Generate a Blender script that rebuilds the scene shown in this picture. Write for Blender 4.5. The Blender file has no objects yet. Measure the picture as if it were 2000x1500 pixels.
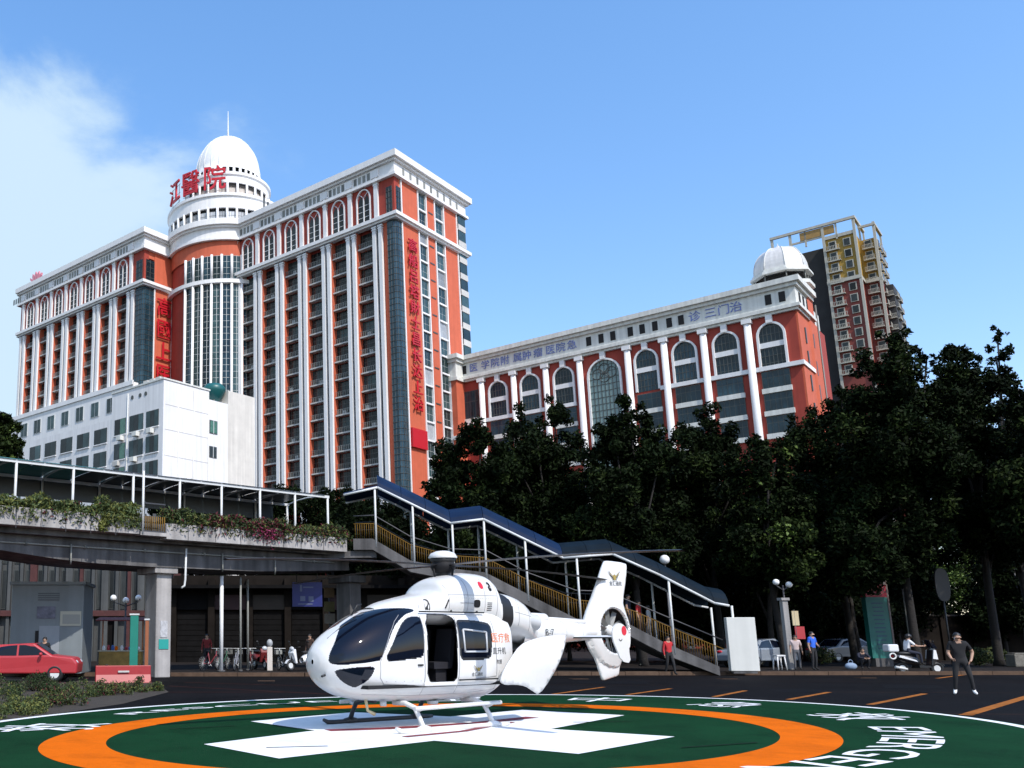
import bpy, bmesh, math, random
from mathutils import Vector, Matrix
random.seed(7)
SC = bpy.context.scene
COL = SC.collection
PI = math.pi
R = math.radians

# ---------------------------------------------------------------- camera
CAM_H = 1.62
FPX, PPX, PPY = 1751.0, 480.0, 908.0          # focal length and principal point of the 2000 x 1500 photograph
PITCH = math.atan(337 / 1751)
cam_d = bpy.data.cameras.new('camera')
cam = bpy.data.objects.new('camera', cam_d)
COL.objects.link(cam)
cam_d.sensor_fit = 'HORIZONTAL'
cam_d.sensor_width = 36.0
cam_d.lens = FPX / 2000 * 36
cam_d.shift_x = (1000 - PPX) / 2000
cam_d.shift_y = (PPY - 750) / 2000
cam_d.clip_start = 0.1
cam_d.clip_end = 6000
cam.location = (0, 0, CAM_H)
cam.rotation_euler = (PI / 2 + PITCH, 0, 0)
SC.camera = cam

# ---------------------------------------------------------------- light and sky
SUN_AZ = 29.0      # degrees to the right of straight behind the camera
SUN_EL = 47.0
sdir = Vector((math.sin(R(SUN_AZ)) * math.cos(R(SUN_EL)), -math.cos(R(SUN_AZ)) * math.cos(R(SUN_EL)), math.sin(R(SUN_EL))))
sun_d = bpy.data.lights.new('sun', 'SUN')
sun_d.energy = 4.2
sun_d.angle = R(0.5)
sun_d.color = (1.0, 0.955, 0.89)
sun = bpy.data.objects.new('sun', sun_d)
COL.objects.link(sun)
sun.rotation_euler = sdir.to_track_quat('Z', 'Y').to_euler()
sun.location = (40, -60, 80)

W = bpy.data.worlds.new('World')
SC.world = W
W.use_nodes = True
nt = W.node_tree
nt.nodes.clear()
N = nt.nodes.new
L = nt.links.new
out = N('ShaderNodeOutputWorld')
bg = N('ShaderNodeBackground')
L(bg.outputs[0], out.inputs[0])
sky = N('ShaderNodeTexSky')
sky.sky_type = 'NISHITA'
sky.sun_disc = False
sky.sun_elevation = R(SUN_EL)
sky.sun_rotation = PI - R(SUN_AZ)
sky.air_density = 1.15
sky.dust_density = 0.6
sky.ozone_density = 2.2
bg.inputs['Strength'].default_value = 0.10
hs = N('ShaderNodeHueSaturation')
hs.inputs['Saturation'].default_value = 1.28
hs.inputs['Value'].default_value = 2.75
L(sky.outputs[0], hs.inputs['Color'])
def vmath(op, a, val):
    n_ = N('ShaderNodeVectorMath')
    n_.operation = op
    L(a, n_.inputs[0])
    if op == 'SCALE': n_.inputs['Scale'].default_value = val
    else: n_.inputs[1].default_value = val
    return n_.outputs[0]
gm = N('ShaderNodeGamma')
gm.inputs['Gamma'].default_value = 0.78
L(vmath('SCALE', hs.outputs[0], 0.1), gm.inputs['Color'])
sky_col = vmath('MULTIPLY', gm.outputs[0], (9.7, 9.35, 10.3))
# soft clouds that thicken towards the left of the view and thin out to the right
tc = N('ShaderNodeTexCoord')
sep = N('ShaderNodeSeparateXYZ')
L(tc.outputs['Generated'], sep.inputs[0])
mp = N('ShaderNodeMapping')
mp.inputs['Scale'].default_value = (1.0, 1.0, 1.5)
mp.inputs['Location'].default_value = (-1.06, -2.09, 0.91)
L(tc.outputs['Generated'], mp.inputs[0])
no = N('ShaderNodeTexNoise')
no.inputs['Scale'].default_value = 3.4
no.inputs['Detail'].default_value = 12
no.inputs['Roughness'].default_value = 0.56
no.inputs['Distortion'].default_value = 0.35
L(mp.outputs[0], no.inputs['Vector'])
bias = N('ShaderNodeMapRange')
bias.inputs['From Min'].default_value = -0.30
bias.inputs['From Max'].default_value = 0.30
bias.inputs['To Min'].default_value = 0.27
bias.inputs['To Max'].default_value = -0.15
L(sep.outputs['X'], bias.inputs['Value'])
hi = N('ShaderNodeMapRange')
hi.inputs['From Min'].default_value = 0.50
hi.inputs['From Max'].default_value = 0.61
hi.inputs['To Min'].default_value = 0.0
hi.inputs['To Max'].default_value = -0.24
L(sep.outputs['Z'], hi.inputs['Value'])
add0 = N('ShaderNodeMath')
add0.operation = 'ADD'
L(hi.outputs[0], add0.inputs[0])
L(bias.outputs[0], add0.inputs[1])
add = N('ShaderNodeMath')
add.operation = 'ADD'
L(no.outputs[0], add.inputs[0])
L(add0.outputs[0], add.inputs[1])
cr = N('ShaderNodeMapRange')
cr.interpolation_type = 'SMOOTHERSTEP'
cr.inputs['From Min'].default_value = 0.47
cr.inputs['From Max'].default_value = 0.74
cr.inputs['To Min'].default_value = 0.0
cr.inputs['To Max'].default_value = 0.95
L(add.outputs[0], cr.inputs['Value'])
mx = N('ShaderNodeMix')
mx.data_type = 'RGBA'
L(cr.outputs[0], mx.inputs['Factor'])
L(sky_col, mx.inputs['A'])
mx.inputs['B'].default_value = (6.6, 8.5, 10.1, 1)
L(mx.outputs['Result'], bg.inputs['Color'])

vs = SC.view_settings
vs.view_transform = 'Standard'
vs.look = 'None'
vs.exposure = 0.0
vs.gamma = 1.0
vs.use_curve_mapping = False
SC.cycles.max_bounces = 5
SC.cycles.diffuse_bounces = 2
SC.cycles.glossy_bounces = 2
SC.cycles.transparent_max_bounces = 6

# ---------------------------------------------------------------- helpers
def ray(px, py):
    u = (px - PPX) / FPX
    v = (PPY - py) / FPX
    c, s = math.cos(PITCH), math.sin(PITCH)
    return Vector((u, c - v * s, s + v * c))

def at_depth(px, py, Y):
    r = ray(px, py)
    return r * (Y / r.y) + Vector((0, 0, CAM_H))

def on_level(px, py, z=0.0):
    r = ray(px, py)
    return r * ((z - CAM_H) / r.z) + Vector((0, 0, CAM_H))

def on_plane(px, py, P0, n):
    r = ray(px, py)
    o = Vector((0, 0, CAM_H))
    return o + r * ((Vector(P0) - o).dot(n) / r.dot(n))

MATS = {}
def mat(name, col, rough=0.6, metal=0.0, spec=0.5, var=0.0, scale=2.0, bump=0.0, bscale=20.0, streak=0.0, rnd=0.0, coat=0.0, grain=0.0, gscale=60.0, worn=0.0):
    """principled material: colour noise of amount var, vertical streaks, per-object variation, bump"""
    if name in MATS:
        return MATS[name]
    m = bpy.data.materials.new(name)
    m.use_nodes = True
    t = m.node_tree
    b = t.nodes['Principled BSDF']
    b.inputs['Roughness'].default_value = rough
    b.inputs['Metallic'].default_value = metal
    b.inputs['Specular IOR Level'].default_value = spec
    b.inputs['Coat Weight'].default_value = coat
    b.inputs['Coat Roughness'].default_value = 0.05
    b.inputs['Base Color'].default_value = (*col, 1)
    src = None
    tcn = t.nodes.new('ShaderNodeTexCoord')
    if var > 0:
        n = t.nodes.new('ShaderNodeTexNoise')
        n.inputs['Scale'].default_value = scale
        n.inputs['Detail'].default_value = 7
        n.inputs['Roughness'].default_value = 0.65
        t.links.new(tcn.outputs['Object'], n.inputs['Vector'])
        rmp = t.nodes.new('ShaderNodeMapRange')
        rmp.inputs['From Min'].default_value = 0.25
        rmp.inputs['From Max'].default_value = 0.75
        rmp.inputs['To Min'].default_value = 1 - var
        rmp.inputs['To Max'].default_value = 1 + var
        t.links.new(n.outputs[0], rmp.inputs['Value'])
        src = rmp.outputs[0]
    if streak > 0:
        mp_ = t.nodes.new('ShaderNodeMapping')
        mp_.inputs['Scale'].default_value = (1.3, 1.3, 0.05)
        t.links.new(tcn.outputs['Object'], mp_.inputs[0])
        n2 = t.nodes.new('ShaderNodeTexNoise')
        n2.inputs['Scale'].default_value = 1.6
        n2.inputs['Detail'].default_value = 5
        t.links.new(mp_.outputs[0], n2.inputs['Vector'])
        r2 = t.nodes.new('ShaderNodeMapRange')
        r2.inputs['From Min'].default_value = 0.35
        r2.inputs['From Max'].default_value = 0.7
        r2.inputs['To Min'].default_value = 1.0
        r2.inputs['To Max'].default_value = 1 - streak
        t.links.new(n2.outputs[0], r2.inputs['Value'])
        if src is None:
            src = r2.outputs[0]
        else:
            mm = t.nodes.new('ShaderNodeMath')
            mm.operation = 'MULTIPLY'
            t.links.new(src, mm.inputs[0])
            t.links.new(r2.outputs[0], mm.inputs[1])
            src = mm.outputs[0]
    for amt, sc_, lo, hi_ in ((grain, gscale, 0.3, 0.7), (worn, 0.9, 0.50, 0.72)):
        if amt <= 0: continue
        n4 = t.nodes.new('ShaderNodeTexNoise')
        n4.inputs['Scale'].default_value = sc_
        n4.inputs['Detail'].default_value = 9
        n4.inputs['Roughness'].default_value = 0.75
        n4.inputs['Distortion'].default_value = 0.6
        t.links.new(tcn.outputs['Object'], n4.inputs['Vector'])
        r4 = t.nodes.new('ShaderNodeMapRange')
        r4.inputs['From Min'].default_value = lo
        r4.inputs['From Max'].default_value = hi_
        r4.inputs['To Min'].default_value = 1.0 if amt is worn else 1 + amt
        r4.inputs['To Max'].default_value = 1 - amt
        t.links.new(n4.outputs[0], r4.inputs['Value'])
        if src is None:
            src = r4.outputs[0]
        else:
            mm = t.nodes.new('ShaderNodeMath')
            mm.operation = 'MULTIPLY'
            t.links.new(src, mm.inputs[0])
            t.links.new(r4.outputs[0], mm.inputs[1])
            src = mm.outputs[0]
    if rnd > 0:
        oi = t.nodes.new('ShaderNodeObjectInfo')
        r3 = t.nodes.new('ShaderNodeMapRange')
        r3.inputs['To Min'].default_value = 1 - rnd
        r3.inputs['To Max'].default_value = 1 + rnd
        t.links.new(oi.outputs['Random'], r3.inputs['Value'])
        if src is None:
            src = r3.outputs[0]
        else:
            mm = t.nodes.new('ShaderNodeMath')
            mm.operation = 'MULTIPLY'
            t.links.new(src, mm.inputs[0])
            t.links.new(r3.outputs[0], mm.inputs[1])
            src = mm.outputs[0]
    if src is not None:
        vm = t.nodes.new('ShaderNodeVectorMath')
        vm.operation = 'SCALE'
        vm.inputs[0].default_value = col
        t.links.new(src, vm.inputs['Scale'])
        t.links.new(vm.outputs[0], b.inputs['Base Color'])
    if bump > 0:
        nb = t.nodes.new('ShaderNodeTexNoise')
        nb.inputs['Scale'].default_value = bscale
        nb.inputs['Detail'].default_value = 6
        t.links.new(tcn.outputs['Object'], nb.inputs['Vector'])
        bp = t.nodes.new('ShaderNodeBump')
        bp.inputs['Strength'].default_value = bump
        bp.inputs['Distance'].default_value = 0.05
        t.links.new(nb.outputs[0], bp.inputs['Height'])
        t.links.new(bp.outputs[0], b.inputs['Normal'])
    MATS[name] = m
    return m

class MB:
    """collects faces for one mesh"""
    def __init__(self):
        self.v, self.f, self.mi, self.sm = [], [], [], []
    def face(self, pts, mi=0, smooth=False):
        n = len(self.v)
        self.v += [tuple(p) for p in pts]
        self.f.append(tuple(range(n, n + len(pts))))
        self.mi.append(mi)
        self.sm.append(smooth)
    def box(self, x0, x1, y0, y1, z0, z1, mi=0):
        if x0 > x1: x0, x1 = x1, x0
        if y0 > y1: y0, y1 = y1, y0
        if z0 > z1: z0, z1 = z1, z0
        n = len(self.v)
        self.v += [(x0, y0, z0), (x1, y0, z0), (x1, y1, z0), (x0, y1, z0), (x0, y0, z1), (x1, y0, z1), (x1, y1, z1), (x0, y1, z1)]
        for q in ((3, 2, 1, 0), (4, 5, 6, 7), (0, 1, 5, 4), (1, 2, 6, 5), (2, 3, 7, 6), (3, 0, 4, 7)):
            self.f.append(tuple(n + k for k in q))
            self.mi.append(mi)
            self.sm.append(False)
        return self
    def prism(self, poly, z0, z1, mi=0):
        """poly: list of (x, y) counter-clockwise"""
        n = len(poly)
        b = len(self.v)
        self.v += [(x, y, z0) for x, y in poly] + [(x, y, z1) for x, y in poly]
        self.f.append(tuple(b + k for k in reversed(range(n))))
        self.f.append(tuple(b + n + k for k in range(n)))
        self.mi += [mi, mi]
        self.sm += [False, False]
        for k in range(n):
            k2 = (k + 1) % n
            self.f.append((b + k, b + k2, b + n + k2, b + n + k))
            self.mi.append(mi)
            self.sm.append(False)
        return self
    def extrude(self, poly3, vec, mi=0):
        """poly3: planar 3-D polygon, extruded along vec"""
        n = len(poly3)
        b = len(self.v)
        vec = Vector(vec)
        self.v += [tuple(Vector(p)) for p in poly3] + [tuple(Vector(p) + vec) for p in poly3]
        self.f.append(tuple(b + k for k in reversed(range(n))))
        self.f.append(tuple(b + n + k for k in range(n)))
        self.mi += [mi, mi]
        self.sm += [False, False]
        for k in range(n):
            k2 = (k + 1) % n
            self.f.append((b + k, b + k2, b + n + k2, b + n + k))
            self.mi.append(mi)
            self.sm.append(False)
        return self
    def tube(self, pts, r, seg=8, mi=0, cap=True, smooth=True):
        """round bar along pts; r is a number or a list"""
        pts = [Vector(p) for p in pts]
        rs = r if isinstance(r, (list, tuple)) else [r] * len(pts)
        b = len(self.v)
        up0 = None
        for k, p in enumerate(pts):
            if k == 0: d = pts[1] - pts[0]
            elif k == len(pts) - 1: d = pts[-1] - pts[-2]
            else: d = (pts[k + 1] - pts[k]).normalized() + (pts[k] - pts[k - 1]).normalized()
            if d.length < 1e-9: d = Vector((0, 0, 1))
            d.normalize()
            if up0 is None:
                up0 = Vector((0, 0, 1)) if abs(d.z) < 0.9 else Vector((1, 0, 0))
            s = d.cross(up0)
            if s.length < 1e-6:
                s = d.cross(Vector((0, 1, 0)))
            s.normalize()
            u = s.cross(d).normalized()
            up0 = u
            for j in range(seg):
                a = 2 * PI * j / seg
                self.v.append(tuple(p + (s * math.cos(a) + u * math.sin(a)) * rs[k]))
        for k in range(len(pts) - 1):
            for j in range(seg):
                j2 = (j + 1) % seg
                self.f.append((b + k * seg + j, b + k * seg + j2, b + (k + 1) * seg + j2, b + (k + 1) * seg + j))
                self.mi.append(mi)
                self.sm.append(smooth)
        if cap:
            self.f.append(tuple(b + j for j in reversed(range(seg))))
            self.f.append(tuple(b + (len(pts) - 1) * seg + j for j in range(seg)))
            self.mi += [mi, mi]
            self.sm += [False, False]
        return self
    def lathe(self, prof, c=(0, 0), seg=32, mi=0, smooth=True, a0=0.0, a1=2 * PI):
        """prof: list of (radius, z) from bottom to top"""
        full = abs(a1 - a0 - 2 * PI) < 1e-6
        n = seg if full else seg + 1
        b = len(self.v)
        for r, z in prof:
            for j in range(n):
                a = a0 + (a1 - a0) * j / seg
                self.v.append((c[0] + r * math.cos(a), c[1] + r * math.sin(a), z))
        for k in range(len(prof) - 1):
            for j in range(seg):
                j2 = (j + 1) % n
                self.f.append((b + k * n + j, b + k * n + j2, b + (k + 1) * n + j2, b + (k + 1) * n + j))
                self.mi.append(mi)
                self.sm.append(smooth)
        return self
    def ball(self, c, r, seg=12, rings=8, mi=0):
        sx, sy, sz = r if isinstance(r, (tuple, list)) else (r, r, r)
        b = len(self.v)
        for i in range(rings + 1):
            t = PI * i / rings
            for j in range(seg):
                a = 2 * PI * j / seg
                self.v.append((c[0] + sx * math.sin(t) * math.cos(a), c[1] + sy * math.sin(t) * math.sin(a), c[2] - sz * math.cos(t)))
        for i in range(rings):
            for j in range(seg):
                j2 = (j + 1) % seg
                self.f.append((b + i * seg + j, b + i * seg + j2, b + (i + 1) * seg + j2, b + (i + 1) * seg + j))
                self.mi.append(mi)
                self.sm.append(True)
        return self
    def torus(self, c, axis, R0, r0, seg=24, s2=8, mi=0):
        axis = Vector(axis).normalized()
        p = axis.orthogonal().normalized()
        q = axis.cross(p)
        b = len(self.v)
        for i in range(seg):
            a = 2 * PI * i / seg
            d = p * math.cos(a) + q * math.sin(a)
            for j in range(s2):
                t = 2 * PI * j / s2
                self.v.append(tuple(Vector(c) + d * (R0 + r0 * math.cos(t)) + axis * (r0 * math.sin(t))))
        for i in range(seg):
            i2 = (i + 1) % seg
            for j in range(s2):
                j2 = (j + 1) % s2
                self.f.append((b + i * s2 + j, b + i2 * s2 + j, b + i2 * s2 + j2, b + i * s2 + j2))
                self.mi.append(mi)
                self.sm.append(True)
        return self
    def mesh(self, name, mats):
        me = bpy.data.meshes.new(name)
        me.from_pydata(self.v, [], self.f)
        for m in (mats if isinstance(mats, (list, tuple)) else [mats]):
            me.materials.append(m)
        me.polygons.foreach_set('material_index', self.mi)
        me.polygons.foreach_set('use_smooth', self.sm)
        me.update()
        return me
    def build(self, name, mats, parent=None, **kw):
        return link(name, self.mesh(name, mats), parent, **kw)

def link(name, me, parent=None, loc=None, rot=None, label=None, kind=None):
    o = bpy.data.objects.new(name, me)
    COL.objects.link(o)
    if parent is not None: o.parent = parent
    if loc is not None: o.location = loc
    if rot is not None: o.rotation_euler = rot
    if label: o['label'] = label
    if kind: o['kind'] = kind
    return o

def empty(name, loc=(0, 0, 0), rotz=0.0):
    o = bpy.data.objects.new(name, None)
    o.empty_display_size = 0.3
    COL.objects.link(o)
    o.location = loc
    o.rotation_euler = (0, 0, rotz)
    return o

def tag(o, label, cat, group=None, kind=None):
    o['label'] = label
    o['category'] = cat
    if group: o['group'] = group
    if kind: o['kind'] = kind
    return o

def structure(o):
    o['kind'] = 'structure'
    return o

def recalc(me):
    bm = bmesh.new()
    bm.from_mesh(me)
    bmesh.ops.remove_doubles(bm, verts=bm.verts, dist=1e-5)
    bmesh.ops.recalc_face_normals(bm, faces=bm.faces)
    bm.to_mesh(me)
    bm.free()
    return me

def bevel(o, w, seg=2, angle=35):
    md = o.modifiers.new('bevel', 'BEVEL')
    md.width = w
    md.segments = seg
    md.limit_method = 'ANGLE'
    md.angle_limit = R(angle)
    return o

_text_cache = {}
def text_mesh(txt, size=1.0, thick=0.0, subdiv=0, bold=0.0):
    """lettering as mesh, centred, lying in the x-y plane"""
    key = (txt, size, thick, subdiv, bold)
    if key in _text_cache:
        return _text_cache[key]
    cu = bpy.data.curves.new('lettering', 'FONT')
    cu.body = txt
    cu.size = size
    cu.align_x = 'CENTER'
    cu.align_y = 'CENTER'
    cu.extrude = thick / 2
    cu.resolution_u = 3
    cu.offset = bold
    o = bpy.data.objects.new('lettering', cu)
    COL.objects.link(o)
    dg = bpy.context.evaluated_depsgraph_get()
    dg.update()
    me = bpy.data.meshes.new_from_object(o.evaluated_get(dg))
    bpy.data.objects.remove(o)
    bpy.data.curves.remove(cu)
    if subdiv:
        bm = bmesh.new()
        bm.from_mesh(me)
        bmesh.ops.triangulate(bm, faces=bm.faces)
        for _ in range(subdiv):
            es = [e for e in bm.edges if e.calc_length() > size * 0.12]
            if not es: break
            bmesh.ops.subdivide_edges(bm, edges=es, cuts=1)
            bmesh.ops.triangulate(bm, faces=bm.faces)
        bm.to_mesh(me)
        bm.free()
    _text_cache[key] = me
    return me

def letters(name, txt, mat_, M4, size, thick=0.05, parent=None, sx=1.0, sy=1.0, bold=0.0):
    """one piece of lettering as an object; M4 maps text x, y, z to parent space"""
    me = text_mesh(txt, size, thick, 0, bold).copy()
    me.transform(Matrix.Diagonal((sx, sy, 1, 1)))
    me.transform(M4)
    me.materials.clear()
    me.materials.append(mat_)
    return link(name, me, parent)

def frame4(o, x, y):
    """matrix with origin o, text x axis x, text y axis y"""
    x = Vector(x).normalized()
    y = Vector(y).normalized()
    z = x.cross(y).normalized()
    return Matrix(((x.x, y.x, z.x, o[0]), (x.y, y.y, z.y, o[1]), (x.z, y.z, z.z, o[2]), (0, 0, 0, 1)))
# ---------------------------------------------------------------- materials
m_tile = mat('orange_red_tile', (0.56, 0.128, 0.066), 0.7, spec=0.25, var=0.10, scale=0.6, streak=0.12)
m_tile2 = mat('shaded_red_tile', (0.35, 0.056, 0.038), 0.7, spec=0.25, var=0.14, scale=0.6, streak=0.15)  # same wall tile, darkened: shade of the left-facing fronts put into the colour
m_white = mat('white_stucco', (0.80, 0.79, 0.78), 0.7, var=0.05, scale=0.5, streak=0.10)
m_white_old = mat('weathered_white_stucco', (0.72, 0.72, 0.67), 0.75, var=0.10, scale=0.8, streak=0.22)
m_grey_ledge = mat('grey_ledge_paint', (0.50, 0.49, 0.46), 0.7, var=0.12, scale=1.5)
m_rail_grey = mat('grey_railing_metal', (0.20, 0.20, 0.18), 0.5, var=0.15, rnd=0.35)
m_frame = mat('pale_window_frame', (0.55, 0.57, 0.56), 0.5, var=0.08)
m_frame_dk = mat('dark_window_frame', (0.06, 0.065, 0.06), 0.4)
m_glass = mat('dark_window_glass', (0.020, 0.025, 0.026), 0.12, spec=0.30, rnd=0.7, var=0.6, scale=0.8)
m_glass_bl = mat('blue_curtain_wall_glass', (0.016, 0.042, 0.058), 0.10, spec=0.38, rnd=0.5, var=0.75, scale=0.35, streak=0.4)
m_glass_teal = mat('teal_window_glass', (0.026, 0.052, 0.055), 0.13, spec=0.35, rnd=0.6, var=0.6, scale=0.5)
m_curtain = mat('pale_curtained_glass', (0.40, 0.42, 0.44), 0.3, spec=0.6, rnd=0.5, var=0.3, scale=0.7)
m_red_sign = mat('red_sign_letters', (0.50, 0.010, 0.022), 0.45)
m_blue_sign = mat('faded_blue_sign_letters', (0.16, 0.20, 0.46), 0.5, var=0.3, scale=0.8)
m_dark = mat('dark_opening', (0.012, 0.011, 0.011), 0.8)
m_steel = mat('painted_pale_steel', (0.62, 0.63, 0.62), 0.45, metal=0.0, var=0.08, scale=3)
m_dome = mat('white_dome_panels', (0.80, 0.80, 0.79), 0.5, var=0.04, scale=1.5)
# ---------------------------------------------------------------- hospital: frame of the two red buildings
CX, CY = 26.86, 150.0
BROT = math.atan2(0.7160, 0.6981)
UV = Vector((-0.7160, 0.6981, 0))
VV = Vector((0.6981, 0.7160, 0))

def bframe(name, a, b):
    """an Empty on the ground at building coordinates a (away, right), b (away, left)"""
    p = Vector((CX, CY, 0)) + VV * a + UV * b
    return empty(name, p, BROT)

class OMB(MB):
    """mesh builder with an offset so that coordinates can be given in the common building frame"""
    def __init__(self, a0=0, b0=0):
        super().__init__()
        self.o = (a0, b0)
    def mesh(self, name, mats):
        self.v = [(x - self.o[0], y - self.o[1], z) for x, y, z in self.v]
        return super().mesh(name, mats)

hosp = bframe('hospital_building', 0, 0)
tag(hosp, 'tall red and white hospital with a domed rotunda between its two wings', 'building')
Z_ROOF, Z_CORN, Z_STR = 88.4, 84.0, 76.3
FL = 3.40

# --- walls
w = MB()
# right wing: solid core behind the recessed bays
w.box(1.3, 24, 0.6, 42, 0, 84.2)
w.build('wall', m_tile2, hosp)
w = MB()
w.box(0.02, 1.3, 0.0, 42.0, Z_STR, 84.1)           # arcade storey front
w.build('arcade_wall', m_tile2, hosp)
w = MB()                                            # end wall towards the right, in strips between the window columns
for a0, a1 in ((1.95, 7.4), (10.25, 13.1), (16.3, 21.0)):
    w.box(a0, a1, -0.02, 0.7, 0, 84.1)
w.build('end_wall', m_tile, hosp)
# piers between the recessed bays
pair_b = [3.85 + 6.02 * k for k in range(7)]
for b in pair_b:
    q = MB()
    q.box(0.25, 1.35, b - 0.55, b + 0.55, 0, Z_STR)
    q.build('pier', m_dark if False else m_glass, hosp)
# red reveal on the far side of each bay, in the brighter tile of the sunlit sides
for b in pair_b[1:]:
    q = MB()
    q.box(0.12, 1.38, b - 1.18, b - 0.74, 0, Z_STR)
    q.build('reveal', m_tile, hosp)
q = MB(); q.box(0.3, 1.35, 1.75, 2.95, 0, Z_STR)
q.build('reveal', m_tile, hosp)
# white pilasters
up_b = [3.85 + 6.02 * k for k in range(7)]
def pilaster(b, half, z0, z1, a0, parent=hosp, cap=True, mat_=None):
    q = MB()
    q.box(a0, a0 + 0.55, b - half, b + half, z0, z1)
    if cap:
        q.box(a0 - 0.06, a0 + 0.5, b - half - 0.1, b + half + 0.1, z1 - 0.75, z1 - 0.5)
        q.box(a0 - 0.10, a0 + 0.5, b - half - 0.16, b + half + 0.16, z1 - 0.3, z1 - 0.02)
        q.box(a0 - 0.08, a0 + 0.5, b - half - 0.12, b + half + 0.12, z0, z0 + 0.35)
    return q.build('pilaster', mat_ or m_white, parent)
for b in up_b:
    pilaster(b, 0.42, Z_STR + 0.25, Z_CORN + 0.1, -0.4)
for b in pair_b:
    for s in (-1, 1):
        pilaster(b + s * 0.66, 0.36, 0, Z_STR - 0.9, -0.35, cap=True)

# --- arched windows of the top storey
def arch_pts(c, half, z0, zs, rise, n=12, pointed=False):
    pts = [(c - half, z0), (c - half, zs)]
    for k in range(1, n):
        t = PI - PI * k / n
        x = half * math.cos(t)
        z = rise * (math.sin(t) if not pointed else (1 - (abs(x) / half) ** 1.55))
        pts.append((c + x, zs + z))
    pts += [(c + half, zs), (c + half, z0)]
    return pts

def arch_trim_mb(c, half, z0, zs, rise, wid, a_out, a_in, closed=True):
    """a band of width wid round an arch in the plane a = const"""
    q = MB()
    P = arch_pts(c, half, z0, zs, rise)
    Q = arch_pts(c, half - wid, z0, zs, rise - wid)
    for k in range(len(P) - 1):
        f = [P[k], P[k + 1], Q[k + 1], Q[k]]
        pts = [(a_out, y, z) for y, z in f]
        q.face(pts)
        q.face([(a_in, y, z) for y, z in reversed(f)])
        q.face([(a_out, *P[k]), (a_in, *P[k]), (a_in, *P[k + 1]), (a_out, *P[k + 1])])
        q.face([(a_out, *Q[k + 1]), (a_in, *Q[k + 1]), (a_in, *Q[k]), (a_out, *Q[k])])
    return q

arch_c = [6.77 + 6.0 * k for k in range(6)]
def arched_window(parent, c, ap, z0, zs, off=0.0):
    q = arch_trim_mb(c, 1.62, z0, zs, 2.1, 0.22, ap - 0.32, ap + 0.02)
    f = q.build('arched_window', m_white, parent)
    g = MB()
    P = arch_pts(c, 1.40, z0, zs, 1.88)
    g.face([(ap - 0.03, y, z) for y, z in P])
    g.build('tympanum', m_tile2, f)
    for s in (-1, 1):
        g = MB()
        P = arch_pts(c + s * 0.68, 0.58, z0, zs - 0.45, 1.25, pointed=True)
        g.face([(ap - 0.06, y, z) for y, z in P])
        g.build('pane', m_glass, f)
    g = MB()
    g.box(ap - 0.2, ap - 0.04, c - 0.10, c + 0.10, z0, zs + 0.35)
    for s in (-1, 1):
        n = 6
        prev = None
        for k in range(n + 1):
            t = k / n
            y, z = c + s * (0.02 + 1.2 * t), zs + 0.35 + 0.95 * math.sin(t * PI / 2)
            if prev:
                g.tube([(ap - 0.12, *prev), (ap - 0.12, y, z)], 0.07, seg=5)
            prev = (y, z)
    for k in range(1, 4):
        g.box(ap - 0.10, ap - 0.065, c - 1.3, c + 1.3, z0 + k * 1.15 - 0.035, z0 + k * 1.15 + 0.035)
    g.build('tracery', m_white, f)
    g = MB()
    g.box(ap - 0.38, ap + 0.02, c - 1.7, c + 1.7, z0 - 0.22, z0)
    g.build('sill', m_white, f)
for c in arch_c:
    arched_window(hosp, c, 0.02, 77.0, 81.6)

# --- recessed balcony bays
balc = MB()
balc.box(0.28, 1.4, -2.35, 2.35, -0.16, 0.10)
balc_me = balc.mesh('balcony', m_grey_ledge)
rl = MB()
rl.box(0.34, 0.40, -2.33, 2.33, 1.0, 1.07)
for k in range(12):
    y = -2.25 + 4.5 * k / 11
    rl.box(0.345, 0.395, y - 0.055, y + 0.055, 0.1, 1.0)
rl_me = rl.mesh('railing', m_rail_grey)
wf = MB()
for y in (-1.7, -0.6, 0.6, 1.7):
    wf.box(1.16, 1.25, y - 0.05, y + 0.05, 0.1, 3.1)
wf.box(1.17, 1.24, -2.2, 2.2, 2.15, 2.25)
wf.box(1.17, 1.24, -2.2, 2.2, 0.95, 1.05)
wf_me = wf.mesh('window', m_frame_dk)
pn = MB()
for k in range(3):
    y0 = -2.2 + k * 4.4 / 3
    pn.face([(1.22, y0 + 4.4 / 3, 0.1), (1.22, y0, 0.1), (1.22, y0, 3.1), (1.22, y0 + 4.4 / 3, 3.1)])
pn_me = pn.mesh('pane', m_glass)
pn_me2 = pn.mesh('pane', m_glass_teal)
ac = MB()
ac.box(0.45, 0.75, -0.45, 0.4, 0.12, 0.75)
ac.tube([(0.44, -0.03, 0.43), (0.46, -0.03, 0.43)], 0.25, seg=12)
ac_me = ac.mesh('air_conditioner', m_grey_ledge)
def bay(parent, c, a0, ztop, n, half_scale=1.0):
    for k in range(n):
        z = ztop - (k + 1) * FL
        bo = link('balcony', balc_me, parent, (a0, c, z))
        ro = link('railing', rl_me, bo)
        if random.random() < 0.18:
            link('air_conditioner', ac_me, bo, (0, random.uniform(-0.5, 1.2), 0))
        wo = link('window', wf_me, parent, (a0, c, z))
        link('pane', pn_me if random.random() < 0.75 else pn_me2, wo)
for k in range(6):
    bay(hosp, 6.65 + 6.02 * k - 0.15, 0.0, 75.7, 15)

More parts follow.
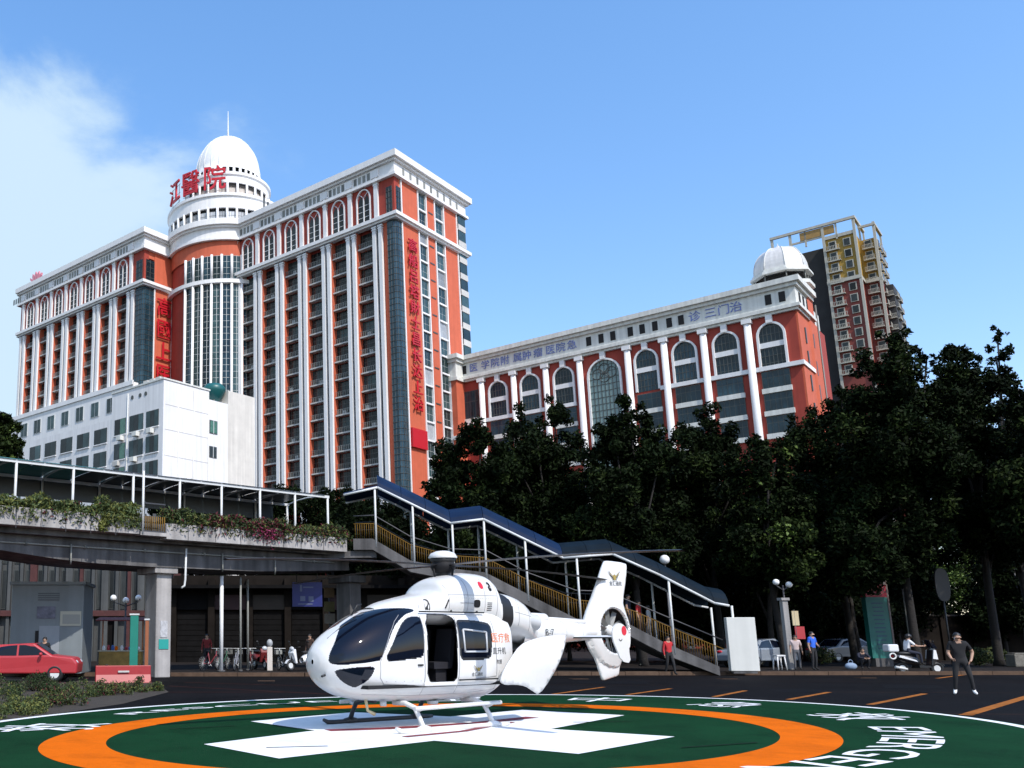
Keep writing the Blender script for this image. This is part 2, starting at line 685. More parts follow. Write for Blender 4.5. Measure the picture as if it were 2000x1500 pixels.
# --- cornices and string course of the right wing
def ledge_run(parent, name, mat_, prof, b0, b1, a0, a1, corner=True):
    """stepped ledges along the front (b0..b1) and round the corner along the end (a0..a1); prof = (z0, z1, projection)"""
    for z0, z1, pr in prof:
        q = MB()
        q.box(a0 - pr, a0 + 0.6, b0 - (pr if corner else 0), b1, z0, z1)
        if corner:
            q.box(a0 + 0.6, a1 + pr, b0 - pr, b0 + 0.6, z0, z1)
        q.build(name, mat_, parent)
corn = [(83.95, 84.45, 0.75), (84.452, 86.75, 0.35), (86.752, 87.2, 0.85), (87.202, 88.4, 1.35)]
ledge_run(hosp, 'cornice', m_white, corn, 0.0, 41.0, 0.0, 24.0)
ledge_run(hosp, 'string_course', m_white, [(75.7, 76.1, 0.55), (76.102, 76.75, 0.95)], 0.0, 41.5, 0.0, 24.0)
# carved ornaments of the frieze
orn = MB()
orn.box(-0.62, -0.36, -0.85, 0.85, 84.85, 86.35)
orn.box(-0.50, -0.30, -0.30, 0.30, 84.5, 84.85)
orn_me = orn.mesh('frieze_ornament', m_white)
hole = MB(); hole.box(-0.40, -0.352, -0.32, 0.32, 84.9, 86.3)
hole_me = hole.mesh('frieze_slot', m_rail_grey)
for k in range(7):
    b = 3.85 + 6.02 * k
    link('frieze_ornament', orn_me, hosp, (0, b, 0))
    for j in range(4):
        bb = b + 1.5 + j * 1.02
        if bb < 40.5:
            link('frieze_slot', hole_me, hosp, (0, bb, 0))
for k in range(9):
    a = 2.6 + k * 2.3
    link('frieze_slot', hole_me, hosp, (a, 0, 0), (0, 0, PI / 2))

# --- corner glass strip, window columns of the end wall
def glass_strip(parent, poly, z0, z1, fh, mullions, mat_, name='glass_strip'):
    """vertical strip of glass along a path of (a, b) points with a frame grid"""
    g = MB()
    for k in range(len(poly) - 1):
        g.face([(*poly[k], z0), (*poly[k + 1], z0), (*poly[k + 1], z1), (*poly[k], z1)])
    f = g.build(name, mat_, parent)
    q = MB()
    z = z0
    while z <= z1:
        for k in range(len(poly) - 1):
            q.tube([(*poly[k], z), (*poly[k + 1], z)], 0.07, seg=4, smooth=False)
        z += fh
    for k in range(len(poly) - 1):
        for j in range(mullions + 1):
            t = j / mullions
            a = poly[k][0] + (poly[k + 1][0] - poly[k][0]) * t
            b = poly[k][1] + (poly[k + 1][1] - poly[k][1]) * t
            q.tube([(a, b, z0), (a, b, z1)], 0.045, seg=4, smooth=False)
    q.build('frame', m_frame_dk, f)
    return f
for z0, z1 in ((2, 75.6), (76.8, 82.3)):
    g = glass_strip(hosp, [(1.9, -0.04), (0.55, -0.04), (-0.04, 0.55), (-0.04, 1.75)], z0, z1, 1.13, 2, m_glass_bl)
q = MB(); q.box(0.1, 2.0, 0.1, 1.75, 82.3, 84.0); q.build('corner_wall', m_tile, hosp)
def trim(a, z0, z1, half=0.14, parent=hosp, b=-0.0):
    q = MB(); q.box(a - half, a + half, b - 0.22, b + 0.3, z0, z1)
    q.build('trim_strip', m_white, parent)
for a in (2.02, 7.42, 10.2, 13.1, 16.3, 21.05):
    for z0, z1 in ((2, 75.65), (76.8, 83.9)):
        trim(a, z0, z1)
cw = MB()
cw.box(-1.24, 1.24, 0.10, 0.2, -1.75, 1.55)
cw_me = cw.mesh('window', m_frame)
cp = MB()
for s in (-1, 1):
    for z0, z1 in ((-1.68, -0.45), (-0.37, 1.48)):
        cp.face([(s * 0.6 - 0.56, 0.07, z0), (s * 0.6 + 0.56, 0.07, z0), (s * 0.6 + 0.56, 0.07, z1), (s * 0.6 - 0.56, 0.07, z1)])
cp_me = cp.mesh('pane', m_glass_teal)
cp_me2 = cp.mesh('pane', m_curtain)
sp = MB(); sp.box(-1.25, 1.25, -0.22, 0.3, -0.12, 0.20)
sp_me = sp.mesh('spandrel', m_white)
for c in (8.82, 14.7):
    k = 0
    z = 82.2
    while z > 3:
        wo = link('window', cw_me, hosp, (c, 0, z))
        link('pane', cp_me if random.random() < 0.88 else cp_me2, wo)
        so = link('spandrel', sp_me, hosp, (c, 0, z - 2.0))
        z -= FL
vent = MB(); vent.box(-0.75, 0.75, -0.10, 0.05, -0.13, 0.13)
vent_me = vent.mesh('vent_slot', m_frame_dk)
z = 80.8
while z > 5:
    link('vent_slot', vent_me, hosp, (11.8, 0, z))
    z -= FL
# glazed corner balconies on the far right edge
z = 82.0
while z > 3:
    q = MB()
    q.box(21.25, 24.0, -0.42, 0.3, z - 1.3, z - 1.05)
    q.box(21.25, 24.0, -0.42, -0.34, z - 1.05, z - 0.1)
    bo = q.build('corner_balcony', m_grey_ledge, hosp)
    q = MB()
    q.box(21.35, 23.9, -0.38, -0.05, z - 0.1, z + 1.95)
    q.build('pane', m_glass_teal, bo)
    z -= FL
q = MB(); q.box(21.2, 24, 0.05, 0.7, 0, 84); q.build('end_wall', m_tile, hosp)
q = MB(); q.box(0.3, 24, 0.3, 42, 84.2, 87.4); q.build('roof', m_white_old, hosp)

# --- red characters down the end wall
m_end = lambda a, z: frame4((a, -0.34, z), (1, 0, 0), (0, 0, 1))
sign_r = bframe('vertical_sign', 4.7, -0.05)
tag(sign_r, 'long column of red Chinese characters down the right end wall of the hospital', 'sign')
for k, ch in enumerate('高船吕塔財士昌长达上治'):
    letters('character', ch, m_red_sign, frame4((0, -0.42, 71.6 - 2.98 * k), (1, 0, 0), (0, 0, 1)), 2.75, 0.22, sign_r, sx=1.12, sy=0.98, bold=0.02)
q = MB(); q.box(-2.3, 2.3, -0.5, 0.0, 34.0, 37.4)
q.build('red_board', m_red_sign, sign_r)

# ---------------------------------------------------------------- left wing (same building)
LA, LB = -11.63, 56.7
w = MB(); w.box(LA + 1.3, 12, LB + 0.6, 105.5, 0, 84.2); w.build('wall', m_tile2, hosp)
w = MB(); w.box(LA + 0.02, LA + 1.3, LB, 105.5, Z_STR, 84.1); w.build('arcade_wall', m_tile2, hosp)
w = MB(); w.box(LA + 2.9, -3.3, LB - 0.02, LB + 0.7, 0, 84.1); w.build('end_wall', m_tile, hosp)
w = MB(); w.box(LA + 0.1, LA + 2.9, LB + 0.1, LB + 1.6, 82.3, 84.0); w.build('corner_wall', m_tile, hosp)
w = MB(); w.box(LA + 0.3, LA + 3.0, LB + 0.72, LB + 4.0, 40, 82.3); w.build('corner_wall', m_tile, hosp)
lp = [60.9 + 6.15 * k for k in range(8)]
for b in lp:
    if b > 104.5: continue
    q = MB(); q.box(LA + 0.25, LA + 1.35, b - 0.55, b + 0.55, 50, Z_STR); q.build('pier', m_glass, hosp)
    pilaster(b, 0.42, Z_STR + 0.25, Z_CORN + 0.1, LA - 0.4)
    for s in (-1, 1):
        pilaster(b + s * 0.75, 0.40, 52, Z_STR - 0.9, LA - 0.35)
for b in lp[1:]:
    q = MB(); q.box(LA + 0.12, LA + 1.38, b - 1.26, b - 0.9, 50, Z_STR); q.build('reveal', m_tile, hosp)
for k in range(7):
    c = 60.9 + 6.15 * k + 3.05
    bay(hosp, c - 0.15, LA, 75.7, 7)
    arched_window(hosp, c, LA + 0.02, 77.0, 81.6)
ledge_run(hosp, 'cornice', m_white, corn, LB, 106.5, LA, -2.6)
ledge_run(hosp, 'string_course', m_white, [(75.7, 76.1, 0.55), (76.102, 76.75, 0.95)], LB, 106.2, LA, -3.2)
for k in range(8):
    b = 60.9 + 6.15 * k
    link('frieze_ornament', orn_me, hosp, (LA, b, 0))
    for j in range(4):
        link('frieze_slot', hole_me, hosp, (LA, b + 1.5 + j * 1.02, 0))
q = MB(); q.box(LA + 0.3, 12, LB + 0.3, 105.5, 84.2, 87.4); q.build('roof', m_white_old, hosp)
for z0, z1 in ((40, 75.6), (76.8, 81.9)):
    glass_strip(hosp, [(LA + 2.85, LB - 0.04), (LA + 0.55, LB - 0.04), (LA - 0.04, LB + 0.55), (LA - 0.04, LB + 2.6)], z0, z1, 1.13, 2, m_glass_bl)
for a in (LA + 2.95, -3.6):
    for z0, z1 in ((40, 75.65), ):
        trim(a, z0, z1, b=LB)
sign_l = bframe('vertical_sign', -6.1, LB - 0.05)
tag(sign_l, 'column of big red Chinese characters on the end of the left hospital wing', 'sign')
for k, ch in enumerate('高國上医'):
    letters('character', ch, m_red_sign, frame4((0, -0.42, 71.7 - 5.0 * k), (1, 0, 0), (0, 0, 1)), 4.5, 0.22, sign_l, sx=0.98, sy=1.0, bold=0.03)
# far pink rooftop emblem over the left wing
emb = bframe('rooftop_sign', LA + 1.2, 101.5)
tag(emb, 'small pink lotus-like sign on the far left roof edge', 'sign')
for k in range(7):
    t = R(-63 + 21 * k)
    q = MB()
    c, s = math.cos(t), math.sin(t)
    q.extrude([(0, -0.5 * c, 88.4 + 0.2), (0, 0.5 * c, 88.4 + 0.2), (0, 0.55 * c - 3.0 * s, 88.6 + 3.0 * c), (0, -3.9 * s, 88.6 + 3.9 * c), (0, -0.55 * c - 3.0 * s, 88.6 + 3.0 * c)], (0.2 + 0.05 * k, 0, 0))
    q.build('petal', mat('faded_pink_sign', (0.62, 0.22, 0.27), 0.5), emb)

# white podium below the left wing
pod = MB()
pod.box(-13.0, 10, LB + 1, 105.0, 0, 54.2)
pod.box(-13.25, -12.9, LB + 1, 105.2, 53.6, 54.6)
pod.build('podium_wall', m_white, hosp)
pw = MB(); pw.box(-13.12, -12.95, -1.45, 1.45, -1.6, 1.7)
pw_me = pw.mesh('podium_window', m_frame)
pp_ = MB()
for s in (-1, 1):
    pp_.face([(-13.14, s * 0.68 + 0.62, -1.5), (-13.14, s * 0.68 - 0.62, -1.5), (-13.14, s * 0.68 - 0.62, 1.6), (-13.14, s * 0.68 + 0.62, 1.6)])
pp_me = pp_.mesh('pane', m_glass_teal)
for row, z in enumerate((50.4, 45.2, 40.4, 35.4)):
    for k in range(8):
        wo = link('podium_window', pw_me, hosp, (0, 59.5 + 5.65 * k, z))
        link('pane', pp_me, wo)

# ---------------------------------------------------------------- rotunda between the wings (same building)
RA, RB, RR = 6.9, 50.0, 13.2
face_a = math.atan2(-0.70, -0.70)          # direction towards the camera in the building frame
q = MB(); q.lathe([(RR - 0.7, 0), (RR - 0.7, 88)], (RA, RB), 72); q.build('drum_wall', m_tile2, hosp)
q = MB(); q.lathe([(RR - 0.4, 80.6), (RR - 0.4, 84.2)], (RA, RB), 72); q.build('drum_wall', m_tile, hosp)
q = MB(); q.lathe([(RR - 0.3, 83.95), (RR + 0.4, 83.95), (RR + 0.4, 84.45), (RR, 84.46), (RR, 86.75), (RR + 0.5, 86.76), (RR + 0.5, 87.2), (RR + 1.0, 87.21), (RR + 1.0, 88.4), (RR - 1, 88.5)], (RA, RB), 72, smooth=False)
q.build('drum_cornice', m_white, hosp)
q = MB(); q.lathe([(RR - 0.5, 74.3), (RR + 0.35, 74.35), (RR + 0.35, 75.2), (RR - 0.5, 75.25)], (RA, RB), 72, smooth=False)
q.build('drum_string_course', m_white, hosp)
for k in range(-5, 6):
    t = face_a + R(4.5) + R(9.3) * k
    c, s = math.cos(t), math.sin(t)
    q = MB()
    q.tube([(RA + RR * c, RB + RR * s, 20), (RA + RR * c, RB + RR * s, 74.3)], 0.30, seg=6)
    q.tube([(RA + RR * c, RB + RR * s, 75.2), (RA + RR * c, RB + RR * s, 80.7)], 0.30, seg=6)
    q.build('drum_pier', m_white, hosp)
    for z0, z1, n in ((75.2, 80.6, 4), (20, 74.3, 40)):
        g = MB()
        t2 = t + R(9.3)
        rr = RR - 0.35
        P0, P1 = (RA + rr * c, RB + rr * s), (RA + rr * math.cos(t2), RB + rr * math.sin(t2))
        g.face([(*P0, z0), (*P1, z0), (*P1, z1), (*P0, z1)])
        f = g.build('drum_window', m_curtain if (k in (1, 2) and z0 > 70) else (m_glass_bl if k % 2 else m_glass_teal), hosp)
        q = MB()
        for j in range(n + 1):
            z = z0 + (z1 - z0) * j / n
            q.tube([(*P0, z), (*P1, z)], 0.05, seg=4)
        mx_, my_ = (P0[0] + P1[0]) / 2, (P0[1] + P1[1]) / 2
        q.tube([(mx_, my_, z0), (mx_, my_, z1)], 0.05, seg=4)
        q.build('mullion', m_frame, f)
# tier one: window drum above the roof
q = MB(); q.lathe([(RR - 0.5, 88), (RR - 0.5, 92)], (RA, RB), 72); q.build('rotunda_wall', m_glass, hosp)
q = MB(); q.lathe([(RR + 0.2, 88.2), (RR + 0.2, 88.9), (RR - 0.2, 88.95), (RR - 0.6, 89.0)], (RA, RB), 72, smooth=False); q.build('rotunda_base', m_white, hosp)
q = MB(); q.lathe([(RR - 0.5, 91.3), (RR + 0.1, 91.3), (RR + 0.1, 93.9), (RR + 0.45, 94.0), (RR + 0.45, 94.6), (RR - 3.5, 94.7)], (RA, RB), 72, smooth=False); q.build('rotunda_band', m_white, hosp)
for k in range(-9, 10):
    t = face_a + R(9.0) * k
    c, s = math.cos(t), math.sin(t)
    q = MB(); q.tube([(RA + RR * c, RB + RR * s, 87.4), (RA + RR * c, RB + RR * s, 91.4)], 0.28, seg=6)
    q.build('rotunda_pier', m_white, hosp)
    t2 = t + R(9.0)
    rr = RR - 0.3
    P0, P1 = (RA + rr * c, RB + rr * s), (RA + rr * math.cos(t2), RB + rr * math.sin(t2))
    g = MB(); g.face([(*P0, 88.9), (*P1, 88.9), (*P1, 90.6), (*P0, 90.6)])
    f = g.build('rotunda_window', m_curtain, hosp)
    q = MB()
    for j in range(5):
        tt = j / 4
        a, b = P0[0] + (P1[0] - P0[0]) * tt, P0[1] + (P1[1] - P0[1]) * tt
        q.tube([(a, b, 88.6), (a, b, 91.3)], 0.04, seg=4)
    q.tube([(*P0, 89.7), (*P1, 89.7)], 0.04, seg=4)
    q.build('mullion', m_frame_dk, f)
# tier two
R2 = 9.4
q = MB(); q.lathe([(R2 - 0.5, 94.6), (R2 - 0.5, 100.5)], (RA, RB), 64); q.build('lantern_wall', mat('lantern_blinds', (0.50, 0.45, 0.40), 0.6, var=0.25, scale=0.8), hosp)
q = MB(); q.lathe([(R2 - 0.4, 99.2), (R2 + 0.05, 99.2), (R2 + 0.1, 100.9), (R2 + 0.45, 101.0), (R2 + 0.45, 101.6), (R2 - 2.2, 101.8)], (RA, RB), 64, smooth=False); q.build('lantern_band', m_white, hosp)
for k in range(-7, 8):
    t = face_a + R(13.5) * k
    c, s = math.cos(t), math.sin(t)
    q = MB(); q.tube([(RA + R2 * c, RB + R2 * s, 94.6), (RA + R2 * c, RB + R2 * s, 99.3)], 0.28, seg=6)
    q.build('lantern_pier', m_white, hosp)
    g = MB()
    t2 = t + R(13.5)
    rr = R2 - 0.25
    P0, P1 = (RA + rr * c, RB + rr * s), (RA + rr * math.cos(t2), RB + rr * math.sin(t2))
    g.face([(*P0, 98.4), (*P1, 98.4), (*P1, 99.3), (*P0, 99.3)])
    g.build('dark_panel', m_dark, hosp)  # dark panel at the top of each lantern bay
# little colonnade under the dome
R3 = 7.5
q = MB(); q.lathe([(R3 - 0.7, 101.6), (R3 - 0.7, 105)], (RA, RB), 64); q.build('dome_neck', m_glass, hosp)
for k in range(-9, 10):
    t = face_a + R(11) * k
    c, s = math.cos(t), math.sin(t)
    q = MB(); q.tube([(RA + R3 * c, RB + R3 * s, 101.7), (RA + (R3 - 0.1) * c, RB + (R3 - 0.1) * s, 104.3)], [0.45, 0.30], seg=6)
    q.build('dome_bracket', m_white, hosp)
q = MB()
prof = [(R3 + 0.1, 103.9), (R3 + 0.15, 104.6)]
for k in range(0, 15):
    t = k / 14 * PI / 2
    prof.append(((R3 - 0.05) * math.cos(t), 104.7 + 10.3 * math.sin(t)))
prof[-1] = (0.25, 115.0)
q.lathe(prof, (RA, RB), 64)
dome = q.build('dome', m_dome, hosp)
q = MB()
for k in range(24):
    t = 2 * PI * k / 24
    pts = []
    for j in range(10):
        u = j / 10 * PI / 2
        pts.append((RA + (R3 + 0.0) * math.cos(u) * math.cos(t), RB + (R3 + 0.0) * math.cos(u) * math.sin(t), 104.72 + 10.32 * math.sin(u)))
    q.tube(pts, 0.06, seg=4)
q.build('rib', m_dome, dome)
q = MB(); q.tube([(RA, RB, 114.9), (RA, RB, 117.0), (RA, RB, 122.2)], [0.35, 0.16, 0.05], seg=8)
q.build('spire', m_white, hosp)
# big red characters standing on the rotunda rim
rsign = bframe('rooftop_sign', RA, RB)
tag(rsign, 'big red Chinese characters standing on the rim of the white rotunda', 'sign')
for ang, ch, szz in ((-12, '院', 4.9), (-37, '醫', 4.9), (-61, '江', 4.9)):
    t = face_a + R(ang)
    c, s = math.cos(t), math.sin(t)
    rad = RR + 0.1
    q = letters('character', ch, m_red_sign, frame4((rad * c, rad * s, 94.7 + 3.1), (-s, c, 0), (0, 0, 1)), szz, 0.35, rsign, sx=1.08, sy=1.20, bold=0.03)
    q = MB()
    for d in (-1.6, 1.6):
        q.tube([(rad * c - s * d - 0.3 * c, rad * s + c * d - 0.3 * s, 94.4), (rad * c - s * d - 0.3 * c, rad * s + c * d - 0.3 * s, 99.6)], 0.07, seg=5)
    for zz in (95.4, 97.4, 99.4):
        q.tube([(rad * c + s * 2.2 - 0.3 * c, rad * s - c * 2.2 - 0.3 * s, zz), (rad * c - s * 2.2 - 0.3 * c, rad * s + c * 2.2 - 0.3 * s, zz)], 0.05, seg=5)
    q.build('sign_frame', m_rail_grey, rsign)
# rooftop aerials on the right wing
for bb, hh in ((32.5, 2.6), (33.6, 4.0)):
    q = MB()
    q.tube([(1.5, bb, 88.0), (1.5, bb, 88.4 + hh)], 0.22, seg=6)
    q.build('roof_vent_pipe', m_frame_dk, hosp)
# ---------------------------------------------------------------- long red wing building on the right
wing = bframe('arcaded_building', 19, -56)
tag(wing, 'long lower red building with white columns, tall arched windows and corner cupola', 'building')
A0 = 19.0
def wmb(): return OMB(19, -56)
q = wmb(); q.box(A0 + 0.02, A0 + 18, -56.1, -1.0, 0, 49.2); q.build('wall', m_tile2, wing)
q = wmb(); q.box(A0 + 0.1, A0 + 12, -56.35, -56.05, 0, 49.1); q.build('end_wall', m_tile, wing)
def rledge(name, prof, m_, b0=-56.1, b1=-1.0):
    for z0, z1, pr in prof:
        q = wmb()
        q.box(A0 - pr, A0 + 0.6, b0 - pr, b1, z0, z1)
        q.box(A0 + 0.6, A0 + 9.2, b0 - pr, b0 + 0.5, z0, z1)
        q.build(name, m_, wing)
rledge('cornice', [(48.6, 49.0, 0.5), (49.002, 49.5, 0.85), (49.502, 52.25, 0.35), (52.252, 52.8, 0.75), (52.802, 53.6, 1.15)], m_white_old)
q = wmb(); q.box(A0 + 0.4, A0 + 18, -55.6, -1.0, 49.2, 52.6); q.build('roof', m_white_old, wing)
rledge('string_course', [(40.3, 40.95, 0.45)], m_white, b1=-36.5)
for b0, b1 in ((-25.2, -1.2),):
    q = wmb(); q.box(A0 - 0.45, A0 + 0.3, b0 + 2.5, b1, 40.3, 40.95); q.build('string_course', m_white, wing)
cols = [-5.1, -11.5, -17.6, -23.7, -31.8, -37.6, -43.5, -49.75]
for b in cols:
    q = wmb()
    q.tube([(A0 - 0.35, b, 0), (A0 - 0.35, b, 30), (A0 - 0.35, b, 48.0)], [0.56, 0.55, 0.50], seg=14)
    q.box(A0 - 0.95, A0 + 0.3, b - 0.65, b + 0.65, 47.9, 48.6)
    q.build('column', m_white, wing)
def big_arch(c, half, zb, zs, rise, bands, grid, mat_g, lower=True):
    def shift(mb):
        o = wmb(); o.v, o.f, o.mi, o.sm = mb.v, mb.f, mb.mi, mb.sm
        return o
    f = shift(arch_trim_mb(c, half + 0.30, zb, zs, rise + 0.30, 0.30, A0 - 0.40, A0 + 0.05)).build('arched_window', m_white, wing)
    g = wmb(); g.face([(A0 - 0.03, y, z) for y, z in arch_pts(c, half, zb, zs, rise)])
    g.build('pane', mat_g, f)
    q = wmb()
    n = grid
    for j in range(1, n):
        y = c - half + 2 * half * j / n
        d = abs(y - c) / half
        q.box(A0 - 0.10, A0 - 0.035, y - 0.05, y + 0.05, zb, zs + rise * math.sqrt(max(0, 1 - d * d)))
    z = zb + 0.8
    while z < zs + rise - 0.3:
        hw = half if z < zs else half * math.sqrt(max(0, 1 - ((z - zs) / rise) ** 2))
        q.box(A0 - 0.095, A0 - 0.034, c - hw, c + hw, z - 0.04, z + 0.04)
        z += 1.1
    q.build('mullion', m_frame_dk, f)
    for z in bands:
        q = wmb(); q.box(A0 - 0.22, A0 + 0.0, c - half, c + half, z - 0.45, z + 0.35)
        q.build('band', m_white, f)
    q = wmb()
    q.prism([(A0 - 0.55, c - 0.42), (A0 - 0.55, c + 0.42), (A0, c + 0.42), (A0, c - 0.42)][::-1], zs + rise + 0.1, 48.6)
    q.build('keystone', m_white, f)
def lower_win(c, half, z0, z1):
    f = wmb().box(A0 - 0.12, A0 + 0.0, c - half, c + half, z0, z1).build('window', m_frame_dk, wing)
    g = wmb()
    for j in range(5):
        y0 = c - half + 0.08 + (2 * half - 0.1) * j / 5
        y1 = y0 + (2 * half - 0.1) / 5 - 0.08
        zm = z0 + (z1 - z0) * 0.6
        g.face([(A0 - 0.14, y1, z0 + 0.1), (A0 - 0.14, y0, z0 + 0.1), (A0 - 0.14, y0, zm), (A0 - 0.14, y1, zm)])
        g.face([(A0 - 0.14, y1, zm + 0.1), (A0 - 0.14, y0, zm + 0.1), (A0 - 0.14, y0, z1 - 0.1), (A0 - 0.14, y1, z1 - 0.1)])
    g.build('pane', m_glass_bl, f)
    q = wmb(); q.box(A0 - 0.35, A0 + 0.05, c - half - 0.1, c + half + 0.1, z0 - 0.75, z0); q.build('sill_band', m_white_old, f)
centres = [-8.25, -14.5, -20.7, -34.6, -40.5, -46.5, -52.7]
for c in centres:
    big_arch(c, 1.62, 40.6, 45.6, 1.75, (44.2,), 6, m_glass_bl)
    lower_win(c, 1.85, 37.6, 40.2)
    lower_win(c, 1.85, 34.2, 36.85)
    lower_win(c, 1.85, 30.8, 33.4)
big_arch(-27.7, 2.55, 28, 44.7, 2.55, (), 8, mat('pale_green_glass', (0.17, 0.25, 0.24), 0.2, spec=0.6, var=0.2, scale=0.4))
# round tracery in the big arch
q = wmb()
for dx, dz, r_ in ((0, 0.9, 0.9), (-1.1, 0.1, 0.9), (1.1, 0.1, 0.9), (0, -0.6, 0.8)):
    q.torus((A0 - 0.1, -27.7 + dx, 44.9 + dz), (1, 0, 0), r_, 0.06, 20, 5)
q.build('tracery', m_frame_dk, wing)
# narrow window at the left end
lower_win(-2.75, 1.45, 41.5, 46.8)
# frieze: square openings and blue lettering
sq = MB(); sq.box(A0 - 0.42 - 19, A0 - 0.34 - 19, -0.42, 0.42, 50.2, 51.75)
sq_me = sq.mesh('frieze_opening', m_dark)
def bpos(px, py):
    P = on_plane(px, py, Vector((CX, CY, 0)) + VV * (A0 - 0.35), VV)
    return (P - Vector((CX, CY, 0))).dot(UV), P.z
for px, py in ((1150, 667), (1174, 661), (1197, 655), (1231, 646), (1254, 640), (1279, 635), (1307, 629), (1330, 623), (1500, 583), (1527, 577)):
    link('frieze_opening', sq_me, wing, (0, bpos(px, py)[0] + 56, 0))
link('frieze_opening', sq_me, wing, (0, bpos(907, 726)[0] + 56, 0))
for a in (21.0, 23.2, 25.4):
    link('frieze_opening', sq_me, wing, (a - 19 , -0.1, 0), (0, 0, PI / 2)).location = (a - 19, -0.1 + 0.0, 0)
blue = bframe('blue_lettering', 19, -56)
tag(blue, 'faded blue Chinese characters along the white frieze of the arcaded building', 'sign')
for (px, py), ch in zip(((925, 718), (948, 713), (967, 709), (986, 704), (1011, 698), (1029, 693), (1051, 689), (1075, 683), (1095, 679), (1117, 674), (1356, 612), (1387, 606), (1413, 601), (1437, 596), (1472, 589)), '医学院附属肿瘤医院急诊三门治'):
    b, z = bpos(px, py)
    letters('character', ch, m_blue_sign, frame4((-0.40, b + 56, 50.95), (0, -1, 0), (0, 0, 1)), 1.75, 0.08, blue, sx=1.05)
# left end block
q = wmb(); q.box(16.2, 19.5, -1.3, 1.1, 0, 49.0); q.build('end_pavilion_wall', m_tile, wing)
for z0, z1, pr in ((48.6, 49.2, 0.35), (49.202, 52.1, 0.1), (52.102, 52.7, 0.5), (52.702, 53.5, 0.9)):
    q = wmb(); q.box(16.2 - pr, 19.0, -1.3 - pr, 1.1 + pr, z0, z1); q.build('pavilion_cornice', m_white_old, wing)
q = wmb(); q.box(16.2 - 0.35, 19.0, -1.65, 1.2, 37.3, 38.0); q.build('pavilion_ledge', m_white, wing)
# end wall slits, pipes and the cupola on the right corner
slit = MB(); slit.box(-0.22, 0.22, -0.5, -0.33, -1.2, 1.2)
slit_me = slit.mesh('slit_window', m_frame_dk)
for a in (22.4, ):
    for z in (45.5, 41.9, 38.2, 34.0, 30.5):
        link('slit_window', slit_me, wing, (a - 19, 0, z))
KA, KB = 27.0, -53.2
def octring(prof, name, m_):
    q = wmb()
    q.lathe(prof, (KA, KB), 8, smooth=False, a0=R(22.5), a1=R(22.5) + 2 * PI)
    return q.build(name, m_, wing)
octring([(3.7, 0), (3.7, 54.6)], 'cupola_wall', m_tile)
octring([(3.6, 54.5), (4.35, 54.55), (4.35, 55.1), (3.5, 55.2)], 'cupola_ledge', m_white_old)
octring([(2.9, 55.1), (2.9, 56.6)], 'cupola_lantern', m_dark)
for k in range(8):
    t = R(22.5 + 45 * k)
    q = wmb(); q.tube([(KA + 3.8 * math.cos(t), KB + 3.8 * math.sin(t), 55.1), (KA + 3.8 * math.cos(t), KB + 3.8 * math.sin(t), 56.7)], 0.10, seg=5)
    q.build('lantern_post', m_rail_grey, wing)
octring([(3.6, 56.6), (4.35, 56.65), (4.3, 57.05), (4.0, 57.1), (3.95, 57.5), (3.5, 57.55)], 'cupola_eave', m_white_old)
prof = [(3.72, 57.5)] + [(3.72 * math.cos(t) ** 0.66, 57.6 + 4.0 * math.sin(t)) for t in [R(9 * k) for k in range(1, 10)]] + [(0.42, 61.62), (0.36, 62.0), (0.10, 62.15), (0.02, 62.6)]
cdome = octring(prof, 'cupola_dome', mat('pale_metal_dome', (0.70, 0.68, 0.66), 0.4, var=0.10, scale=1.2, streak=0.2))
q = wmb()
for k in range(8):
    t = R(22.5 + 45 * k)
    q.tube([(KA + r_ * math.cos(t), KB + r_ * math.sin(t), z_ + .02) for r_, z_ in prof[:10]], 0.07, seg=4)
q.build('dome_rib', m_white_old, cdome)
q = wmb()
for z0 in (10,):
    q.tube([(KA + 3.3, KB - 2.2, z0), (KA + 3.3, KB - 2.2, 53)], 0.15, seg=6)
    q.tube([(KA + 2.2, KB - 3.6, z0), (KA + 2.2, KB - 3.6, 52)], 0.12, seg=6)
q.build('drainpipe', m_rail_grey, wing)
for z in (45.5, 41.2, 37.5):
    q = wmb(); q.box(KA - 1.0, KA - 0.6, KB - 3.46, KB - 3.3, z - 1.1, z + 1.1); q.build('slit_window', m_frame_dk, wing)

# ---------------------------------------------------------------- tall apartment tower far behind it
m_yel = mat('ochre_render', (0.36, 0.22, 0.035), 0.7, var=0.15, scale=0.4)
m_cream = mat('cream_render', (0.46, 0.44, 0.37), 0.7, var=0.08, scale=0.4, streak=0.15)
m_trd = mat('dark_red_tile', (0.20, 0.035, 0.022), 0.6, var=0.15, scale=0.5)
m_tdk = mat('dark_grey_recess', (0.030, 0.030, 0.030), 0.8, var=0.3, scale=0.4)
TA, TB = 137.1, -47.5
tower = bframe('apartment_tower', TA, TB)
tag(tower, 'ochre and red apartment tower rising behind the corner cupola', 'building')
def tmb(): return OMB(TA, TB)
ZT = 104.5
q = tmb(); q.box(TA + 0.5, TA + 12, TB + 0.3, TB + 7.2, 0, 92); q.build('wall', m_trd, tower)
q = tmb(); q.box(TA + 0.5, TA + 12, TB + 0.3, TB + 7.2, 92.2, ZT); q.build('upper_wall', m_yel, tower)
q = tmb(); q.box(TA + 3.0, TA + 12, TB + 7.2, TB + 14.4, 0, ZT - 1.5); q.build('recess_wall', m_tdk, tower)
q = tmb(); q.box(TA + 0.5, TA + 12, TB + 14.4, TB + 19, 0, 92); q.build('wall', m_trd, tower)
q = tmb(); q.box(TA + 0.5, TA + 12, TB + 14.4, TB + 19, 92.2, ZT - 1.2); q.build('upper_wall', m_yel, tower)
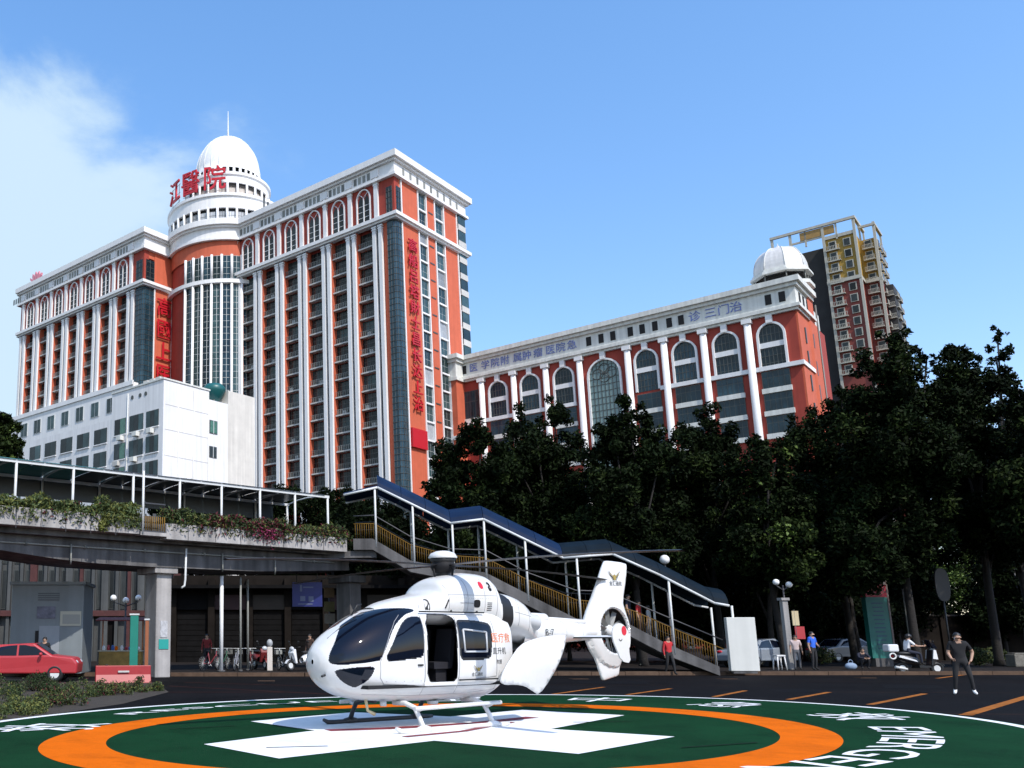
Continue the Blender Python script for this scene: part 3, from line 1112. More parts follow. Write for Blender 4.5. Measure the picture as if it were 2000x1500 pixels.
# second block, set back to the right
q = tmb(); q.box(TA + 6, TA + 15, TB - 3.4, TB + 0.3, 0, 92); q.build('wall', m_trd, tower)
q = tmb(); q.box(TA + 6, TA + 15, TB - 3.4, TB + 0.3, 92.2, ZT - 1); q.build('upper_wall', m_yel, tower)
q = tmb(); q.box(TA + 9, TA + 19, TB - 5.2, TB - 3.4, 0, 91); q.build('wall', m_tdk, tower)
q = tmb(); q.box(TA - 0.1, TA + 5.5, TB - 0.1, TB + 7.4, 91.6, 92.5)
q.box(TA + 5.4, TA + 15, TB - 3.7, TB + 0.2, 91.6, 92.5)
q.build('belt_course', m_cream, tower)
for a, b in ((TA, TB + 0.1), (TA, TB + 7.0), (TA, TB + 14.5), (TA, TB + 18.8), (TA + 5.4, TB - 3.3)):
    q = tmb(); q.box(a, a + 0.6, b - 0.30, b + 0.30, 0, ZT + 3.2); q.build('corner_pilaster', m_cream, tower)
# roof frame
for x0_, x1_, y0_, y1_, z0_, z1_ in ((-0.2, 0.4, -0.4, 19.2, 3.3, 4.0), (0.4, 12, -0.4, 0.2, 3.3, 4.0), (5.2, 5.8, -3.7, 0.1, 2.2, 2.8), (5.8, 15, -3.7, -3.1, 2.2, 2.8), (0.2, 0.5, 7.0, 14.6, 0.4, 0.9)):
    q = tmb(); q.box(TA + x0_, TA + x1_, TB + y0_, TB + y1_, ZT + z0_, ZT + z1_); q.build('roof_beam', m_cream, tower)
for x_, y_ in ((0.1, 4.0), (0.1, 11.0), (6, -0.1), (11.5, -0.1), (14.5, -3.3)):
    q = tmb(); q.box(TA + x_, TA + x_ + 0.4, TB + y_ - 0.2, TB + y_ + 0.2, ZT - 1, ZT + 3.4); q.build('roof_post', m_cream, tower)
q = tmb(); q.box(TA + 0.1, TA + 0.5, TB + 4.4, TB + 12.2, ZT + 0.9, ZT + 3.1); q.build('roof_screen', mat('tan_screen', (0.34, 0.20, 0.06), 0.7, var=0.25), tower)
for y0_, y1_, dz in ((0.3, 7.0, 0), (14.4, 19, -1.2)):
    q = tmb(); q.box(TA + 0.1, TA + 0.6, TB + y0_, TB + y1_, ZT - 0.6 + dz, ZT + 0.3 + dz); q.build('parapet', m_cream, tower)
# windows and balconies
tw = MB(); tw.box(0.22, 0.6, -0.85, 0.85, -1.0, 1.15)
tw_me = tw.mesh('window', m_cream)
tp = MB(); tp.box(0.12, 0.3, -0.62, 0.62, -0.8, 0.95); tp_me = tp.mesh('pane', m_glass)
tb_ = MB()
tb_.box(-0.55, 0.5, -1.5, 1.5, -1.45, -1.2)
for k in range(9):
    tb_.box(-0.55, -0.49, -1.45 + k * 0.36, -1.36 + k * 0.36, -1.2, -0.3)
tb_.box(-0.56, -0.48, -1.5, 1.5, -0.3, -0.2)
tb_me = tb_.mesh('balcony', m_cream)
z = 102.0
while z > 66:
    for b, bal in ((2.0, False), (5.2, True), (16.8, False)):
        wo = link('window', tw_me, tower, (0, b, z)); link('pane', tp_me, wo)
        if bal: link('balcony', tb_me, tower, (0.2, b, z))
    wo = link('window', tw_me, tower, (5.5, -1.6, z)); link('pane', tp_me, wo)
    bo_ = link('balcony', tb_me, tower, (5.4, -1.6, z)); bo_.scale = (1, 0.8, 1)
    for a in (7.5, 11.5, 14.0):
        bo_ = link('balcony', tb_me, tower, (a, -3.5, z), (0, 0, PI / 2)); bo_.scale = (1, 0.6, 1)
        if z > 92: wo = link('window', tw_me, tower, (a, -3.85, z), (0, 0, PI / 2)); link('pane', tp_me, wo)
    if z < 91:
        link('balcony', tb_me, tower, (11.5, -5.2, z - 0.4), (0, 0, PI / 2)); link('balcony', tb_me, tower, (16.5, -5.2, z - 0.4), (0, 0, PI / 2))
        bo_ = link('balcony', tb_me, tower, (9.0, -4.4, z - 0.4)); bo_.scale = (1, 0.5, 1)
    z -= 3.05

# ---------------------------------------------------------------- low white building in front of the left wing
WA, WB = -51.42, 2.6
low = bframe('white_building', WA, WB)
tag(low, 'plain low white building with two rows of dark windows in front of the hospital', 'building')
def lmb(): return OMB(WA, WB)
m_render = mat('white_render', (0.80, 0.79, 0.785), 0.8, var=0.05, scale=0.5, streak=0.16, bump=0.1, bscale=6)
m_render2 = mat('stained_cream_render', (0.70, 0.665, 0.60), 0.8, var=0.10, scale=0.6, streak=0.2)
q = lmb(); q.box(WA, WA + 8.3, WB, WB + 11.2, 0, 35.4); q.build('wall', m_render, low)
q = lmb(); q.box(WA + 8.3, WA + 17.4, WB + 0.02, WB + 11, 0, 34.2); q.build('wall', m_render, low)
q = lmb(); q.box(WA + 12.0, WA + 17.5, WB - 0.03, WB + 10.9, 0, 36.2); q.build('stair_tower_wall', m_render2, low)
q = lmb(); q.box(WA + 0.05, WA + 8, WB + 11.2, WB + 34, 0, 31.8); q.build('wall', m_render, low)
def win(parent_mb, a0, b0, b1, z0, z1, n=2, mt=m_glass_teal):
    f = parent_mb().box(a0 - 0.04, a0 + 0.1, b0, b1, z0, z1).build('window', m_frame_dk, low)
    for k in range(n):
        y0 = b0 + 0.06 + (b1 - b0 - 0.06) * k / n
        y1 = b0 + (b1 - b0 - 0.06) * (k + 1) / n
        g = parent_mb(); g.face([(a0 - 0.06, y1, z0 + 0.08), (a0 - 0.06, y0, z0 + 0.08), (a0 - 0.06, y0, z1 - 0.08), (a0 - 0.06, y1, z1 - 0.08)])
        g.build('pane', mt if k % 2 == 0 else m_glass, f)
    q = parent_mb(); q.box(a0 - 0.16, a0 + 0.05, b0 - 0.08, b1 + 0.08, z0 - 0.14, z0); q.build('sill', m_render, f)
m_green_gl = mat('green_curtained_glass', (0.06, 0.16, 0.11), 0.2, spec=0.6, var=0.5, scale=3)
for z0, z1 in ((29.2, 31.5), (25.7, 28.0), (22.3, 24.6), (18.9, 21.2)):
    win(lmb, WA, WB + 0.9, WB + 3.5, z0, z1, 3)
    win(lmb, WA, WB + 4.1, WB + 7.1, z0, z1, 3)
    win(lmb, WA, WB + 7.9, WB + 10.4, z0, z1, 2, m_green_gl)
for k in range(5):
    for z0, z1 in ((28.6, 30.8), (25.2, 27.4), (21.8, 24.0)):
        win(lmb, WA + 0.05, WB + 12.2 + k * 4.2, WB + 15.2 + k * 4.2, z0, z1, 2)
def vwin(a0, a1, z0, z1, mt):
    f = lmb().box(a0, a1, WB - 0.05, WB + 0.1, z0, z1).build('window', m_frame_dk, low)
    g = lmb(); g.face([(a0 + 0.1, WB - 0.07, z0 + 0.1), (a1 - 0.1, WB - 0.07, z0 + 0.1), (a1 - 0.1, WB - 0.07, z1 - 0.1), (a0 + 0.1, WB - 0.07, z1 - 0.1)]); g.build('pane', mt, f)
    q = lmb(); q.box((a0 + a1) / 2 - 0.05, (a0 + a1) / 2 + 0.05, WB - 0.09, WB, z0, z1); q.build('mullion', m_frame, f)
vwin(WA + 8.4, WA + 9.9, 29.4, 31.3, m_green_gl)
vwin(WA + 8.4, WA + 9.8, 26.0, 27.6, m_glass)
for b in (WB + 6.6, WB + 4.9, WB + 3.7):
    q = lmb(); q.tube([(WA - 0.06, b, 34.1), (WA - 0.02, b, 34.1)], 0.3, seg=10); q.build('vent_hole', m_frame_dk, low)
for k in range(3):
    q = lmb()
    q.box(WA + 0.3, WA + 0.9, WB + 1.2 + k * 1.3, WB + 2.1 + k * 1.3, 35.4, 36.1)
    q.build('roof_cabinet', m_grey_ledge, low)
q = lmb()
q.tube([(WA - 0.02, WB + 9.6, 24.8), (WA - 0.5, WB + 9.6, 24.8)], 0.05, seg=5)
q.box(WA - 0.5, WA - 0.05, WB + 9.0, WB + 10.1, 24.85, 25.5)
q.build('air_conditioner', m_grey_ledge, low)
for (a_, b_, z0_, z1_) in ((-0.07, 7.5, 4, 34.8),):
    q = lmb(); q.tube([(WA + a_, WB + b_, z0_), (WA + a_, WB + b_, z1_)], 0.06, seg=6); q.build('drainpipe', m_white_old, low)
for a_ in (2.6, 5.4, 8.15):
    q = lmb(); q.tube([(WA + a_, WB - 0.07, 4), (WA + a_, WB - 0.07, 35.0)], 0.06, seg=6); q.build('drainpipe', m_white_old, low)
q = lmb(); q.box(WA - 0.12, WA + 8.42, WB - 0.12, WB + 11.25, 35.4, 35.62); q.build('coping', m_white_old, low)
for z_ in (21.2, 25.1, 28.6, 32.0):
    q = lmb(); q.box(WA + 0.3, WA + 8.2, WB - 0.025, WB + 0.05, z_, z_ + 0.07); q.build('wall_joint', m_grey_ledge, low)
for b_, z_ in ((2.2, 28.3), (5.6, 24.9), (5.2, 28.35), (8.6, 28.3)):
    q = lmb(); q.box(WA - 0.75, WA - 0.1, WB + b_ - .45, WB + b_ + .45, z_, z_ + .62); q.build('air_conditioner', m_white_old, low)
# green water tank on its roof
tank = bframe('water_tank', WA + 10.6, WB + 1.4)
tag(tank, 'dark green bowl-shaped tank on the roof of the low white building', 'water tank')
q = MB(); q.lathe([(0.5, 34.5), (1.0, 34.9), (1.6, 36.0), (1.65, 36.5), (1.2, 37.0), (0.2, 37.3)], (0, 0), 20); q.build('tank', mat('green_plastic', (0.01, 0.10, 0.10), 0.4), tank)
q = MB()
for k in range(4):
    t = R(45 + 90 * k)
    q.tube([(0.9 * math.cos(t), 0.9 * math.sin(t), 34.2), (0.6 * math.cos(t), 0.6 * math.sin(t), 35.2)], 0.07, seg=5)
q.build('stand', m_rail_grey, tank)
# ---------------------------------------------------------------- ground, helipad and markings
m_asph = mat('dark_asphalt', (0.0085, 0.0078, 0.0085), 0.85, spec=0.06, var=0.45, scale=0.35, bump=0.35, bscale=40, grain=0.35, gscale=18, worn=0.35)
m_plaza = mat('brown_paving', (0.022, 0.018, 0.016), 0.85, spec=0.06, var=0.3, scale=0.8, bump=0.2, bscale=15)
m_kerb = mat('old_kerb_stone', (0.10, 0.065, 0.045), 0.9, spec=0.1, var=0.35, scale=2, bump=0.2)
m_green = mat('dark_green_pad_paint', (0.0045, 0.036, 0.0125), 0.85, spec=0.05, var=0.28, scale=0.35, bump=0.25, bscale=45, grain=0.18, gscale=14, worn=0.42)
m_wpaint = mat('white_pad_paint', (0.80, 0.80, 0.79), 0.8, spec=0.1, var=0.05, scale=2.5, bump=0.15, bscale=30, grain=0.06, gscale=20, worn=0.22)
m_opaint = mat('orange_pad_paint', (0.66, 0.125, 0.002), 0.85, spec=0.05, var=0.12, scale=1.2, bump=0.15, bscale=30, grain=0.10, gscale=22, worn=0.30)
m_yline = mat('worn_orange_line_paint', (0.30, 0.105, 0.025), 0.9, spec=0.05, var=0.55, scale=2.2)
m_thin = mat('worn_brown_line_paint', (0.035, 0.020, 0.014), 0.9, spec=0.05, var=0.5, scale=2)
m_grass = mat('dry_shrub_leaf', (0.055, 0.070, 0.022), 0.7, rnd=0.2, var=0.5, scale=1.2)

q = MB()
q.face([(-900, -300, 0), (900, -300, 0), (900, 1600, 0), (-900, 1600, 0)])
structure(q.build('ground', m_asph))
# raised paving behind the kerb, under the trees and the stair
kerb = [(-60, 39.2), (2.5, 39.2), (10.5, 39.9), (18.0, 40.3), (30, 40.6), (70, 42)]
q = MB()
poly = kerb + [(70, 95), (-60, 95)]
q.prism(poly, -0.05, 0.145)
structure(q.build('pavement', m_plaza))
kp = empty('kerb', (0, 39, 0)); structure(kp)
for k in range(len(kerb) - 1):
    a, b = Vector((*kerb[k], 0)), Vector((*kerb[k + 1], 0))
    n = max(1, int((b - a).length / 1.4))
    for j in range(n):
        p, p2 = a.lerp(b, j / n), a.lerp(b, (j + 0.985) / n)
        if p2.x < -22 or p.x > 46: continue
        d = (p2 - p).normalized(); s = Vector((d.y, -d.x, 0)) * 0.24
        zt = 0.16 + random.uniform(-0.008, 0.008)
        q = MB(); q.prism([(v.x, v.y - 39) for v in (p + s, p2 + s, p2, p)], -0.03, zt)
        q.build('kerb_stone', m_kerb, kp)

# helipad: oval green field with white edge, orange ring, white cross
def oval(c, ax, ang, n=160):
    a = R(ang)
    u, v = Vector((math.cos(a), math.sin(a))), Vector((-math.sin(a), math.cos(a)))
    return [Vector(c) + u * ax[0] * math.cos(2 * PI * k / n) + v * ax[1] * math.sin(2 * PI * k / n) for k in range(n)]
WC, WAX, WANG = (4.712, 17.536), (11.08, 8.114), 33.78
OC, OAX, OANG = (3.761, 16.729), (7.605, 5.569), 36.7
pad = empty('helipad', (4.5, 17.5, 0)); structure(pad)
PO = Vector((4.5, 17.5))
def sheet(name, poly, z, m_, parent=pad):
    q = MB(); q.face([(p[0] - PO.x, p[1] - PO.y, z) for p in poly]); return q.build(name, m_, parent)
def ring(name, P, Q, z, m_, parent=pad):
    q = MB(); n = len(P)
    for k in range(n):
        k2 = (k + 1) % n
        q.face([(p[0] - PO.x, p[1] - PO.y, z) for p in (P[k], P[k2], Q[k2], Q[k])])
    return q.build(name, m_, parent)
sheet('green_field', oval(WC, (WAX[0] + 0.1, WAX[1] + 0.1), WANG), 0.004, m_green)
ring('white_edge_ring', oval(WC, WAX, WANG), oval(WC, (WAX[0] - 0.22, WAX[1] - 0.20), WANG), 0.008, m_wpaint)
ring('orange_ring', oval(OC, OAX, OANG), oval((3.72, 16.72), (6.50, 4.78), OANG), 0.008, m_opaint)
C_ = lambda px, py: on_level(px, py, 0)
cross = [C_(398, 1455), C_(545, 1483), C_(848, 1448), C_(1130, 1474), C_(1318, 1440), C_(1075, 1425), C_(1220, 1398), C_(1020, 1387.5), C_(880, 1400.5), C_(690, 1392), C_(490, 1410), C_(615, 1428)]
sheet('white_cross', cross, 0.012, m_wpaint)
# red edging where the cross has been repainted
m_redp = mat('red_edge_paint', (0.22, 0.02, 0.03), 0.6, var=0.4, scale=2)
def strip(name, pts, wid, z, m_, parent=pad, o=None):
    o = PO if o is None else o
    q = MB()
    for k in range(len(pts) - 1):
        a, b = Vector(pts[k][:2]), Vector(pts[k + 1][:2])
        d = (b - a).normalized(); s = Vector((d.y, -d.x)) * wid / 2
        q.face([(p.x - o.x, p.y - o.y, z) for p in (a + s, b + s, b - s, a - s)])
    return q.build(name, m_, parent)
strip('red_stripe', [C_(640, 1428), C_(760, 1424), C_(930, 1414), C_(1040, 1402)], 0.30, 0.016, m_redp)
strip('red_stripe', [C_(790, 1441), C_(905, 1430), C_(1000, 1412)], 0.14, 0.020, m_redp)

# lettering bent round the pad, read clockwise with the tops outwards
def oval_pt(c, ax, ang, t):
    a = R(ang)
    u, v = Vector((math.cos(a), math.sin(a))), Vector((-math.sin(a), math.cos(a)))
    return Vector(c) + u * ax[0] * math.cos(t) + v * ax[1] * math.sin(t)
def ring_text(txt, size, inner, outer, t_start, t_end, c=(4.55, 17.85), ang=29, grow=0.0):
    """bend txt between t_start and t_end (angles about the pad centre, clockwise) with letter height inner..outer (fraction of the oval)"""
    me = text_mesh(txt, 1.0, 0.0, 3).copy()
    xs = [v.co.x for v in me.vertices]; ys = [v.co.y for v in me.vertices]
    x0, x1, y0, y1 = min(xs), max(xs), min(ys), max(ys)
    for v in me.vertices:
        u = (v.co.x - x0) / (x1 - x0); h = (v.co.y - y0) / (y1 - y0)
        t = t_start + (t_end - t_start) * u
        ax = (8.9, 6.3)
        f = inner + (outer - inner) * h + grow * u
        p = oval_pt(c, (ax[0] * f, ax[1] * f), ang, t)
        v.co = (p.x - PO.x, p.y - PO.y, 0.011)
    me.materials.clear(); me.materials.append(m_wpaint)
    recalc(me)
    return link('lettering', me, pad)
def theta(px, py, c=(4.55, 17.85), ang=29):
    g = on_level(px, py); d = Vector((g.x - c[0], g.y - c[1]))
    a = R(ang); u, v = Vector((math.cos(a), math.sin(a))), Vector((-math.sin(a), math.cos(a)))
    return math.atan2(d.dot(v) / 6.3, d.dot(u) / 8.9), math.hypot(d.dot(v) / 6.3, d.dot(u) / 8.9)

ring_text('EMERGENCY', 1, 0.895, 1.02, R(-45), R(-117), grow=0.10)
for ch, tc_, hw in (('空', 62, 5.5), ('中', 33.5, 5.5), ('急', 6, 6.0), ('救', -26, 7.0), ('救', 149, 6.0)):
    ring_text(ch, 1, 0.875, 1.10, R(tc_ + hw), R(tc_ - hw))
ring_text('RESCUE', 1, 0.985, 1.05, R(126), R(84))

# parking lines
lines = empty('parking_lines', (25, 28, 0)); structure(lines)
LO = Vector((25, 28))
for a, b, wd in (((1885, 1397), (2040, 1351), 0.24), ((1698, 1376.5), (1806, 1355), 0.17), ((1540, 1366.5), (1620, 1352), 0.16), ((1395, 1361), (1456, 1349), 0.16), ((1225, 1357), (1310, 1345), 0.15), ((1830, 1325), (1915, 1314), 0.16), ((1080, 1356), (1180, 1342), 0.14)):
    strip('parking_line', [C_(*a), C_(*b)], wd, 0.004, m_yline, lines, LO)
for a, b, wd in (((1600, 1351.5), (2100, 1354), 0.10), ((1850, 1394.5), (2100, 1396), 0.12), ((1500, 1331), (2100, 1333), 0.09), ((1000, 1337), (1560, 1340), 0.08)):
    strip('bay_end_line', [C_(*a), C_(*b)], wd, 0.004, m_thin, lines, LO)
# worn brown stripes on the road left of the pad
for a, b in (((330, 1340), (640, 1356)), ((300, 1352), (560, 1352)), ((360, 1333), (640, 1341))):
    strip('worn_line', [C_(*a), C_(*b)], 0.14, 0.004, mat('worn_red_line_paint', (0.05, 0.018, 0.014), 0.9, spec=0.05, var=0.5, scale=2), lines, LO)

# dark skid scuffs, a patched square, drain covers by the kerb, fallen leaves
m_scuff = mat('rubber_scuff', (0.012, 0.016, 0.013), 0.9, spec=0.05, var=0.5, scale=3)
for pts in (((520, 1462), (640, 1459)), ((1120, 1412), (1235, 1410)), ((1330, 1462), (1480, 1452)), ((330, 1425), (460, 1419))):
    strip('scuff', [C_(*pts[0]), C_(*pts[1])], 0.05, 0.017, m_scuff)
m_patch = mat('newer_asphalt_patch', (0.0055, 0.0052, 0.006), 0.8, spec=0.08, var=0.3, scale=2, bump=0.3, bscale=50)
for k, quad in enumerate((((1500, 1346), (1600, 1347), (1640, 1352.5), (1525, 1352)), ((1130, 1329), (1260, 1330), (1270, 1336), (1130, 1335)), ((1720, 1337), (1830, 1338), (1850, 1345), (1730, 1344)))):
    q = MB(); q.face([(p.x, p.y, 0.003) for p in (C_(*v) for v in quad)][::-1]); structure(q.build('asphalt_patch', m_patch))
for px, py in ((1420, 1326), (1690, 1324), (1130, 1326), (520, 1330)):
    g = C_(px, py)
    o = empty('drain_cover', (g.x, g.y, 0)); tag(o, 'iron drain cover in the road near %s' % {1420: 'the white panel', 1690: 'the green pylon sign', 1130: 'the tail fin', 520: 'the bicycles'}[px], 'drain cover', 'drain covers along the kerb')
    q = MB(); q.box(-.32, .32, -.22, .22, 0.001, 0.012); q.build('frame', m_kerb, o)
    for j in range(7):
        q = MB(); q.box(-.28 + j * .085, -.235 + j * .085, -.18, .18, 0.010, 0.018); q.build('bar', m_thin, o)
# ---------------------------------------------------------------- footbridge on the left
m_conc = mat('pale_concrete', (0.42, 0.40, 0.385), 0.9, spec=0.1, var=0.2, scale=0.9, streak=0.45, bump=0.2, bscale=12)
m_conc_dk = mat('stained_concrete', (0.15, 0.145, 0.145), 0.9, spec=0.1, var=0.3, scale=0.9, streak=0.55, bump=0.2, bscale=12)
m_canopy = mat('blue_canopy_sheet', (0.005, 0.017, 0.050), 0.55, spec=0.10, var=0.25, scale=1.0)
m_canopy_g = mat('teal_canopy_sheet', (0.03, 0.17, 0.16), 0.35, spec=0.5, var=0.2, scale=0.7)
m_canopy_dk = mat('dark_canopy_sheet', (0.012, 0.022, 0.028), 0.35, spec=0.5, var=0.3, scale=0.8)
m_yrail = mat('ochre_railing_bars', (0.19, 0.105, 0.018), 0.6, spec=0.2, var=0.2, scale=3)
m_hrail = mat('dark_handrail', (0.045, 0.045, 0.05), 0.45)
P0 = Vector((-8.77, 32.6, 0)); P1 = Vector((4.72, 42.1, 0))
BD = (P1 - P0).normalized()            # along the bridge, towards the stair
BN = Vector((-BD.y, BD.x, 0))          # away from the camera
BL = (P1 - P0).length
brot = math.atan2(BD.y, BD.x)
br = empty('footbridge', P0, brot)
tag(br, 'concrete footbridge with planters and a dark arched canopy on the left', 'footbridge')
ZB, ZP = 5.68, 6.34                    # planter bottom and top
def lx(px):                            # pixel column to distance along the bridge front
    k = (px - 480) / 1784.4
    t = (k * P0.y - P0.x) / ((P1.x - P0.x) - k * (P1.y - P0.y))
    return t * BL
XL = -13.0
# deck and girder
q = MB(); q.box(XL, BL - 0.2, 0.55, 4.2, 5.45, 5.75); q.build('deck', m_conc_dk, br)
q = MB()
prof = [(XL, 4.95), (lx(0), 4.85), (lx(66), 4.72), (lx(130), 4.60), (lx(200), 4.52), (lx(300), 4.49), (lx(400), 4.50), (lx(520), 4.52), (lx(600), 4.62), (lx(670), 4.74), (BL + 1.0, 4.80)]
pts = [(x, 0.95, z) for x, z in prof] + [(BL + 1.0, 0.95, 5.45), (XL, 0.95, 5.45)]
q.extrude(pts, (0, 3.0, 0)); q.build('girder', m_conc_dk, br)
# planter boxes, one per span, some with gaps
segs = [(XL, lx(-90)), (lx(-88), lx(70)), (lx(71), lx(268)), (lx(322), lx(470)), (lx(471), lx(590)), (lx(591), lx(682))]
for k, (x0, x1) in enumerate(segs):
    q = MB()
    dz = 0.0 if k < 3 else -0.12
    q.box(x0, x1, 0.0, 0.14, ZB + dz, ZP + dz + random.uniform(-0.02, 0.03))
    q.box(x0, x1, 0.14, 0.62, ZB + dz, ZB + dz + 0.15)
    q.box(x0, x1, 0.62, 0.72, ZB + dz, ZP + dz)
    q.box(x0, x0 + 0.1, 0.14, 0.62, ZB + dz + 0.15, ZP + dz); q.box(x1 - 0.1, x1, 0.14, 0.62, ZB + dz + 0.15, ZP + dz)
    o = q.build('planter_box', m_conc, br); bevel(o, 0.02)
for px in (-40, 20, 120, 170, 220, 365, 420, 515, 555, 635):
    q = MB(); q.box(lx(px) - .012, lx(px) + .012, -.012, .02, ZB - .1, ZP - .05); q.build('panel_joint', m_hrail, br)
q = MB(); q.tube([(XL, .90, 5.15), (lx(300), .90, 5.12), (BL, .90, 5.12)], .035, seg=6); q.build('conduit', m_rail_grey, br)
for px in (60, 180, 300, 420, 540, 640):
    q = MB(); q.tube([(lx(px), .88, 5.06), (lx(px), .88, 5.20)], .05, seg=6); q.build('conduit_bracket', m_rail_grey, br)
for px in (150, 455, 560):
    q = MB(); q.tube([(lx(px), .82, 5.2), (lx(px), .80, 4.6), (lx(px) + .02, .86, 4.42)], .035, seg=6); q.build('drainpipe', m_rail_grey, br)
# canopy: posts, eave beam, vaulted sheets
ZE = 8.18
posts = [lx(-120), lx(32), lx(150), lx(273), lx(368), lx(453), lx(531), lx(602), lx(668)]
for x in posts:
    for yy in (0.85, 4.0):
        q = MB()
        q.tube([(x, yy, 5.75), (x, yy, ZE)], 0.055, seg=8)
        q.build('canopy_post', m_steel, br)
q = MB(); q.box(XL, BL - 0.3, 0.80, 0.90, ZE, ZE + 0.12); q.build('eave_beam', m_steel, br)
q = MB(); q.box(XL, BL - 0.3, 3.95, 4.05, ZE, ZE + 0.12); q.build('eave_beam', m_steel, br)
def vault_mb(x0, x1, z, y0, y1, rise, n=8, th=0.05):
    q = MB()
    A = [(y0 + (y1 - y0) * (0.5 - 0.5 * math.cos(PI * k / n)), z + rise * math.sin(PI * k / n)) for k in range(n + 1)]
    for k in range(n):
        (ya, za), (yb, zb) = A[k], A[k + 1]
        q.face([(x0, ya, za), (x1, ya, za), (x1, yb, zb), (x0, yb, zb)], smooth=True)
    return q
xs = sorted(set([XL] + [lx(v) for v in (-120, -40, 32, 90, 150, 212, 273, 321, 368, 411, 453, 492, 531, 567, 602, 636, 662)]))
for k in range(len(xs) - 1):
    teal = xs[k] < lx(200)
    o = vault_mb(xs[k], xs[k + 1] - 0.03, ZE + 0.12, 0.75, 4.1, 0.12).build('canopy_sheet', m_canopy_g if teal else m_canopy_dk, br)
for x in posts:
    q = MB()
    q.tube([(x, 0.85, ZE + 0.05), (x, 1.6, ZE + 0.18), (x, 2.4, ZE + 0.22), (x, 3.2, ZE + 0.18), (x, 4.0, ZE + 0.05)], 0.04, seg=5)
    q.build('canopy_rib', m_steel, br)
# back drop panel hanging below the far eave, closed side
q = MB(); q.box(lx(-60), lx(640), 4.06, 4.10, 7.42, ZE); q.build('valance', m_canopy_dk, br)
# railing at the gap in the planters
q = MB()
q.box(lx(272), lx(320), 0.05, 0.10, 6.95, 7.0)
q.box(lx(272), lx(320), 0.05, 0.10, 5.80, 5.86)
q.build('handrail', m_hrail, br)
for k in range(12):
    x = lx(273) + (lx(319) - lx(273)) * k / 11
    q = MB(); q.tube([(x, 0.07, 5.82), (x, 0.07, 6.45)], 0.022, seg=5); q.build('railing_bar', m_yrail, br)
q = MB(); q.box(lx(270), lx(322), 0.0, 0.5, 5.66, 5.80); q.build('ledge', m_conc, br)
q = MB(); q.tube([(lx(274), 0.02, 5.7), (lx(274), 0.02, ZE + 0.1)], 0.05, seg=8); q.build('canopy_post', m_steel, br)
# inner handrail along the deck
q = MB()
for z in (6.75, 6.5):
    q.tube([(XL, 3.9, z), (BL, 3.9, z)], 0.03, seg=6)
q.build('handrail', m_hrail, br)
# piers
for px in (348, 760):
    q = MB()
    x = lx(px) if px < 700 else BL + 1.6
    q.box(x - 0.36, x + 0.36, 1.2, 2.2, 0.0, 4.55)
    q.box(x - 0.55, x + 0.55, 1.0, 2.6, 4.25, 4.6)
    o = q.build('pier', m_conc if px < 700 else m_conc_dk, br); bevel(o, 0.03)
q = MB(); q.box(lx(-260) - 0.4, lx(-260) + 0.4, 1.2, 2.2, 0, 5.0); q.build('pier', m_conc, br)
# notice painted green and white on the pier
q = MB(); q.box(lx(348) - 0.22, lx(348) + 0.24, 1.17, 1.198, 1.15, 1.55); pn_ = q.build('pier_notice', mat('teal_notice', (0.02, 0.30, 0.26), 0.5), br)
q = MB(); q.box(lx(348) - 0.16, lx(348) + 0.18, 1.175, 1.197, 1.62, 2.3); q.build('pier_notice', mat('pale_grey_notice', (0.45, 0.45, 0.46), 0.6, var=0.4, scale=9), br)
q = MB()
x = lx(377)
q.tube([(x, 0.62, 5.3), (x - 0.03, 0.62, 4.0), (x - 0.06, 0.62, 3.75), (x - 0.2, 0.62, 3.65)], 0.045, seg=8)
q.build('drainpipe', m_steel, br)

# plants trailing over the planters
def leaf_cloud(name, pts_fn, n, size, mats, parent=None, kind=None, up=0.3, seed=1):
    """n leaf-sized faces at the points that pts_fn(rng) returns; mats chosen at random"""
    rng = random.Random(seed)
    v, f, mi = [], [], []
    for k in range(n):
        p, m_i = pts_fn(rng)
        s = size * rng.uniform(0.6, 1.4)
        d = Vector((rng.gauss(0, 1), rng.gauss(0, 1), rng.gauss(up, 0.7)))
        if d.length < 1e-3: d = Vector((0, 0, 1))
        d.normalize()
        a = d.orthogonal().normalized()
        a.rotate(Matrix.Rotation(rng.uniform(0, 6.28), 3, d))
        b = d.cross(a)
        i = len(v)
        bend = d * s * 0.25
        v += [tuple(p - a * s), tuple(p - b * s * 0.42 + bend), tuple(p + a * s), tuple(p + b * s * 0.42 + bend)]
        f.append((i, i + 1, i + 2, i + 3))
        mi.append(m_i)
    me = bpy.data.meshes.new(name)
    me.from_pydata(v, [], f)
    for m in mats: me.materials.append(m)
    me.polygons.foreach_set('material_index', mi)
    me.update()
    o = link(name, me, parent)
    if kind: o['kind'] = kind
    return o
m_lf1 = mat('dull_green_leaf', (0.060, 0.085, 0.028), 0.6, spec=0.25, var=0.5, scale=1.5)
m_lf2 = mat('yellow_green_leaf', (0.115, 0.125, 0.030), 0.6, spec=0.25, var=0.4, scale=1.5)
m_lf3 = mat('dark_green_leaf', (0.022, 0.036, 0.012), 0.6, spec=0.2, var=0.5, scale=1.5)
m_lfr = mat('dark_red_leaf', (0.085, 0.018, 0.022), 0.6, spec=0.2, var=0.5, scale=1.5)
m_fl = mat('magenta_flowers', (0.26, 0.02, 0.09), 0.6, var=0.4, scale=3)
m_stem = mat('plant_stem', (0.05, 0.04, 0.02), 0.8)
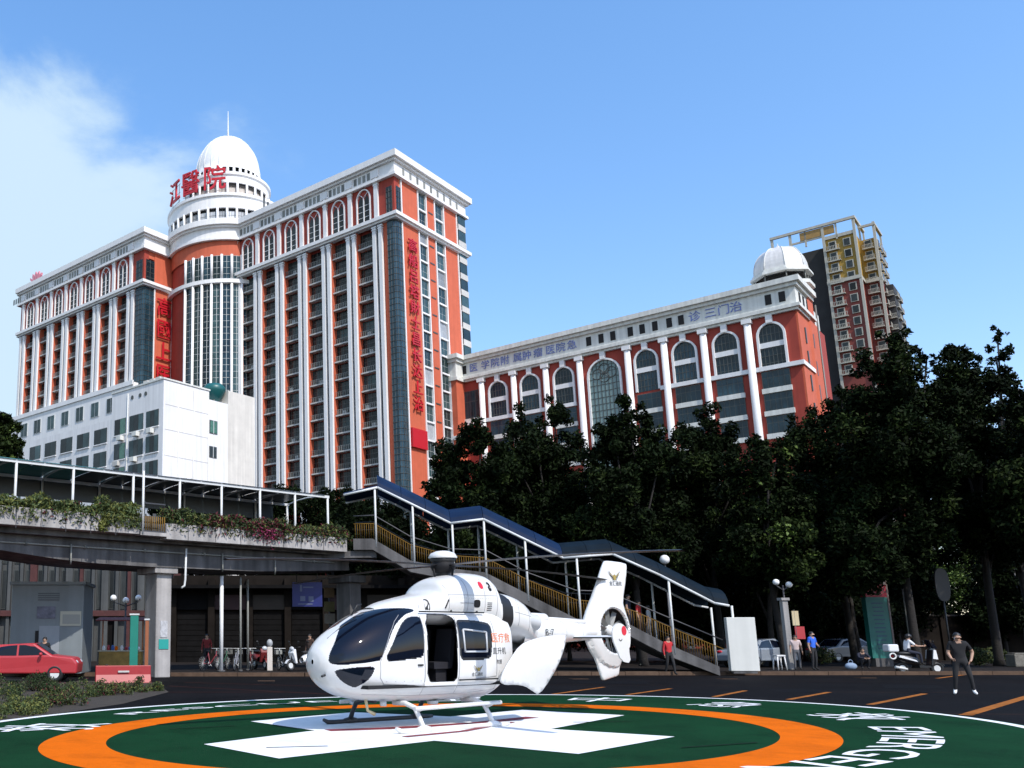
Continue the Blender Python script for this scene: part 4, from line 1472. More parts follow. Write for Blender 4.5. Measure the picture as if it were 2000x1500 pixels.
def hedge(px0, px1, h, label, mix, seed, n, droop=0.05, h2=None):
    x0, x1 = lx(px0), lx(px1)
    def fn(r):
        u = r.random()
        x = x0 + (x1 - x0) * u
        hh = h + ((h2 if h2 is not None else h) - h) * u
        hh *= 0.72 + 0.28 * math.sin(x * 3.1 + seed) * math.sin(x * 1.3)
        z = ZP - 0.06 + hh * r.random() ** 1.2
        y = 0.38 + r.gauss(0, 0.24)
        if r.random() < droop:
            y = -0.06 - 0.10 * r.random(); z = ZP - 0.02 - 0.45 * r.random() ** 1.8
        return Vector((x - x0, y, z - ZP)), r.choices(range(4), mix)[0]
    o = empty('planter_shrub', P0 + BD * x0 + Vector((0, 0, ZP)), brot)
    tag(o, label, 'planter shrub', 'shrubs in the footbridge planters')
    leaf_cloud('foliage', fn, n, 0.085, [m_lf1, m_lf2, m_lf3, m_lfr], o, seed=seed)
    q = MB()
    r = random.Random(seed)
    for k in range(10):
        x = r.uniform(0, x1 - x0); q.tube([(x, 0.35, -0.5), (x + r.uniform(-0.15, 0.15), 0.35, 0.5 * h)], 0.015, seg=4)
    q.build('stem', m_stem, o)
hedge(-230, -60, 0.8, 'green hedge in the leftmost planter at the picture edge', (4, 3, 2, 0), 21, 2600)
hedge(-60, 70, 0.75, 'light green bushy hedge in the planter nearest the left edge', (4, 4, 1, 0), 22, 2600)
hedge(71, 190, 0.75, 'mixed green hedge in the planter over the grey booth', (4, 2, 2, 0.3), 23, 2400)
hedge(190, 268, 0.85, 'spiky green shrub trailing over the planter beside the railing gap', (4, 3, 1, 0), 24, 2600, 0.10)
hedge(322, 400, 0.75, 'dark green shrub right of the railing gap', (2, 2, 4, 0.6), 25, 1800)
hedge(385, 480, 0.65, 'dark reddish shrub in the middle planter', (1, 1, 3, 2.5), 26, 2000, 0.10)
hedge(475, 560, 0.70, 'dark red foliage spilling over the concrete planter', (0.6, 0.6, 3, 3), 27, 2200, 0.16)
hedge(555, 690, 0.62, 'green and rusty shrub in the last planter before the stair', (2, 1.5, 3, 1.3), 28, 2800, 0.10)
# trailing magenta flowers
def fn(r):
    x = lx(522) + r.gauss(0, 0.4); z = 6.32 - abs(r.gauss(0, 0.28))
    return Vector((x, -0.10 + r.gauss(0, 0.08), z)), r.choices((0, 1), (3, 2))[0]
o = empty('trailing_flowers', P0, brot)
tag(o, 'magenta flowers hanging down over the concrete planter', 'flowers')
leaf_cloud('blossom', fn, 420, 0.06, [m_fl, m_lfr], o, seed=3)
def fn(r):
    x = lx(208) - 0.25 * r.random() + r.gauss(0, 0.1); t = r.random()
    return Vector((x - 0.3 * t, -0.1 + r.gauss(0, 0.05), 6.4 - 0.7 * t)), 0
o = empty('trailing_frond', P0, brot)
tag(o, 'green frond hanging over the planter left of the railing gap', 'plant')
leaf_cloud('foliage', fn, 160, 0.09, [m_lf2], o, seed=4)

# ---------------------------------------------------------------- covered stair on the right of the bridge
S0 = Vector((4.72, 42.1, 0)); S1 = Vector((20.8, 39.7, 0))
SD = (S1 - S0).normalized(); SN = Vector((-SD.y, SD.x, 0)); srot = math.atan2(SD.y, SD.x)
st = empty('covered_stair', S0, srot)
tag(st, 'long stair with blue vaulted canopy and ochre railings leading down from the footbridge', 'stair')
def sp_(px, py, off=0.0):
    P = on_plane(px, py, S0 + SN * off, SN)
    d = P - S0
    return d.dot(SD), P.z
# pixel outline of the front stringer, canopy edge and rails, brought to the stair's own plane
top = [sp_(*p) for p in ((690, 1052), (728, 1052), (802, 1095), (880, 1110), (948, 1118), (1030, 1160), (1125, 1208), (1180, 1220), (1225, 1217), (1300, 1256), (1405, 1302))]
low_ = [(x, z - 0.42) for x, z in top]
def step_line(z_off):
    return [(x, z + z_off) for x, z in top]
W_ST = 2.6
q = MB()
for k in range(len(top) - 1):
    (xa, za), (xb, zb) = top[k], top[k + 1]
    q.extrude([(xa, 0, za - 0.52), (xb, 0, max(zb - 0.52, 0.0)), (xb, 0, zb), (xa, 0, za)], (0, 0.16, 0))
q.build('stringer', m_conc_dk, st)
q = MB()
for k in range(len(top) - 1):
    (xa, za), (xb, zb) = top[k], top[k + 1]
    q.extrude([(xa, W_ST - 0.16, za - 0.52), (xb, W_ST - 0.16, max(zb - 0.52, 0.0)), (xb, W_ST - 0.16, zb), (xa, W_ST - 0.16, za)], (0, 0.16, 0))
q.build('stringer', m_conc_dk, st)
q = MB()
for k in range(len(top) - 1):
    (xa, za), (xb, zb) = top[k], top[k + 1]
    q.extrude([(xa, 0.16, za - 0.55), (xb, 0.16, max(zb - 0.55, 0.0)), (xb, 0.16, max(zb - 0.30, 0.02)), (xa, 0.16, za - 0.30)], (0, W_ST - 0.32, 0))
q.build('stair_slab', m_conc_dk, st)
stp = MB(); stp.box(-0.16, 0.16, 0.17, W_ST - 0.17, -0.16, 0.0); stp_me = stp.mesh('step', m_conc_dk)
def zline(line, x):
    for k in range(len(line) - 1):
        (xa, za), (xb, zb) = line[k], line[k + 1]
        if xa <= x <= xb: return za + (zb - za) * (x - xa) / (xb - xa)
    return line[-1][1] if x > line[-1][0] else line[0][1]
x = top[1][0]
while x < top[-1][0]:
    link('step', stp_me, st, (x, 0, zline(top, x) - 0.12))
    x += 0.31
# landing back to the bridge
q = MB(); q.box(-2.0, 1.4, 0.2, 3.4, 5.3, 5.62); q.build('landing', m_conc_dk, st)
# bars and handrails
hand = [sp_(*p) for p in ((690, 1008), (730, 1006), (802, 1048), (880, 1072), (948, 1074), (1030, 1118), (1125, 1153), (1185, 1155), (1240, 1178), (1330, 1216), (1412, 1250))]
bar_me = MB().tube([(0, 0, 0), (0, 0, 1)], 0.012, seg=4).mesh('railing_bar', m_yrail)
x = top[0][0] + 0.1
while x < top[-1][0]:
    zt = zline(top, x)
    b = link('railing_bar', bar_me, st, (x, 0.06, zt)); b.scale = (1, 1, max(0.3, (zline(hand, x) - zt) * 0.66))
    x += 0.105
bar2 = MB().tube([(0, 0, 0), (0, 0, 1)], 0.012, seg=4).mesh('railing_bar', m_hrail)
x = top[0][0] + 0.1
while x < top[-1][0]:
    zt = zline(top, x)
    b = link('railing_bar', bar2, st, (x, W_ST - 0.06, zt)); b.scale = (1, 1, zline(hand, x) - zt)
    x += 0.21
for y in (0.06, W_ST - 0.06):
    q = MB(); q.tube([(x, y, z) for x, z in hand], 0.032, seg=6); q.build('handrail', m_hrail, st)
    q = MB(); q.tube([(x, y, zline(top, x) + (z - zline(top, x)) * 0.66) for x, z in hand], 0.02, seg=5); q.build('handrail', m_yrail if y < 1 else m_hrail, st)
# canopy
eave = [sp_(*p) for p in ((671, 967), (737, 952), (880, 1022), (944, 1014), (1100, 1090), (1196, 1082), (1290, 1124), (1395, 1178), (1424, 1183))]
q = MB()
for k in range(len(eave) - 1):
    (xa, za), (xb, zb) = eave[k], eave[k + 1]
    q.tube([(xa, 0, za), (xb, 0, zb)], 0.06, seg=6)
q.build('eave_beam', m_steel, st)
q = MB()
for k in range(len(eave) - 1):
    (xa, za), (xb, zb) = eave[k], eave[k + 1]
    q.tube([(xa, W_ST, za), (xb, W_ST, zb)], 0.05, seg=6)
q.build('eave_beam', m_steel, st)
def vault2(p, q_, rise):
    (xa, za), (xb, zb) = p, q_
    o = MB(); n = 9
    for k in range(n):
        t0, t1 = PI * k / n, PI * (k + 1) / n
        f = lambda t: (W_ST * (0.5 - 0.5 * math.cos(t)), rise * math.sin(t))
        (y0, h0), (y1, h1) = f(t0), f(t1)
        o.face([(xa, y0, za + h0), (xb, y0, zb + h0), (xb, y1, zb + h1), (xa, y1, za + h1)], smooth=True)
    return o
for k in range(len(eave) - 1):
    (xa, za), (xb, zb) = eave[k], eave[k + 1]
    n = max(1, round((xb - xa) / 1.1))
    for j in range(n):
        p = (xa + (xb - xa) * j / n, za + (zb - za) * j / n)
        p2 = (xa + (xb - xa) * (j + 0.985) / n, za + (zb - za) * (j + 0.985) / n)
        vault2(p, p2, 0.80 if k > 0 else 0.25).build('canopy_sheet', m_canopy if k < 4 else mat('dusty_blue_canopy_sheet', (0.005, 0.011, 0.018), 0.6, spec=0.08, var=0.4, scale=1.2), st)
for px, yb in ((733, 1045), (806, 1080), (882, 1100), (944, 1110), (1028, 1150), (1127, 1190), (1303, 1240), (1421, 1296)):
    x, _ = sp_(px, 1000 if px < 1000 else 1100)
    zt = zline(eave, x)
    for y in (0.03, W_ST - 0.03):
        q = MB(); q.tube([(x, y, max(zline(top, x) - 0.3, 0.1)), (x, y, zt)], 0.05, seg=7); q.build('canopy_post', m_steel, st)
# white slab wall at the foot of the stair
pl = empty('white_notice_wall', S1 + SD * 0.1, srot)
tag(pl, 'blank white rectangular panel at the foot of the covered stair', 'panel')
xp0, _ = sp_(1420, 1250); xp1, _ = sp_(1476, 1250)
d0 = (S1 + SD * 0.1 - S0).dot(SD)
q = MB()
z0a = sp_(1420, 1305)[1]; z1a = sp_(1420, 1206)[1]
q.box(xp0 - d0, xp1 - d0, -0.15, 0.15, 0.20, z1a)
o = q.build('panel', mat('white_panel_paint', (0.66, 0.66, 0.62), 0.6, var=0.05, scale=1.5, streak=0.1), pl); bevel(o, 0.02)
q = MB(); q.box(xp0 - d0 + 0.1, xp1 - d0 - 0.1, -0.12, 0.12, 0.1, 0.20); q.build('base', m_conc_dk, pl)
# ---------------------------------------------------------------- helicopter
m_hw = mat('helicopter_white_paint', (0.70, 0.695, 0.675), 0.28, spec=0.5, coat=0.4, var=0.05, scale=1.2, grain=0.03, gscale=9)
m_hw2 = mat('helicopter_grey_panel', (0.50, 0.51, 0.52), 0.35, spec=0.5, var=0.1, scale=2)
m_hgl = mat('helicopter_dark_glass', (0.003, 0.005, 0.012), 0.03, spec=0.42)
m_hblk = mat('helicopter_black_rubber', (0.010, 0.010, 0.011), 0.5)
m_hint = mat('helicopter_cabin_lining', (0.006, 0.006, 0.007), 0.8)
m_hred = mat('helicopter_red_mark', (0.62, 0.015, 0.035), 0.4)
m_horg = mat('helicopter_orange_letters', (0.75, 0.16, 0.02), 0.4)
m_hltr = mat('helicopter_black_letters', (0.02, 0.02, 0.02), 0.4)
m_hgold = mat('helicopter_gold_emblem', (0.36, 0.26, 0.06), 0.4)
m_hblade = mat('rotor_blade_dark_grey', (0.025, 0.025, 0.028), 0.45)
m_hmetal = mat('rotor_hub_metal', (0.014, 0.014, 0.016), 0.65, spec=0.2)
HM = Vector((2.56, 16.98, 0)); HY = R(33)
heli = empty('helicopter', HM, PI + HY)       # local x forward (nose), y to its left, z up
tag(heli, 'white rescue helicopter with open sliding door parked on the green pad', 'helicopter')
ST = [(1.66, 1.16, 1.24, .03, 2.0), (1.63, 1.02, 1.36, .19, 2.0), (1.55, .88, 1.47, .34, 2.05), (1.35, .72, 1.65, .52, 2.2), (1.05, .59, 1.84, .65, 2.35), (.65, .52, 2.04, .73, 2.5), (.2, .485, 2.17, .775, 2.7), (-.1, .47, 2.22, .785, 2.9), (-.5, .465, 2.22, .79, 3.0), (-2.0, .46, 2.22, .785, 3.0), (-2.3, .52, 2.2, .765, 3.0), (-2.55, .66, 2.15, .72, 3.0), (-2.72, .85, 2.1, .68, 3.0)]
def st_at(x, ST=ST):
    for k in range(len(ST) - 1):
        if ST[k][0] >= x >= ST[k + 1][0]:
            a, b = ST[k], ST[k + 1]
            t = (a[0] - x) / (a[0] - b[0])
            # cubic through neighbours for a smooth skin
            p, n_ = ST[max(k - 1, 0)], ST[min(k + 2, len(ST) - 1)]
            res = []
            for i in range(1, 5):
                ma = (b[i] - p[i]) / (p[0] - b[0]) * (a[0] - b[0]) if p is not a else (b[i] - a[i])
                mb = (n_[i] - a[i]) / (a[0] - n_[0]) * (a[0] - b[0]) if n_ is not b else (b[i] - a[i])
                lim = 3 * (b[i] - a[i])
                if lim == 0: ma = mb = 0
                else:
                    ma = max(min(ma, abs(lim)), -abs(lim)) if ma * lim > 0 else 0
                    mb = max(min(mb, abs(lim)), -abs(lim)) if mb * lim > 0 else 0
                t2, t3 = t * t, t * t * t
                res.append((2 * t3 - 3 * t2 + 1) * a[i] + (t3 - 2 * t2 + t) * ma + (-2 * t3 + 3 * t2) * b[i] + (t3 - t2) * mb)
            return res
    return list(ST[-1][1:]) if x < ST[-1][0] else list(ST[0][1:])
def skin_pt(x, a, s=1.0, ST=ST):
    zb, zt, w, n = st_at(x, ST)
    zc, h = (zb + zt) / 2, (zt - zb) / 2
    c, sn = math.cos(a), math.sin(a)
    return Vector((x, s * w * math.copysign(abs(c) ** (2 / n), c), zc + s * h * math.copysign(abs(sn) ** (2 / n), sn)))
def inside(poly, x, y):
    r = False
    j = len(poly) - 1
    for i in range(len(poly)):
        xi, yi = poly[i]; xj, yj = poly[j]
        if (yi > y) != (yj > y) and x < (xj - xi) * (y - yi) / (yj - yi) + xi: r = not r
        j = i
    return r
WSC = [(1.56, 1.17), (1.55, 1.30), (1.46, 1.46), (1.27, 1.69), (1.03, 1.86), (.82, 1.97), (.63, 2.055), (.36, 2.125), (.19, 2.145), (-.14, 2.15), (-.31, 2.13), (-.22, 2.08), (-.02, 2.04), (.15, 1.95), (.33, 1.82), (.47, 1.65), (.59, 1.44), (.68, 1.29), (.73, 1.22), (.83, 1.20), (1.14, 1.18), (1.38, 1.15)]
CHIN = [(1.49, 1.07), (1.30, 1.10), (1.02, 1.13), (.83, 1.12), (.84, 1.06), (.88, .96), (.95, .87), (1.05, .80), (1.11, .76), (1.24, .81), (1.37, .89), (1.45, .98)]
FWIN = [(.58, 1.24), (.57, 1.32), (.47, 1.46), (.36, 1.63), (.23, 1.80), (.07, 1.93), (-.07, 1.98), (-.24, 1.99), (-.29, 1.97), (-.30, 1.90), (-.27, 1.51), (-.24, 1.31), (-.16, 1.27), (.12, 1.25), (.37, 1.22), (.52, 1.21)]
DOOR = [(-.40, 2.03), (-.88, 2.03), (-1.05, 2.01), (-1.13, 1.95), (-1.13, 1.89), (-1.10, 1.65), (-1.08, 1.15), (-1.09, .81), (-.73, .82), (-.34, .86), (-.36, 1.41)]
RWIN = [(-1.24, 1.92), (-2.0, 1.87), (-2.03, 1.80), (-1.98, 1.32), (-1.92, 1.26), (-1.26, 1.23), (-1.20, 1.30), (-1.20, 1.86)]
def smooth_poly(p, n=2):
    for _ in range(n):
        q = []
        for i in range(len(p)):
            a, b = Vector(p[i]), Vector(p[(i + 1) % len(p)])
            q += [tuple(a * 0.75 + b * 0.25), tuple(a * 0.25 + b * 0.75)]
        p = q
    return p
WSC, CHIN, FWIN = smooth_poly(WSC), smooth_poly(CHIN), smooth_poly(FWIN)
DOOR, RWIN = smooth_poly(DOOR, 1), smooth_poly(RWIN, 2)
def grow(poly, d):
    cx = sum(p[0] for p in poly) / len(poly); cz = sum(p[1] for p in poly) / len(poly)
    out = []
    n = len(poly)
    area = sum(poly[i][0] * poly[(i + 1) % n][1] - poly[(i + 1) % n][0] * poly[i][1] for i in range(n))
    sg = 1 if area > 0 else -1
    for i in range(n):
        a, b = Vector(poly[i - 1]), Vector(poly[(i + 1) % n])
        t = (b - a)
        if t.length < 1e-9: out.append(poly[i]); continue
        t.normalize()
        out.append((poly[i][0] + t.y * d * sg, poly[i][1] - t.x * d * sg))
    return out
def region(p):
    """which panel of the skin a point belongs to"""
    if p.x > -0.45:
        if abs(p.y) > 0.055 and inside(WSC, p.x, p.z): return 'windscreen'
        if abs(p.y) > 0.20 and p.z < 1.16 and p.x > 0.7 and inside(CHIN, p.x, p.z): return 'chin_window'
        if inside(FWIN, p.x, p.z) and p.z < 2.02: return 'cockpit_window'
        if inside(FW_G, p.x, p.z) and p.z < 2.04: return 'rim'
    if p.y > 0 and inside(DOOR, p.x, p.z): return 'opening'
    if p.y > 0 and inside(DOOR_G, p.x, p.z): return 'rim'
    if abs(p.y) > 0.4:
        if inside(RWIN, p.x, p.z): return 'cabin_window'
        if inside(RW_G, p.x, p.z): return 'rim'
    return 'body'
FW_G, RW_G, DOOR_G = grow(FWIN, 0.012), grow(RWIN, 0.045), grow(DOOR, 0.02)
NX, NA = 300, 400
xsn = []
for k in range(NX + 1):
    t = k / NX
    xsn.append(1.66 - 0.12 * (min(t, 0.06) / 0.06) ** 1.4 if t <= 0.06 else 1.54 - (t - 0.06) / 0.94 * 4.26)
grid = [[skin_pt(x, 2 * PI * j / NA) for j in range(NA)] for x in xsn]
parts = {}
for i in range(NX):
    for j in range(NA):
        j2 = (j + 1) % NA
        q4 = (grid[i][j], grid[i + 1][j], grid[i + 1][j2], grid[i][j2])
        c = (q4[0] + q4[1] + q4[2] + q4[3]) / 4
        rg = region(c)
        if rg == 'opening': continue
        if rg in ('windscreen', 'chin_window', 'cockpit_window', 'cabin_window'):
            rg = (rg, c.y > 0)
        parts.setdefault(rg, []).append(q4)
def skin_obj(name, faces, m_, parent=heli, push=0.0, label=None):
    idx, v, f = {}, [], []
    for q4 in faces:
        ff = []
        for p in q4:
            k = (round(p.x, 5), round(p.y, 5), round(p.z, 5))
            if k not in idx:
                idx[k] = len(v); v.append(tuple(p))
            if idx[k] not in ff: ff.append(idx[k])
        if len(ff) > 2: f.append(ff)
    me = bpy.data.meshes.new(name)
    me.from_pydata(v, [], f)
    me.materials.append(m_)
    me.polygons.foreach_set('use_smooth', [True] * len(f))
    me.update()
    return link(name, me, parent, label=label)
body = skin_obj('fuselage', parts['body'] , m_hw)
if 'rim' in parts: skin_obj('window_seal', parts['rim'], m_hblk)
for key, fs in parts.items():
    if isinstance(key, tuple): skin_obj(key[0], fs, m_hgl)
# dark sheet across the open rear, standing in for the shaded cargo bay
q = MB(); q.face([skin_pt(-2.72, 2 * PI * j / 48) for j in range(48)]); q.build('cargo_bay_shade', m_hint, heli)
# lining, floor and seats seen through the open door
q = MB()
NL = 40
for i in range(NL):
    x0, x1 = 1.3 - 3.95 * i / NL, 1.3 - 3.95 * (i + 1) / NL
    for j in range(60):
        a0, a1 = 2 * PI * j / 60, 2 * PI * (j + 1) / 60
        p4 = [skin_pt(x0, a0, 0.95), skin_pt(x1, a0, 0.95), skin_pt(x1, a1, 0.95), skin_pt(x0, a1, 0.95)]
        c = sum(p4, Vector()) / 4
        if c.y > 0 and inside(grow(DOOR, 0.06), c.x, c.z): continue
        if inside(FWIN, c.x, c.z) or inside(WSC, c.x, c.z): continue
        q.face(p4[::-1], smooth=True)
q.build('cabin_lining', m_hint, heli)
q = MB(); q.box(-2.6, 1.0, -0.70, 0.70, 0.74, 0.80); q.build('cabin_floor', m_hint, heli)
for x, y in ((-1.0, -0.35), (-1.0, 0.3), (0.35, 0.33), (0.35, -0.33)):
    q = MB()
    q.box(x - 0.22, x + 0.24, y - 0.22, y + 0.22, 1.05, 1.17)
    q.extrude([(x - 0.26, y - 0.2, 1.1), (x - 0.16, y - 0.2, 1.12), (x - 0.28, y - 0.2, 1.78), (x - 0.38, y - 0.2, 1.76)], (0, 0.4, 0))
    q.box(x - 0.14, x + 0.14, y - 0.15, y + 0.15, 0.8, 1.05)
    q.build('seat', mat('seat_fabric', (0.009, 0.009, 0.014), 0.9), heli)
# sill of the door and rail
q = MB(); q.box(-1.10, -0.28, 0.66, 0.76, 0.765, 0.825); o = q.build('door_sill', m_hw, heli); bevel(o, 0.012)
q = MB(); q.box(-2.15, -1.13, 0.775, 0.80, 0.84, 0.865); q.build('door_rail', m_hblk, heli)
q = MB(); q.box(-2.0, -0.3, 0.64, 0.665, 2.075, 2.10); q.build('door_rail', m_hblk, heli)
# slid-back door: dark inner frame and inner pane of the cabin window
def skin_y(x, z):
    zb, zt, w, n = st_at(x)
    zc, h = (zb + zt) / 2, (zt - zb) / 2
    return w * max(0.0, 1 - abs((z - zc) / h) ** n) ** (1 / n)
q = MB()
loop = [(-1.29, 1.77), (-1.9, 1.72), (-1.88, 1.36), (-1.29, 1.36)]
for i in range(4):
    a, b = loop[i], loop[(i + 1) % 4]
    q.tube([(a[0], skin_y(*a) + 0.012, a[1]), (b[0], skin_y(*b) + 0.012, b[1])], 0.02, seg=6)
q.build('window_frame', m_hw2, heli)
# panel line round the cockpit door and the slid door
def skin_line(pts, r, m_, name, side=1):
    q = MB()
    P = []
    for k in range(len(pts) - 1):
        a, b = pts[k], pts[k + 1]
        n = max(2, int(math.hypot(b[0] - a[0], b[1] - a[1]) / 0.05))
        for j in range(n):
            t = j / n
            x, z = a[0] + (b[0] - a[0]) * t, a[1] + (b[1] - a[1]) * t
            P.append((x, side * (skin_y(x, z) + 0.001), z))
    P.append((pts[-1][0], side * (skin_y(*pts[-1]) + 0.001), pts[-1][1]))
    q.tube(P, r, seg=5)
    return q.build(name, m_, heli)
m_seam = mat('panel_seam', (0.30, 0.30, 0.31), 0.6)
for sd in (1, -1):
    skin_line([(.14, 2.02), (.30, 1.90), (.48, 1.68), (.62, 1.42), (.72, 1.2), (.70, .93), (.60, .82), (-.27, .78)], 0.006, m_seam, 'door_seam', sd)
skin_line([(-1.16, 2.0), (-1.14, .84)], 0.007, m_seam, 'door_seam')
skin_line([(-2.12, 1.95), (-2.16, .90), (-1.16, .84)], 0.007, m_seam, 'door_seam')
skin_line([(-.30, 2.02), (-.26, 1.3), (-.30, .78)], 0.008, m_seam, 'door_seam')
q = MB(); q.box(-.22, -.10, 0.785, 0.805, 1.12, 1.15); q.build('door_handle', m_hblk, heli)

# ---- upper fairing and engine cowling
CS = [(.35, 2.02, 2.16, .20, 2.2), (.05, 1.98, 2.27, .36, 2.3), (-.4, 1.92, 2.37, .48, 2.5), (-.8, 1.9, 2.45, .56, 2.6), (-1.03, 1.88, 2.52, .60, 2.6), (-1.10, 1.87, 2.66, .60, 2.4), (-1.3, 1.86, 2.77, .61, 2.3), (-1.97, 1.82, 2.885, .63, 2.3), (-2.36, 1.78, 2.87, .635, 2.3), (-2.48, 1.76, 2.80, .64, 2.4), (-2.54, 1.75, 2.57, .64, 2.8), (-3.04, 1.66, 2.49, .62, 2.7), (-3.4, 1.58, 2.40, .55, 2.5), (-3.76, 1.50, 2.21, .42, 2.3), (-3.92, 1.46, 2.04, .34, 2.1)]
def loft(CS_, nx, na, m_, name, skip=None, parent=heli, xs=None, extra=None):
    x0, x1 = CS_[0][0], CS_[-1][0]
    xs = xs or [x0 + (x1 - x0) * k / nx for k in range(nx + 1)]
    G = [[skin_pt(x, 2 * PI * j / na, 1.0, CS_) for j in range(na)] for x in xs]
    reg = {}
    for i in range(len(xs) - 1):
        for j in range(na):
            j2 = (j + 1) % na
            q4 = (G[i][j], G[i + 1][j], G[i + 1][j2], G[i][j2])
            c = (q4[0] + q4[1] + q4[2] + q4[3]) / 4
            reg.setdefault(skip(c) if skip else 0, []).append(q4)
    return reg, G
SLOT = [(-2.47, 2.60), (-2.62, 2.62), (-2.80, 2.50), (-2.86, 2.2), (-2.87, 1.60), (-2.56, 1.76), (-2.55, 2.2)]
def cowl_reg(c):
    if c.x < -2.4 and inside(SLOT, c.x, c.z): return 'intake_slot'
    return 'cowl'
reg, G = loft(CS, 150, 90, m_hw, 'engine_cowling', cowl_reg)
cowl = skin_obj('engine_cowling', reg['cowl'], m_hw)
skin_obj('exhaust_band', reg['intake_slot'], m_hblk)
q = MB(); q.face([skin_pt(-3.92, 2 * PI * j / 24, 1.0, CS) for j in range(24)]); q.build('cowling_end', m_hblk, heli)
def cowl_y(x, z):
    zb, zt, w, n = st_at(x, CS)
    zc, h = (zb + zt) / 2, (zt - zb) / 2
    return w * max(0.0, 1 - abs((z - zc) / h) ** n) ** (1 / n)
# intakes, vents and marks on the cowling
def cowl_disc(x, z, rx, rz_, m_, name, push=0.006, n=16, squ=1.0):
    q = MB()
    pts = []
    for k in range(n):
        t = 2 * PI * k / n
        c, s = math.cos(t), math.sin(t)
        c = math.copysign(abs(c) ** squ, c); s = math.copysign(abs(s) ** squ, s)
        xx, zz = x + rx * c, z + rz_ * s
        pts.append((xx, cowl_y(xx, zz) + push, zz))
    q.face(pts); return q.build(name, m_, heli)
cowl_disc(-.63, 2.20, .055, .13, m_hblk, 'air_intake', 0.012, squ=0.7)
cowl_disc(-1.20, 2.07, .035, .065, m_hblk, 'vent')
cowl_disc(-1.86, 2.26, .085, .075, m_hmetal, 'vent', squ=0.55)
cowl_disc(-1.88, 2.06, .04, .065, m_hblk, 'vent')
cowl_disc(-2.08, 1.97, .03, .05, m_hblk, 'vent')
cowl_disc(-2.03, 2.62, .06, .075, m_hred, 'red_mark')
cowl_disc(-2.26, 2.60, .045, .09, m_hmetal, 'grille', squ=0.6)
q = MB(); q.tube([(-1.02, cowl_y(-1.02, 2.22) + .01, 2.16), (-1.12, cowl_y(-1.12, 2.3) + .01, 2.32)], 0.014, seg=5); q.build('vent', m_hblk, heli)
q = MB(); q.tube([(-1.42, cowl_y(-1.42, 2.27) + .004, 2.27), (-1.76, cowl_y(-1.76, 2.26) + .004, 2.265)], 0.006, seg=5); q.build('panel_seam', m_seam, heli)
# seams, rivets and grilles of the cowling and belly
def cowl_line(pts, r=0.005, m_=None, name='panel_seam'):
    P = []
    for k in range(len(pts) - 1):
        a, b = pts[k], pts[k + 1]
        n = max(2, int(math.hypot(b[0] - a[0], b[1] - a[1]) / 0.04))
        for j in range(n):
            t = j / n; x, z = a[0] + (b[0] - a[0]) * t, a[1] + (b[1] - a[1]) * t
            P.append((x, cowl_y(x, z) + .001, z))
    P.append((pts[-1][0], cowl_y(*pts[-1]) + .001, pts[-1][1]))
    q = MB(); q.tube(P, r, seg=4); return q.build(name, m_ or m_seam, heli)
for pts in (((-1.14, 2.02), (-1.14, 2.60)), ((-1.62, 2.00), (-1.62, 2.72)), ((-1.14, 2.42), (-2.40, 2.42)), ((-2.08, 1.95), (-2.08, 2.74)), ((-2.42, 1.95), (-2.42, 2.70)), ((-3.05, 1.85), (-3.05, 2.35)), ((-3.45, 1.75), (-3.45, 2.3)), ((-.45, 2.10), (-.45, 2.30)), ((-2.9, 2.12), (-3.8, 2.0))):
    cowl_line(pts)
for x0_, z_, n_ in ((-1.18, 2.36, 9), (-1.66, 2.36, 8), (-2.12, 2.36, 6), (-2.92, 2.2, 5)):
    for j in range(n_):
        x_ = x0_ - .05 * j
        q = MB(); q.ball((x_, cowl_y(x_, z_), z_), .007, 6, 4); q.build('rivet', m_seam, heli)
for pts in (((.9, .64), (-.1, .60), (-1.4, .60), (-2.3, .66)), ((-2.2, .66), (-2.24, 1.0)), ((-.30, .78), (-.30, .60)), ((-1.14, .78), (-1.14, .60))):
    skin_line(list(pts), 0.004, m_seam, 'panel_seam')
for j in range(14):
    x_ = .55 - .19 * j
    if not -1.15 < x_ < -.25:
        q = MB(); q.ball((x_, skin_y(x_, .86), .86), .008, 6, 4); q.build('rivet', m_seam, heli)
for j in range(5):
    x_ = -2.20
    q = MB(); q.tube([(x_ - .06, cowl_y(x_ - .06, 2.14 + j * .035) + .004, 2.14 + j * .035), (x_ + .06, cowl_y(x_ + .06, 2.14 + j * .035) + .004, 2.14 + j * .035)], .007, seg=4); q.build('louvre', m_hblk, heli)
for x_ in (-4.4, -5.0, -5.6):
    zb_, zt_, w_, n_ = st_at(x_, [(-3.5, 1.36, 2.06, .36, 2.2), (-4.0, 1.42, 2.03, .30, 2.1), (-5.0, 1.50, 1.97, .22, 2.0), (-5.9, 1.56, 1.92, .17, 2.0), (-6.15, 1.58, 1.90, .15, 2.0)])
    q = MB(); q.tube([(x_, (w_ + .001) * math.cos(t), (zb_ + zt_) / 2 + ((zt_ - zb_) / 2 + .001) * math.sin(t)) for t in [2 * PI * k / 24 for k in range(25)]], .004, seg=4); q.build('panel_seam', m_seam, heli)
# exhaust pipe
for sd in (1, -1):
    q = MB()
    q.tube([(-3.35, sd * 0.36, 1.98), (-3.78, sd * 0.42, 1.92)], [0.14, 0.16], seg=16, cap=False)
    e = q.build('exhaust_pipe', m_hw2, heli)
    q = MB(); q.tube([(-3.76, sd * 0.418, 1.922), (-3.782, sd * 0.421, 1.918)], 0.135, seg=16); q.build('exhaust_mouth', m_hblk, e)

